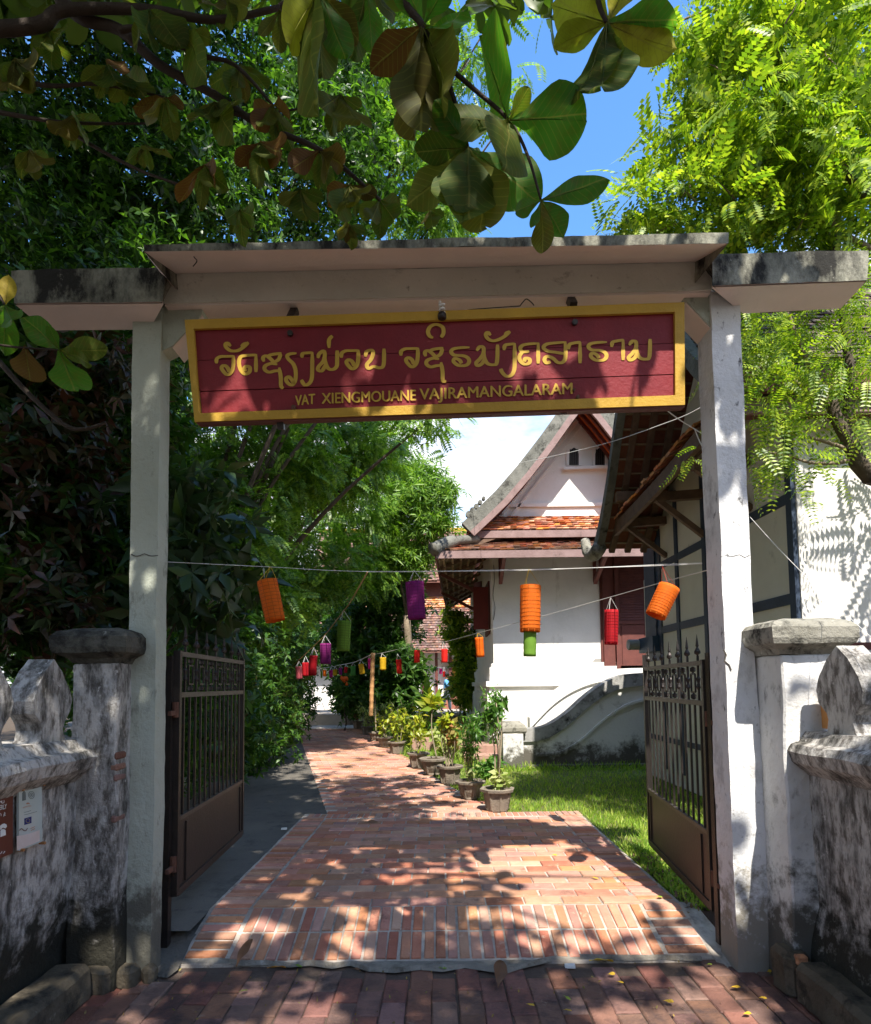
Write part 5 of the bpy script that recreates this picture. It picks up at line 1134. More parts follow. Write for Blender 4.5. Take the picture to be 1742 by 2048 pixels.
blG = [Bl(1660, 90, 4.9, .52, .42, .5, 95), Bl(1530, 110, 4.8, .44, .36, .45, 70), Bl(1440, 90, 4.8, .27, .24, .35, 40), Bl(1345, 110, 4.7, .12, .10, .2, 8), Bl(1650, 260, 4.9, .55, .42, .5, 140), Bl(1520, 250, 4.8, .48, .32, .45, 80), Bl(1415, 260, 4.8, .30, .26, .35, 44), Bl(1345, 345, 4.8, .20, .14, .3, 20),
       Bl(1560, 370, 5.0, .5, .30, .45, 85), Bl(1400, 420, 4.9, .46, .20, .4, 76), Bl(1275, 440, 4.9, .20, .10, .2, 22), Bl(1700, 400, 4.8, .4, .36, .45, 96), Bl(1470, 20, 4.9, .6, .22, .4, 60), Bl(1700, 10, 5.0, .5, .3, .4, 60), Bl(1560, 460, 5.2, .6, .16, .4, 50), Bl(1560, 190, 5.6, .45, .5, .4, 40), Bl(1680, 190, 5.8, .6, .7, .4, 80)]
foliage(G, blG, 3, .11, [FR, frond_t(8, .26, .5, .06), frond_t(7, .3, .55, .2)], M_lf_lime, .23, shell=.15, droop=.1, name='crown')
blG = [(c, r, int(n * .78)) for c, r, n in blG]
blG2 = [Bl(1560, 660, 4.9, .36, .22, .35, 42), Bl(1680, 640, 4.9, .38, .24, .35, 46), Bl(1530, 770, 4.9, .20, .26, .3, 26), Bl(1640, 760, 4.9, .40, .26, .35, 40), Bl(1560, 870, 5.0, .26, .22, .25, 26), Bl(1700, 860, 4.8, .25, .26, .25, 16), Bl(1540, 950, 5.0, .13, .08, .15, 5), Bl(1720, 740, 4.7, .2, .2, .2, 14), Bl(1515, 690, 4.9, .10, .15, .2, 8), Bl(1640, 960, 5.0, .2, .08, .15, 4)]
foliage(G, blG2, 3, .10, [FRs], M_lf_lime, .26, shell=.1, droop=.5, name='lower_fronds')
foliage(G, [Bl(1402, 905, 4.6, .10, .05, .08, 5)], 2, .05, [FRs], M_lf_lime, .18, name='stray_fronds')
for k in range(26):
    c_, r_, n_ = random.choice(blG[:13]); a_ = Vector(c_) + Vector((random.uniform(-1, 1) * r_[0], random.uniform(-.6, .2) * r_[1], random.uniform(-1, 1) * r_[2])); limbs(MB(), a_, [a_ + Vector((random.uniform(-.45, .1), random.uniform(-.1, .1), random.uniform(-.1, .35)))], .011, .004, n=5).build('branch', M_barkl, G, True)
# a second smaller tree right of the frame that throws the frond shadows on the white wall
G2 = thing('frangipani_tree', 'small tree at the right edge shading the white hall wall', 'tree', (4.6, 5.25, 0))
MB().tube(cr_spline([(4.75, 5.3, 0), (4.7, 5.25, 2), (4.72, 5.2, 3.6), (4.8, 5.1, 4.6)], 3), [.05] * 4 + [.04] * 6, 7).build('trunk', M_bark, G2, True)
foliage(G2, [((4.72, 5.1, 4.15), (.42, .25, .42), 30), ((5.1, 5.0, 3.9), (.4, .25, .4), 26)], 2, .1, [FR], M_lf_lime, .34, shell=.1, droop=.5)

# ---- unseen trees added behind the viewer to hold back low sky light
rs = [((-15 + i * 5.0 + random.uniform(-1, 1), -9.5 + random.uniform(-1, 1), 3.0 + random.uniform(-.5, 1)), (3.2, 1.8, 4.2), 120) for i in range(8)]
fo = foliage(None, rs, 5, .5, R6, M_lf_dark, .75, name='sky_blocking_trees', shell=.5); tag(fo, 'row of dark trees added out of view across the street to block sky light', 'trees')
# ---- foreground: big leaved tree over the street
A = thing('almond_tree', 'large leaved tree hanging over the street in front of the gateway', 'tree', (-4.6, -.6, ST))
MB().tube(cr_spline([(-4.6, -.6, ST - .1), (-4.5, -.5, 2), (-4.3, -.3, 4), (-3.4, .2, 5.6), (-1.6, .6, 6.3)], 4), [.30 - .013 * i for i in range(17)], 10).build('trunk', M_bark, A, True)
def big_leaf(seed, L=1.0, W=.52, curl=.2):
    r = random.Random(seed); nx, ny = 15, 6; vs, fs = [], []
    ph = r.uniform(0, 6); bend = r.uniform(.02, curl); tw = r.uniform(-.35, .35); side = r.uniform(-.08, .08)
    for i in range(nx + 1):
        t = math.sin(math.pi / 2 * i / nx); w = W / 2 * (max(0, math.sin(math.pi * min(1, t ** 1.45 * .985 + .015))) ** .6) * (.35 + .65 * min(1, t * 1.9)); 
        if i == nx: w = .01
        for j in range(ny + 1):
            s = (j / ny) * 2 - 1; rag = 1 + .05 * math.sin(7 * t + ph + s) + .02 * math.sin(23 * t + ph * 3)
            y = s * w * rag; z = -bend * t * t * 1.0 + abs(s) * w * .38 - (s * w) ** 2 * .9 + .022 * math.sin(11 * t + 2.5 * s + ph) + tw * s * w * t
            vs.append((t * L, y + side * t * t, z))
    for i in range(nx):
        for j in range(ny): a = i * (ny + 1) + j; fs.append((a, a + 1, a + ny + 2, a + ny + 1))
    b = len(vs); n = 4                                                  # raised midrib below
    for i in range(n + 1):
        t = i / n; zz = -bend * t * t - .006; rr = .009 * (1 - .8 * t)
        vs += [(t * L, -rr + side * t * t, zz), (t * L, rr + side * t * t, zz), (t * L, side * t * t, zz - rr)]
    for i in range(n):
        for k in range(3): fs.append((b + 3 * i + k, b + 3 * i + (k + 1) % 3, b + 3 * i + 3 + (k + 1) % 3, b + 3 * i + 3 + k))
    me = bpy.data.meshes.new('leaf'); me.from_pydata(vs, [], fs); me.shade_smooth(); return me
BLM = leafmat('big_leaf', [(.06, .09, .013), (.04, .075, .011), (.085, .09, .015), (.05, .085, .012), (.08, .06, .015)], .42, .6, spec=.15, per='obj', tmul=1.8, veins=True)
BLY = leafmat('big_leaf_yellowing', [(.32, .30, .03), (.22, .26, .03), (.36, .26, .04)], .5, .6, spec=.15, per='obj', tmul=1.3, veins=True)
BLG = leafmat('big_leaf_fresh', [(.045, .13, .015), (.06, .16, .018)], .5, .55, spec=.2, per='obj', tmul=1.8, veins=True)
BLR = leafmat('big_leaf_brown', [(.075, .035, .012), (.11, .045, .014), (.07, .045, .013)], .4, .6, spec=.15, per='obj', tmul=1.5, veins=True)
LM = {}
for key, m in (('m', BLM), ('y', BLY), ('g', BLG), ('r', BLR)):
    LM[key] = [big_leaf(s) for s in range(6)]
    for me in LM[key]: me.materials.append(m)
    LM[key + 'w'] = [big_leaf(40 + s, 1, .74, .15) for s in range(3)]
    for me in LM[key + 'w']: me.materials.append(m)
    LM[key + 'n'] = [big_leaf(60 + s, 1, .34, .3) for s in range(3)]
    for me in LM[key + 'n']: me.materials.append(m)
nleaf = [0]
def put_leaf(c, tip, key='m', par=None, toward=None, wfac=1.0):
    c, tip = Vector(c), Vector(tip); d = tip - c; L = d.length; d.normalize()
    n = (toward or (Vector((0, 0, CAMH)) - c)).normalized() * -1 + Vector([random.gauss(0, .38) for _ in range(3)])      # underside faces the viewer
    b = n.cross(d).normalized(); n = d.cross(b)
    o = bpy.data.objects.new('leaf', random.choice(LM[key])); COL.objects.link(o); o.parent = par or A
    off = chain_offset(o.parent)
    o.matrix_basis = Matrix.Translation(c - off) @ Matrix((d, b, n)).transposed().to_4x4() @ Matrix.Diagonal((L, L * wfac, L, 1)); nleaf[0] += 1; return o
def rosette(c, tips, Y, keys='m'):
    C = Vector(P3(*c, Y))
    for i, tp_ in enumerate(tips):
        dz = random.uniform(-.14, .18); key = keys if isinstance(keys, str) else keys[i % len(keys)]
        put_leaf(C, P3(tp_[0], tp_[1], Y + dz), key)
rosette((846, 52), [(803, 262), (841, 268), (927, 222), (930, 60), (800, -60), (900, -50), (744, 130)], 1.95, ['m', 'm', 'm', 'g', 'g', 'g', 'r'])
rosette((1018, 241), [(968, 88), (1177, 228), (1012, 338), (1060, 172), (880, 245)], 1.9, ['gw', 'gw', 'mw', 'm', 'm'])
rosette((936, 296), [(836, 300), (824, 418), (893, 446), (990, 484), (1078, 405), (870, 200), (940, 440), (1000, 330)], 1.95, ['m', 'm', 'm', 'm', 'gw', 'g', 'm', 'm'])
rosette((1082, 401), [(1026, 424), (1198, 366), (1062, 462), (1090, 508), (1124, 462)], 1.9, ['g', 'gn', 'gn', 'm', 'g'])
rosette((1214, 46), [(1112, 88), (1130, 20), (1166, 232), (1203, 234), (1252, 168), (1330, 108), (1345, 30), (1280, -60), (1190, -60)], 1.85, ['y', 'y', 'm', 'm', 'mn', 'y', 'g', 'y', 'y'])
rosette((640, -20), [(590, 176), (640, 168), (690, 130), (720, 78), (560, 90)], 2.0, ['m', 'm', 'g', 'm', 'y'])
rosette((735, -30), [(745, 110), (790, 40), (700, 120), (820, -20)], 2.05, ['g', 'm', 'm', 'g'])
for c_, Y, n, ln, keys in (((480, 130), 2.5, 6, 120, 'm'), ((545, 210), 2.4, 7, 120, 'r'), ((430, 205), 2.5, 6, 90, 'm'), ((330, 195), 2.5, 6, 100, 'r'), ((250, 150), 2.6, 6, 110, 'm'), ((215, 130), 2.6, 5, 90, 'r'), ((410, 330), 2.5, 6, 110, 'r'), ((520, 285), 2.4, 7, 110, 'r'),
                         ((640, 300), 2.5, 6, 120, 'r'), ((700, 370), 2.5, 6, 110, 'r'), ((760, 400), 2.6, 5, 90, 'm'), ((600, 380), 2.6, 5, 100, 'm'), ((100, 60), 2.5, 5, 100, 'm'), ((30, 120), 2.5, 5, 110, 'm'), ((150, 230), 2.7, 5, 90, 'm'), ((60, 300), 2.7, 5, 90, 'm'),
                         ((380, 60), 2.4, 5, 110, 'm'), ((300, 20), 2.4, 4, 120, 'm'), ((560, 20), 2.3, 4, 130, 'y'), ((450, -10), 2.4, 4, 110, 'm'), ((680, 190), 2.2, 5, 120, 'm'), ((290, 290), 2.8, 4, 80, 'm'), ((480, 420), 2.8, 5, 80, 'm'), ((860, 420), 2.7, 4, 60, 'm'), ((700, 450), 2.9, 5, 55, 'm')):
    tips = []
    for i in range(n):
        a = math.pi * (.08 + .84 * (i + random.random() * .6) / n); l = ln * random.uniform(.5, .88); tips.append((c_[0] + math.cos(a) * l * .75, c_[1] + math.sin(a) * l))
    rosette(c_, tips, Y, [keys, 'm', 'm', 'mn', 'm', keys])
# low twig at the left edge
rosette((118, 700), [(60, 640), (100, 650), (165, 720), (150, 785), (185, 720), (210, 700)], 2.9, ['g', 'g', 'm', 'g', 'm', 'm'])
rosette((10, 610), [(20, 560), (35, 660), (-30, 640), (10, 700)], 2.8, ['y', 'g', 'g', 'g'])
put_leaf(P3(50, 690, 2.9), P3(60, 768, 2.9), 'rw')
for pts, r0, r1, Y in (([(790, -80), (812, 5), (846, 52), (878, 118), (915, 220), (936, 296)], .016, .006, 1.95), ([(878, 118), (950, 180), (1018, 241), (1055, 310), (1082, 401)], .009, .004, 1.92), ([(1190, -90), (1196, 0), (1214, 46)], .012, .007, 1.85),
                       ([(120, 0), (170, 40), (240, 60), (320, 130), (430, 190), (520, 250), (640, 300), (760, 400)], .030, .008, 2.5), ([(-60, 150), (0, 158), (110, 172), (200, 168), (330, 195)], .014, .006, 2.6), ([(-60, 215), (0, 225), (130, 245), (290, 247)], .014, .005, 2.7),
                       ([(120, 250), (200, 300), (290, 345), (370, 372)], .010, .005, 2.7), ([(-40, 60), (80, 50), (130, 20), (300, 20), (430, 40), (560, 15)], .035, .012, 2.45), ([(240, 60), (290, 60), (400, 110), (470, 130), (545, 210)], .016, .006, 2.45),
                       ([(430, 210), (480, 230), (620, 215)], .010, .004, 2.5), ([(0, 725), (60, 790), (130, 850), (170, 858), (212, 845)], .016, .007, 3.1), ([(-60, 660), (0, 690), (118, 700)], .008, .004, 2.9), ([(-80, 520), (-20, 570), (10, 610)], .01, .005, 2.8), ([(560, 15), (640, -20), (735, -30), (790, -80)], .014, .008, 2.1)):
    sp = cr_spline([P3(a, b, Y) for a, b in pts], 4); L = len(sp); MB().tube(sp, [r0 + (r1 - r0) * i / (L - 1) for i in range(L)], 6).build('branch', M_twig, A, True)
# the crown goes on above and behind the camera; its leaves throw the dapples on street, sign and posts
def dens(gx, gy):
    """share of a full canopy (45 clusters per square metre) at the place its shadow would fall"""
    if gx < -1.75:
        if gy < 5.3: return .60 if gx > -3 else .8
        return 1.0 if gy < 8 else .85
    if gy < 3.9: return .85 if gx < 1.6 else .55
    if gx < -.2: return .9 if 5.3 < gy < 6.9 else .78
    if gy > 7.4: return .30 if gx < .3 else .0
    if gy < 4.9 and -.2 < gx < .45: return .6
    if gx < .25: return .75 if 5.3 < gy < 6.6 else .3
    if gx < .9 and 5.9 < gy < 6.5: return .25
    if 1.18 < gx < 1.7 and 5.7 < gy < 6.6: return .55
    if gx > 1.5 and gy < 5: return .10
    return .012
lvs = []
for _ in range(1500):
    z = random.uniform(5.6, 8.0); gx = random.uniform(-7.5, 3.4); gy = random.uniform(2.2, 11.5)
    for _k in range(3):
        g1, g2 = gx + random.gauss(0, .16), gy + random.gauss(0, .16); x = g1 + .13 * z; y = g2 - .70 * z
        if y > (z - 1.55) / 1.22 or random.random() > dens(g1, g2): continue
        lvs.append((x, y, z + random.gauss(0, .1)))
print('canopy clusters', len(lvs))
Pn = np.array(lvs); Dn = RNG.normal(size=Pn.shape)
bt = [(np.array([v.co[:] for v in me.vertices]), me) for me in [big_leaf(90, 1, .5, .2)]]
lv, lf = leaf_t(.5, .05, .15); 
def ros_big(seed, n=6):
    r = np.random.default_rng(seed); V, Fq = [], []
    pr = [(0, .02), (.3, .15), (.6, .25), (.85, .20), (1, .04)]
    base_v = np.array([(t, s * w, -.15 * t * t + .05 * abs(s)) for t, w in pr for s in (-1, 0, 1)]); bf = []
    for i in range(4):
        for j in range(2): a = i * 3 + j; bf += [(a, a + 1, a + 4), (a, a + 4, a + 3)]
    bf = np.array(bf)
    for i in range(n):
        a = 2 * math.pi * i / n + r.normal() * .2; el = r.uniform(-.5, .3); d = np.array([math.cos(a) * math.cos(el), math.sin(a) * math.cos(el), math.sin(el)]); u = unit(np.array([0, 0, 1.]) + r.normal(size=3) * .25)
        bb = unit(np.cross(u, d)); u = np.cross(d, bb); V.append((base_v * r.uniform(.7, 1)) @ np.stack([d, bb, u])); Fq.append(bf + len(base_v) * i)
    return np.vstack(V), np.vstack(Fq)
BLI = leafmat('big_leaf_canopy', [(.05, .10, .014), (.075, .13, .018), (.10, .13, .02)], .4, .42, tmul=1.6)
scatter('canopy', ros_big(3), Pn, np.array([[1, 0, 0]]) + RNG.normal(size=Pn.shape) * .6, RNG.uniform(.20, .34, len(Pn)), BLI, A)
# unseen crown added overhead on the left to shade the garden trees and path
RT = thing('added_shade_crown', 'added tree crown out of view overhead on the left shading the garden trees', 'tree', (-7.5, -1.5, ST))
MB().tube(cr_spline([(-7.5, -1.5, ST - .1), (-7.4, -1.4, 3), (-7.0, -1, 6), (-6, 0, 9), (-4.5, 1.5, 11)], 4), [.34 - .014 * i for i in range(17)], 10).build('trunk', M_bark, RT, True)
rt = []
while len(rt) < 1500:
    z = random.uniform(9.5, 13); gx = random.uniform(-11, -.6); gy = random.uniform(6.5, 19); x = gx + .13 * z; y = gy - .7 * z
    if y > (z - 1.55) / 1.25: continue
    d_ = (.85 if gy < 15 else .9) if gx < -4 else (.65 if gx < -2.2 else .28)
    if gy > 10.5 and gx > -4.4: d_ = .05
    if random.random() > d_: continue
    rt.append((x, y, z))
rt = np.array(rt); rq, _o = clumps(rt, rt * 0, 3, .22)
scatter('canopy', R6[0], rq, np.array([[1, 0, 0]]) + RNG.normal(size=rq.shape) * .7, RNG.uniform(.30, .5, len(rq)), BLI, RT)
for k in range(9):
    gx, gy, z = random.uniform(-5, 2), random.uniform(2, 6), random.uniform(6, 7.5); limbs(MB(), (-1.6, .6, 6.3), [(gx + .13 * z, min(gy - .7 * z, 2.5), z)], .07, .012, n=5).build('branch', M_bark, A, True)
print('big leaves', nleaf[0])
# ================================================================== LANTERNS, STRINGS, POLES
def lantern_mat(nm, c): return mat(nm, c, tuple(x * .82 for x in c), 30, .7, .15, 60, trans=.45, coord='obj')
LC = dict(orange=lantern_mat('lantern_orange', (.88, .20, .012)), purple=lantern_mat('lantern_purple', (.30, .02, .20)), green=lantern_mat('lantern_green', (.22, .42, .05)), red=lantern_mat('lantern_red', (.55, .01, .02)), yellow=lantern_mat('lantern_yellow', (.75, .50, .02)),
          magenta=lantern_mat('lantern_magenta', (.75, .03, .32)), bright=lantern_mat('lantern_bright_red', (.85, .03, .02)), rose=lantern_mat('lantern_rose', (.50, .10, .12)), teal=lantern_mat('lantern_leafgreen', (.08, .32, .06)))
def lantern(top, bot, wpx, Y, colr, label, hang=None, grp='paper lanterns on strings', grid=True, inner=None, strc=None):
    a, b = Vector(P3(*top, Y)), Vector(P3(*bot, Y)); r = wpx / FPX * Y / 2; ax = b - a; L = ax.length; ax.normalize()
    t = thing('paper_lantern', label, 'lantern', tuple(a), group=grp)
    u = ax.cross(Vector((0, 1, 0))).normalized(); w = ax.cross(u); n = 20
    def ring(s, rr): return [a + ax * s + (u * math.cos(k * 2 * math.pi / n) + w * math.sin(k * 2 * math.pi / n)) * rr for k in range(n)]
    def wall(s0, s1, r0, r1, m, nm, rows=9):
        q = MB(); vs = []
        for i in range(rows + 1):
            f = i / rows; vs += ring(s0 + (s1 - s0) * f, (r0 + (r1 - r0) * f) * (1 + random.uniform(-.03, .03)))
        N = len(vs)
        vs2 = []
        for i in range(rows + 1):
            f = i / rows; vs2 += ring(s0 + (s1 - s0) * f, (r0 + (r1 - r0) * f) * .955)
        fs = [(i * n + k, i * n + (k + 1) % n, (i + 1) * n + (k + 1) % n, (i + 1) * n + k) for i in range(rows) for k in range(n)]
        fs2 = [tuple(x + N for x in reversed(f)) for f in fs]
        rim = [(k, k + N, (k + 1) % n + N, (k + 1) % n) for k in range(n)] + [(rows * n + k, rows * n + (k + 1) % n, rows * n + (k + 1) % n + N, rows * n + k + N) for k in range(n)]
        q.add(vs + vs2, fs + fs2 + rim); return q.build(nm, m, t, True)
    wall(0, L, r, r * .96, LC[colr], 'shade')
    if inner: wall(L * .97, L * inner[1], r * .62, r * .62, LC[inner[0]], 'inner_shade')
    if grid:
        q = MB()
        for i in range(1, 12): R_ = ring(L * i / 12, r * 1.008); q.tube(R_ + [R_[0]], .0017 * Y / 4, 3, False)
        for k in range(0, n, 2): q.tube([ring(0, r * 1.008)[k], ring(L, r * .968)[k]], .0017 * Y / 4, 3, False)
        q.build('bamboo_mesh', mat(colr + '_mesh', tuple(x * .6 for x in LC[colr].node_tree.nodes['Mix'].inputs[6].default_value[:3]), None, 5, .8, 0), t, kind='stuff')
    if hang:
        h_ = Vector(P3(*hang, Y)); R_ = ring(0, r * .95); q = MB()
        for k in (0, 7, 13): q.tube([h_, R_[k]], .0010 * Y / 4 + .0005, 4)
        q.build('hanging_string', strc or M_string, t)
    return t
M_ys = mat('yellow_string', (.65, .42, .03), None, 4, .7, 0); M_rs = mat('red_string', (.55, .06, .04), None, 4, .7, 0)
L1 = lambda *a, **k: lantern(*a, **k)
L1((534, 1161), (551, 1242), 40, 4.15, 'orange', 'large dark orange lantern hanging nearest the left gate leaf', hang=(541, 1133), strc=M_ys)
L1((829, 1164), (834, 1238), 36, 4.15, 'purple', 'large deep purple lantern on the front string', hang=(828, 1141))
L1((1061, 1171), (1060, 1264), 41, 4.1, 'orange', 'bright orange lantern with a green tube below it, before the white wall', hang=(1058, 1138), inner=('green', 1.52), strc=M_ys)
L1((1339, 1173), (1311, 1232), 42, 3.98, 'orange', 'tilted short orange lantern beside the right gateway post', hang=(1325, 1133), strc=M_rs)
L1((1223, 1220), (1222, 1289), 27, 5.6, 'red', 'dark red lantern in front of the maroon door', hang=(1221, 1194))
L1((958, 1275), (961, 1314), 17, 8.5, 'orange', 'small orange lantern in front of the temple corner', hang=(956, 1266), grid=False, strc=M_ys)
L1((689, 1242), (686, 1302), 27, 6.2, 'green', 'pale green lantern with an open grid hanging over the path', hang=(687, 1220))
L1((651, 1287), (651, 1328), 21, 8.6, 'purple', 'mauve lantern below and left of the pale green one', hang=(650, 1270))
L1((627, 1311), (625, 1351), 16, 9.2, 'red', 'tall dark red lantern next to the mauve one over the path', hang=(628, 1294), grid=False)
L1((611, 1325), (611, 1352), 13, 11, 'red', 'second dark red lantern against the hedge, left of the tall one', hang=(611, 1312), grid=False)
L1((597, 1333), (599, 1358), 13, 12.5, 'rose', 'faded rose lantern half hidden by the hedge', hang=(598, 1322), grid=False)
L1((889, 1298), (889, 1325), 13, 13, 'bright', 'bright red lantern in front of the far white wall', hang=(886, 1284), grid=False)
L1((834, 1300), (834, 1325), 12, 14, 'bright', 'bright red lantern at the left end of the far white wall', hang=(833, 1290), grid=False)
L1((797, 1319), (799, 1347), 11, 15, 'bright', 'bright red lantern hanging right of the yellow one by the pole', hang=(795, 1308), grid=False)
L1((766, 1315), (766, 1340), 13, 15.5, 'yellow', 'yellow lantern just right of the bamboo pole', hang=(764, 1307), grid=False)
L1((740, 1317), (740, 1338), 8, 16.3, 'magenta', 'magenta lantern touching the left side of the bamboo pole', hang=(741, 1309), grid=False)
L1((722, 1328), (725, 1348), 11, 16.5, 'yellow', 'yellow lantern left of the bamboo pole', hang=(722, 1320), grid=False)
L1((706, 1332), (706, 1351), 10, 17.5, 'teal', 'leaf green lantern in the row left of the pole', hang=(706, 1325), grid=False)
L1((692, 1334), (691, 1346), 7, 18.5, 'red', 'small dark red lantern left of the leaf green one', hang=(692, 1328), grid=False)
L1((681, 1336), (681, 1350), 7, 19, 'purple', 'small purple lantern in the far row', hang=(681, 1330), grid=False)
L1((670, 1339), (670, 1351), 9, 19.5, 'yellow', 'small ochre lantern in the far row by the purple one', hang=(670, 1333), grid=False)
L1((662, 1340), (662, 1355), 7, 20, 'magenta', 'small magenta lantern above the far white pillar', hang=(662, 1334), grid=False)
L1((649, 1340), (649, 1353), 7, 21, 'orange', 'small orange lantern at the far end of the row', hang=(650, 1335), grid=False)
L1((643, 1342), (643, 1356), 4, 22, 'green', 'tiny yellow green lantern at the far end of the row', hang=(644, 1336), grid=False)
L1((882, 1337), (881, 1348), 6, 24, 'magenta', 'small pink lantern above the walking person', hang=(882, 1335), grid=False)
L1((888, 1343), (888, 1354), 5, 24.2, 'bright', 'small red lantern beside the pink one above the walking person', hang=(888, 1336), grid=False)
def wire(pts, r, m, name, label, sag=0, n=5):
    sp = cr_spline([P3(*p_) for p_ in pts], 5); return tag(MB().tube(sp, r, n).build(name, m), label, 'string' if 'string' in name else 'cable')
wire([(336, 1124, 3.95), (541, 1134, 4.15), (735, 1143, 4.15), (1058, 1139, 4.1), (1325, 1131, 3.98), (1404, 1127, 3.88)], .0022, M_string, 'lantern_string', 'white lantern string stretched between the two gateway posts')
wire([(735, 1144, 4.16), (1058, 1140.5, 4.12), (1325, 1129, 4.0), (1404, 1126, 3.9)], .002, M_string, 'lantern_string', 'second white string running beside the front lantern string')
wire([(1416, 1140, 3.9), (1330, 1163, 4.6), (1221, 1194, 5.6), (1100, 1228, 6.6), (956, 1266, 8.5), (886, 1284, 13), (833, 1290, 14), (764, 1306, 15.6), (745, 1308, 16.2)], .0038, M_string, 'lantern_string', 'sagging string from the right post across the temple front to the bamboo pole')
wire([(735, 1144, 4.2), (700, 1205, 5.6), (687, 1222, 6.2), (650, 1270, 8.6), (628, 1292, 9.2), (598, 1320, 12.5), (570, 1345, 16)], .005, M_bamboo, 'lantern_string', 'string sloping down from the front string over the path')
wire([(745, 1308, 16.2), (722, 1319, 16.6), (706, 1325, 17.5), (681, 1330, 19), (662, 1334, 20), (640, 1336, 22)], .009, M_string, 'lantern_string', 'string of small lanterns left of the bamboo pole')
wire([(840, 1334, 24), (880, 1335, 24), (935, 1334, 23)], .012, M_string, 'lantern_string', 'thin line tied to the slim pole before the far hall')
wire([(880, 942, 14), (960, 938, 12), (1060, 922, 9.5), (1200, 890, 7), (1340, 843, 5), (1402, 815, 4.2)], .004, M_string, 'overhead_cable', 'pale overhead wire crossing in front of the temple gable')
wire([(1322, 812, 3.75), (1360, 840, 3.9), (1412, 872, 3.9)], .0035, M_string, 'overhead_cable', 'short wire from the sign corner to the right post')
wire([(1390, 860, 3.9), (1398, 880, 3.9), (1406, 895, 3.85)], .004, M_string, 'overhead_cable', 'short white wire end at the right post')
wire([(1500, 1034, 3.9), (1560, 1100, 3.7), (1650, 1190, 3.3), (1760, 1290, 2.9)], .0016, M_string, 'overhead_cable', 'stay wire slanting down to the right in front of the hall wall')
wire([(1336, 1175, 3.9), (1230, 1200, 4.2), (1222, 1289, 5.6), (1236, 1356, 5.6)][:1] + [(1234, 1290, 5.6), (1236, 1356, 5.7)], .002, M_string, 'overhead_cable', 'loose thread hanging beside the dark red lantern') if False else None
# poles
def pole(p0, p1, Y, r, label):
    a, b = Vector(P3(*p0, Y)), Vector(P3(*p1, Y)); q = MB(); n = 9; pts = []; rs = []
    for i in range(n):
        for d, k in ((0, 1.0), (.02, 1.14), (.04, 1.0)):
            f = min(1, i / n + d * .8 + .001 * i); pts.append(a.lerp(b, f)); rs.append(r * k)
    pts.append(b); rs.append(r); q.tube(pts, rs, 8); return tag(q.build('bamboo_pole', M_bamboo, None, True), label, 'pole')
pole((742, 1432), (746, 1306), 16.2, .058, 'tall bamboo pole holding the lantern strings beside the potted plants')
pole((921, 1422), (922, 1330), 22.5, .045, 'slimmer bamboo pole in front of the gilded door')
# ================================================================== POTS WITH PLANTS
def pot_shape(kind):
    if kind == 0:
        b = MB().lathe([(.125, 0), (.135, .02), (.165, .22), (.17, .23)], (0, 0, 0), 8, rot=math.pi / 8)
        r_ = MB().lathe([(.17, .231), (.215, .245), (.222, .275), (.20, .285), (.17, .28), (.16, .25)], (0, 0, 0), 8, rot=math.pi / 8)
    else:
        b = MB().lathe([(.10, 0), (.12, .015), (.115, .04), (.16, .12), (.185, .21), (.19, .22)], (0, 0, 0), 14)
        r_ = MB().lathe([(.19, .221), (.225, .235), (.23, .265), (.205, .275), (.18, .27), (.17, .24)], (0, 0, 0), 14)
    return b, r_
def me_of(mb, nm, m):
    me = bpy.data.meshes.new(nm); me.from_pydata(mb.v, [], mb.f); me.materials.append(m); return me
PM = []
for k in (0, 1):
    b, r_ = pot_shape(k); fl = MB()
    for i in range(8):
        a = math.pi / 8 * (2 * i + 1) if k == 0 else 2 * math.pi * i / 8; c_, s_ = math.cos(a), math.sin(a); rr0, rr1 = (.137, .168) if k == 0 else (.135, .182)
        fl.bar((c_ * rr0, s_ * rr0, .03), (c_ * rr1, s_ * rr1, .215), .018, .014, up=(c_, s_, 0))
    PM.append((me_of(b, 'bowl', M_pot), me_of(r_, 'rim', M_pot), me_of(fl, 'rib', M_pot), me_of(MB().lathe([(.17, .235), (.10, .262), (.01, .268)], (0, 0, 0), 12), 'soil', M_earth)))
def pot(px, py, w, kind, label, Yfix=None):
    g_ = onz(px, py, 0.0); Y = g_.y; s = w / FPX * Y / .45
    t = thing('plant_pot', label, 'pot', (g_.x, Y, -.005), random.uniform(0, 1), group='cement pots along the path edge'); t.scale = (s, s, s)
    for me in PM[kind]:
        o = bpy.data.objects.new(me.name, me); COL.objects.link(o); o.parent = t
    return (g_.x, Y, .26 * s), s
M_pl1 = leafmat('pot_leaf_green', [(.05, .13, .02), (.08, .19, .03), (.13, .25, .04)], .4, .35)
M_pl2 = leafmat('pot_leaf_yellow', [(.40, .42, .03), (.30, .36, .03), (.16, .26, .03), (.45, .38, .03)], .4, .4)
M_pl3 = leafmat('pot_leaf_pale', [(.30, .36, .10), (.42, .44, .20), (.20, .28, .06)], .4, .4)
M_pl4 = leafmat('pot_leaf_rust', [(.38, .14, .07), (.25, .20, .06), (.30, .30, .06), (.20, .28, .04)], .35, .4)
M_pl5 = leafmat('pot_leaf_red', [(.18, .04, .04), (.22, .08, .05), (.09, .10, .03)], .3, .4)
M_stem = mat('pale_stem', (.34, .28, .19), (.22, .18, .12), 20, .9, .3, 60)
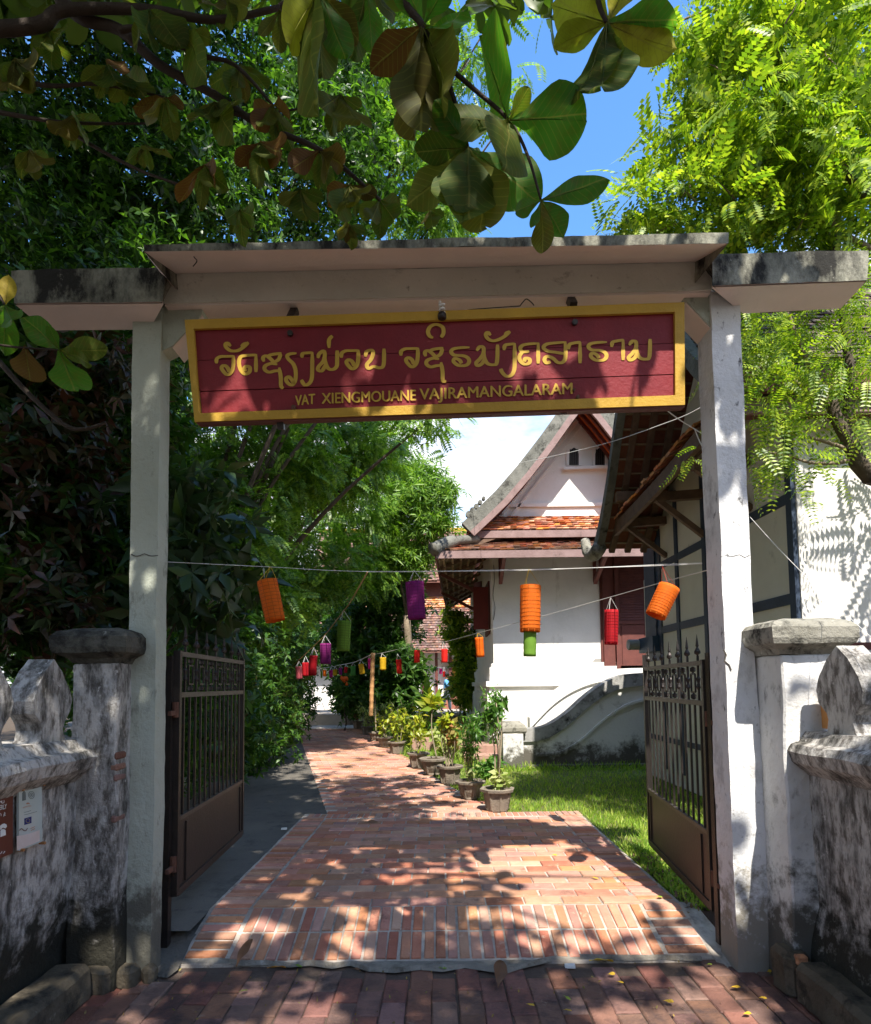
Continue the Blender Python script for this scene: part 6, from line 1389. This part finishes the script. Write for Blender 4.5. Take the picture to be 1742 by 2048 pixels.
def plant(at3, h, wid, label, m, stems=4, n=60, ls=.10, lw='r', topw=.5, cat='plant', low=.15, drp=.5, thick=.008, name='potted_plant'):
    c0 = Vector(at3); t = thing(name, label, cat, at3); P = []
    n = int(n * 1.9)
    for s in range(stems):
        a = random.uniform(0, 6.28); e = c0 + Vector((math.cos(a) * wid * random.uniform(.2, .9), math.sin(a) * wid * random.uniform(.2, .9), h * random.uniform(.7, 1)))
        mid = c0.lerp(e, .5) + Vector((random.gauss(0, .04), random.gauss(0, .04), 0)); b_ = c0 + Vector((random.gauss(0, .03), random.gauss(0, .03), -.03)); sp = cr_spline([b_, mid, e], 4)
        MB().tube(sp, [thick * (1 - .5 * i / (len(sp) - 1)) for i in range(len(sp))], 5).build('stem', M_stem, t, True)
        for k in range(n // stems):
            f = low + (1 - low) * random.random() ** topw; i = min(int(f * (len(sp) - 1)), len(sp) - 2); P.append(sp[i].lerp(sp[i + 1], random.random()) + Vector([random.gauss(0, .25 * ls) for _ in range(3)]))
    P = np.array([tuple(v) for v in P]); D = RNG.normal(size=P.shape) + np.array([0, 0, .3 - drp])
    tm = {'r': R6[0], 'n': R5n[0], 'o': leaf_t(.72, .03, .1), 's': leaf_t(.2, .04, .3), 'l': leaf_t(.4, .05, .2)}[lw]
    scatter('foliage', tm, P, D, RNG.uniform(.7, 1.3, len(P)) * ls, m, t); return t
p_, s = pot(995, 1621, 72, 0, 'octagonal cement pot nearest the gateway with tall bare stems')
plant(p_, 1.15, .22, 'tall thin plant with drooping top leaves in the nearest pot', M_pl1, 5, 90, .11, 'l', .18, drp=1.0, thick=.012, low=.55)
plant((p_[0] + .05, p_[1] - .05, p_[2]), .25, .14, 'low pale leaved seedling at the rim of the nearest pot', M_pl3, 4, 26, .11, 'o', .6)
p_, s = pot(941, 1597, 60, 1, 'rounded cement pot with a leaf pattern, second from the gateway')
plant(p_, .80, .10, 'dark green lance leaved plant in the rounded pot', M_pl1, 4, 110, .15, 's', .6, drp=.7); plant(p_, .45, .12, 'variegated pale foliage low in the rounded pot', M_pl3, 4, 50, .09, 'l', .8)
p_, s = pot(900, 1567, 58, 0, 'wide octagonal cement pot, third from the gateway')
plant(p_, .72, .26, 'rusty and lime round leaved plant spreading over the third pot', M_pl4, 7, 90, .10, 'o', .35, low=.35); plant(p_, 1.0, .18, 'lime round leaves rising above the rusty plant', M_pl2, 5, 46, .10, 'o', .2, low=.6)
p_, s = pot(866, 1549, 55, 1, 'plain dark cement pot, fourth from the gateway, with a single stem'); plant(p_, 1.15, .05, 'single stemmed plant with a spray of broad upright leaves', M_pl2, 1, 22, .22, 'l', .10, low=.7, drp=-.5, thick=.014)
p_, s = pot(837, 1535, 48, 0, 'octagonal cement pot, fifth from the gateway'); plant(p_, .75, .12, 'bushy yellow green croton in the fifth pot', M_pl2, 5, 70, .12, 'l', .5)
p_, s = pot(794, 1507, 39, 0, 'octagonal cement pot, sixth from the gateway, on the brick edge'); plant(p_, .85, .35, 'yellow green spreading croton in the sixth pot', M_pl2, 7, 110, .13, 'l', .6)
p_, s = pot(770, 1494, 34, 1, 'small rounded pot half hidden by yellow leaves'); plant(p_, .6, .25, 'low yellow leaved plant tumbling onto the bricks', M_pl2, 6, 60, .12, 'l', .8)
p_, s = pot(752, 1482, 30, 1, 'dull cement pot left of the yellow leaved plants'); plant(p_, 1.35, .12, 'leggy stem with a tuft of leaves behind the bamboo pole foot', M_pl1, 2, 30, .18, 'l', .12, low=.7, thick=.02)
p_, s = pot(735, 1470, 28, 0, 'cement pot by the foot of the bamboo pole'); plant(p_, .7, .3, 'pale mixed foliage around the foot of the bamboo pole', M_pl3, 6, 70, .14, 'l', .7)
p_, s = pot(716, 1458, 26, 1, 'broad cement pot just beyond the bamboo pole'); plant(p_, .8, .35, 'dark red leaved plant beside the bamboo pole', M_pl5, 6, 60, .15, 'l', .6)
p_, s = pot(700, 1449, 24, 0, 'far cement pot under spiky leaves'); plant(p_, 1.1, .4, 'spiky bright green strap leaves near the far pots', M_pl1, 6, 70, .32, 's', .7, drp=-.2)
p_, s = pot(684, 1441, 22, 1, 'last cement pot before the dark bush'); plant(p_, .9, .4, 'yellowish grass like plant in the far pot', M_pl2, 6, 60, .30, 's', .7, drp=-.2)
# plants growing in the grass behind the pots
def gp_(px, py): g_ = onz(px, py, -.04); return (g_.x, g_.y, -.04)
def banana(px, py, h, label):
    c0 = Vector(gp_(px, py)); t = thing('ti_plant', label, 'plant', tuple(c0))
    MB().tube([c0, c0 + Vector((.03, 0, h * .45))], .03, 6).build('stem', M_stem, t)
    for i in range(13):
        a = i * 2.4 + random.uniform(-.3, .3); e = random.uniform(.5, 1.35); L = h * random.uniform(.42, .62); d = Vector((math.cos(a) * math.cos(e), math.sin(a) * math.cos(e), math.sin(e)))
        o = bpy.data.objects.new('leaf', LT_L[i % 3]); COL.objects.link(o); o.parent = t; n = Vector((0, 0, 1)) if d.z < .9 else Vector((0, -1, .2)); b = n.cross(d).normalized(); n = d.cross(b)
        o.matrix_basis = Matrix.Translation(Vector((.03, 0, h * random.uniform(.3, .5)))) @ Matrix((d, b, n)).transposed().to_4x4() @ Matrix.Diagonal((L, L, L, 1))
LT_L = [big_leaf(200 + s, 1, .19, .5) for s in range(3)]
for me in LT_L: me.materials.append(leafmat('strap_leaf', [(.12, .24, .03), (.18, .30, .04)], .45, .35, per='obj'))
banana(858, 1470, 1.8, 'large leaved green plant with upright paddle leaves behind the pots')
for px, py, h, wd, m, lab, lw in ((820, 1468, 1.2, .35, M_pl1, 'green bushy shrub in the grass left of the paddle leaved plant', 'l'), (905, 1478, .75, .3, M_pl3, 'tall pale round leaved shrub behind the third pot', 'o'), (850, 1490, 1.0, .3, M_pl2, 'yellow green shrub between the pots and the lawn', 'l'),
                                  (930, 1500, .7, .25, M_pl4, 'rust coloured shrub at the lawn edge', 'l'), (955, 1508, 1.0, .2, M_pl1, 'dark leafy shrub at the foot of the temple corner', 's'), (770, 1450, 1.3, .5, M_pl2, 'bright yellow leaved bush behind the bamboo pole', 'l'), (800, 1440, 1.5, .5, M_pl1, 'green bush in front of the flowering bush', 'l'),
                                  (990, 1520, 1.5, .2, M_pl1, 'slender sapling growing against the stair post', 'l'), (860, 1445, 1.0, .5, M_pl1, 'low shrub near the far hall lawn', 'l'), (700, 1432, 1.2, .4, M_pl1, 'far green bush at the bend of the path', 'n'), (745, 1452, 1.1, .5, M_pl2, 'yellow leaved shrub left of the bamboo pole foot', 'l'), (780, 1470, 1.1, .5, M_pl3, 'pale shrub right of the bamboo pole foot', 'l'), (815, 1490, .8, .4, M_pl2, 'low lime shrub behind the sixth pot', 'l'), (880, 1500, .7, .35, M_pl1, 'low green shrub behind the fourth pot', 'l')):
    plant(gp_(px, py), h, wd * 1.45, lab, m, 8, 170, .13 if lw != 's' else .2, lw, .6, name='garden_shrub', cat='shrub')
for k, (px, py) in enumerate(((822, 1422), (845, 1424), (868, 1420), (905, 1424))):
    g_ = onz(px, py, 0); 
    q = MB().lathe([(.18, 0), (.24, .3), (.26, .32)], (g_.x, 24, -.02), 10); tag(q.build('nursery_pot', M_iron), ['black nursery pot far left before the hall', 'black nursery pot under the paddle leaves', 'black nursery pot near the walking person', 'black nursery pot beside the slim pole'][k], 'pot')
    plant((g_.x, 24, .3), .7, .3, ['small green plant in the far left black pot', 'small green plant in the middle black pot', 'small green plant in the pot by the person', 'small green plant in the pot by the slim pole'][k], M_pl1, 5, 50, .18, 'l')
for px, py, h, wd, m, lab, lw in ((842, 1500, .55, .5, M_pl2, 'low yellow green ground plant between the fifth and sixth pots', 'l'), (786, 1482, .8, .6, M_pl1, 'leafy green clump behind the small rounded pot', 'l'), (722, 1446, 1.1, .6, M_pl1, 'leafy clump joining the far pots', 'l'), (760, 1462, .9, .6, M_pl2, 'sunny yellow clump right behind the bamboo pole foot', 'l'),
                                  (897, 1520, .6, .4, M_pl3, 'pale low plant in the grass behind the third pot', 'o'), (690, 1436, 1.3, .6, M_pl1, 'dark leafy clump by the last pot', 'l'), (975, 1560, .35, .25, M_pl1, 'small weed clump between the two nearest pots', 'l')):
    plant(gp_(px, py), h, wd, lab, m, 9, 190, .13, lw, .7, name='garden_shrub', cat='shrub', low=.05)
# weeds and litter at the right edge of the apron
def weeds(n, f, ls, m, label, name, tm):
    P = np.array([f() for _ in range(n)]); D = RNG.normal(size=P.shape) + np.array([0, 0, .6]); tag(scatter(name, tm, P, D, RNG.uniform(.6, 1.3, n) * ls, m), label, 'weeds')
weeds(260, lambda: (random.uniform(1.74, 2.15), random.uniform(4.6, 6.0), -.03), .07, M_grass, 'straggly weeds between the apron and the right gate leaf', 'weeds', R6[1])
weeds(220, lambda: (random.uniform(-1.9, 2.0), random.uniform(2.6, 4.0), ST + .004 if True else 0), .022, leafmat('tiny_litter', [(.30, .20, .05), (.16, .10, .05), (.24, .22, .06)], .1, .8), 'tiny scattered leaf bits on the street bricks', 'leaf_litter', leaf_t(.5, .05, .1))
weeds(380, lambda: (AX1 + .04 + abs(random.gauss(0, .18)), random.uniform(4.25, 5.6), random.uniform(-.045, -.02)), .045, leafmat('dead_leaf_litter', [(.20, .12, .07), (.12, .07, .04), (.30, .20, .10)], .1, .8), 'dry leaf litter in the bed at the foot of the right gate leaf', 'leaf_litter', leaf_t(.5, .05, .1))
# ================================================================== FALLEN LEAVES
FL = {}
for key, cols in (('yellow', [(.65, .42, .03), (.55, .34, .03)]), ('green', [(.22, .30, .03), (.16, .24, .03)]), ('brown', [(.20, .10, .05), (.14, .07, .035)]), ('orange', [(.60, .28, .04), (.5, .22, .04)])):
    FL[key] = []
    for s_ in range(3):
        me = big_leaf(300 + s_ + len(key) * 7, 1, .46, .18); me.materials.append(leafmat('fallen_' + key, cols, .15, .6, per='obj')); FL[key].append(me)
def fallen(px, py, L, key, ang, label, tilt=0.0, z=None, up=0.0):
    zz = ST + .012 if z is None else z; g_ = onz(px, py, zz); o = bpy.data.objects.new('fallen_leaf', random.choice(FL[key])); COL.objects.link(o)
    o.matrix_basis = Matrix.Translation(g_ + Vector((0, 0, .012 + up))) @ Matrix.Rotation(ang, 4, 'Z') @ Matrix.Rotation(-tilt, 4, 'Y') @ Matrix.Rotation(random.uniform(-.3, .3), 4, 'X') @ Matrix.Diagonal((L, L, L, 1)); return tag(o, label, 'leaf')
fallen(472, 1938, .17, 'brown', 1.15, 'large curled brown leaf standing on the cement lip at the left of the ramp', .9, z=ST + .02)
fallen(996, 1980, .19, 'brown', 1.35, 'large dry brown leaf with a raised tip in front of the ramp', .5)
fallen(534, 1940, .11, 'orange', .1, 'orange yellow leaf lying below the left end of the ramp', .1)
fallen(1178, 1925, .15, 'yellow', .05, 'crumpled bright yellow leaf at the broken edge of the ramp', .05)
fallen(588, 1933, .055, 'green', -.3, 'small yellow green leaf beside the orange one')
for px, py, L, key, a, lab in ((478, 1988, .05, 'green', .7, 'small green leaf on the dark bricks at lower left'), (1127, 1995, .05, 'green', -.9, 'small green leaf on the street bricks right of the big brown leaf'), (1052, 2012, .045, 'yellow', -.4, 'small round yellow leaf below the big brown leaf'), (1126, 2024, .045, 'yellow', 0, 'tiny yellow leaf near the bottom edge at centre right'),
                               (1326, 2006, .055, 'yellow', -.2, 'narrow yellow leaf on a red street brick'), (1461, 1979, .06, 'yellow', .1, 'yellow leaf in front of the right post'), (1518, 2000, .045, 'yellow', .1, 'small yellow leaf further right on the street bricks'), (1486, 2033, .05, 'yellow', .2, 'pale yellow leaf at the bottom right'), (1602, 1970, .05, 'yellow', -.4, 'yellow leaf against the right kerb'),
                               (1637, 1985, .05, 'yellow', .1, 'bright yellow leaf further along the right kerb'), (1534, 1948, .04, 'yellow', .4, 'tiny leaf at the foot of the right post'), (1685, 2035, .06, 'green', .3, 'greenish leaf at the lower right corner'), (572, 1955, .05, 'brown', .3, 'small dull leaf in the shade left of centre'), (706, 1941, .04, 'brown', 0, 'small brown leaf below the cement lip'),
                               (877, 1939, .05, 'green', .1, 'small yellow green leaf at the middle of the cement lip'), (1215, 1953, .05, 'yellow', .2, 'small yellow leaf right of the crumpled one'), (1233, 1967, .04, 'yellow', -.2, 'tiny yellow leaf below the crumpled one'), (1414, 1933, .04, 'green', .3, 'tiny green leaf at the right end of the ramp foot'), (121, 1983, .06, 'yellow', .4, 'yellow leaf at the foot of the left kerb')):
    fallen(px, py, L, key, a, lab)
for px, py, L, key, a, lab in ((729, 1646, .16, 'brown', .1, 'dry brown leaf on the shaded far end of the apron'), (1104, 1713, .06, 'yellow', .5, 'small yellow leaf on the sunlit apron'), (1181, 1757, .06, 'yellow', -.4, 'pale yellow leaf on the sunlit apron near the right border'), (1313, 1797, .05, 'green', .2, 'small leaf on the right border of the apron'), (916, 1746, .05, 'green', .1, 'small leaf in the dappled middle of the apron'), (1186, 1675, .07, 'orange', -.2, 'orange leaf near the post shadow on the apron')):
    fallen(px, py, L, key, a, lab, z=.004)
for px, py, lab in ((568, 1659, 'scrap of white paper on the concrete left of the apron'), (1140, 1935, 'small white pebble of paper in front of the broken ramp')):
    g_ = onz(px, py, 0 if py < 1800 else ST); q = MB().hexa([g_ + Vector(v) for v in ((-.03, -.01, 0), (.03, -.015, 0), (.03, -.01, .02), (-.03, 0, .015), (-.03, .02, 0), (.03, .015, 0), (.03, .015, .02), (-.03, .02, .015))]); tag(q.build('paper_scrap', M_string), lab, 'litter')
# ================================================================== PERSON walking, seen from the side
def skin_body(name, joints, edges, radii, m, parent, root=0, sub=1):
    me = bpy.data.meshes.new(name); me.from_pydata(joints, edges, []); o = newobj(name, me, m, parent)
    md = o.modifiers.new('skin', 'SKIN'); sv = me.skin_vertices[0].data
    for i, r in enumerate(radii): sv[i].radius = (r, r) if not isinstance(r, tuple) else r
    sv[root].use_root = True; md.use_smooth_shade = True; sb = o.modifiers.new('sub', 'SUBSURF'); sb.levels = sub; sb.render_levels = sub
    bpy.context.view_layer.update(); ev = o.evaluated_get(bpy.context.evaluated_depsgraph_get()); nm = bpy.data.meshes.new_from_object(ev); o.modifiers.clear(); o.data = nm
    if not nm.materials: nm.materials.append(m)
    return o
PYc = 25.0; fp = at(893, 1424, PYc); PH = (at(893, 1347, PYc).z - fp.z)
per = thing('person', 'person in a blue shirt and white trousers walking right before the far hall', 'person', (fp.x, PYc, fp.z)); k_ = PH / 1.72
M_skin = mat('skin_tone', (.26, .13, .08), None, 5, .6, 0); M_shirt = mat('blue_shirt', (.12, .36, .62), None, 5, .8, .2); M_trs = mat('white_trousers', (.72, .70, .66), None, 5, .85, .2); M_hair = mat('black_hair', (.015, .013, .012), None, 5, .6, 0)
J = lambda x, y, z: (x * k_, y * k_, z * k_)
skin_body('body', [J(0, 0, .93), J(.01, 0, 1.15), J(.02, 0, 1.38), J(.03, 0, 1.47), J(.05, 0, 1.56), J(.06, 0, 1.66), J(0, .17, 1.38), J(-.08, .21, 1.12), J(.10, .22, .92), J(.14, .22, .85), J(0, -.17, 1.38), J(.10, -.21, 1.12), J(.26, -.20, 1.0), J(.31, -.20, .98), J(.0, .1, .90), J(-.08, .1, .50), J(-.24, .1, .10), J(-.12, .1, .04), J(.0, -.1, .90), J(.14, -.1, .50), J(.16, -.1, .09), J(.29, -.1, .04)],
          [(0, 1), (1, 2), (2, 3), (3, 4), (4, 5), (2, 6), (6, 7), (7, 8), (8, 9), (2, 10), (10, 11), (11, 12), (12, 13), (0, 14), (14, 15), (15, 16), (16, 17), (0, 18), (18, 19), (19, 20), (20, 21)], [x * k_ for x in (.13, .13, .13, .055, .085, .095, .06, .045, .035, .035, .06, .045, .035, .035, .09, .06, .045, .04, .09, .06, .045, .04)], M_skin, per)
skin_body('shirt', [J(0, 0, .90), J(.01, 0, 1.15), J(.02, 0, 1.38), J(.03, 0, 1.45), J(0, .17, 1.38), J(-.08, .21, 1.12), J(0, -.17, 1.38), J(.10, -.21, 1.12)], [(0, 1), (1, 2), (2, 3), (2, 4), (4, 5), (2, 6), (6, 7)], [x * k_ for x in (.165, .155, .15, .08, .08, .07, .08, .07)], M_shirt, per)
skin_body('trousers', [J(0, 0, .94), J(.0, .1, .88), J(-.08, .1, .50), J(-.22, .1, .14), J(.0, -.1, .88), J(.14, -.1, .50), J(.16, -.1, .13)], [(0, 1), (1, 2), (2, 3), (0, 4), (4, 5), (5, 6)], [x * k_ for x in (.13, .12, .09, .075, .12, .09, .075)], M_trs, per)
h_ = MB().lathe([(.06, -.05), (.102, -.01), (.108, .05), (.07, .095), (.01, .11)], Vector((fp.x, PYc, fp.z)) + Vector(J(.04, 0, 1.64)), 12); h_.build('hair', M_hair, per, True)
ear = MB().lathe([(.01, -.03), (.02, 0), (.01, .03)], Vector((fp.x, PYc, fp.z)) + Vector(J(.05, -.1, 1.60)), 6); ear.build('ear', M_skin, per, True)
ns = MB().lathe([(.022, -.02), (.012, .02), (.003, .03)], Vector((fp.x, PYc, fp.z)) + Vector(J(.155, 0, 1.58)), 6); ns.build('nose', M_skin, per, True)
# the ground the person stands on is the terrace before the far hall
tr = MB().box(-6.5, 2.4, 24.3, 29.6, -.05, fp.z - .01); struct(tr, 'terrace', mat('terrace_paving', (.42, .36, .30), None, 2))
print('objects', len(bpy.data.objects), 'tris', sum(len(o.data.polygons) for o in bpy.data.objects if o.type == 'MESH'))
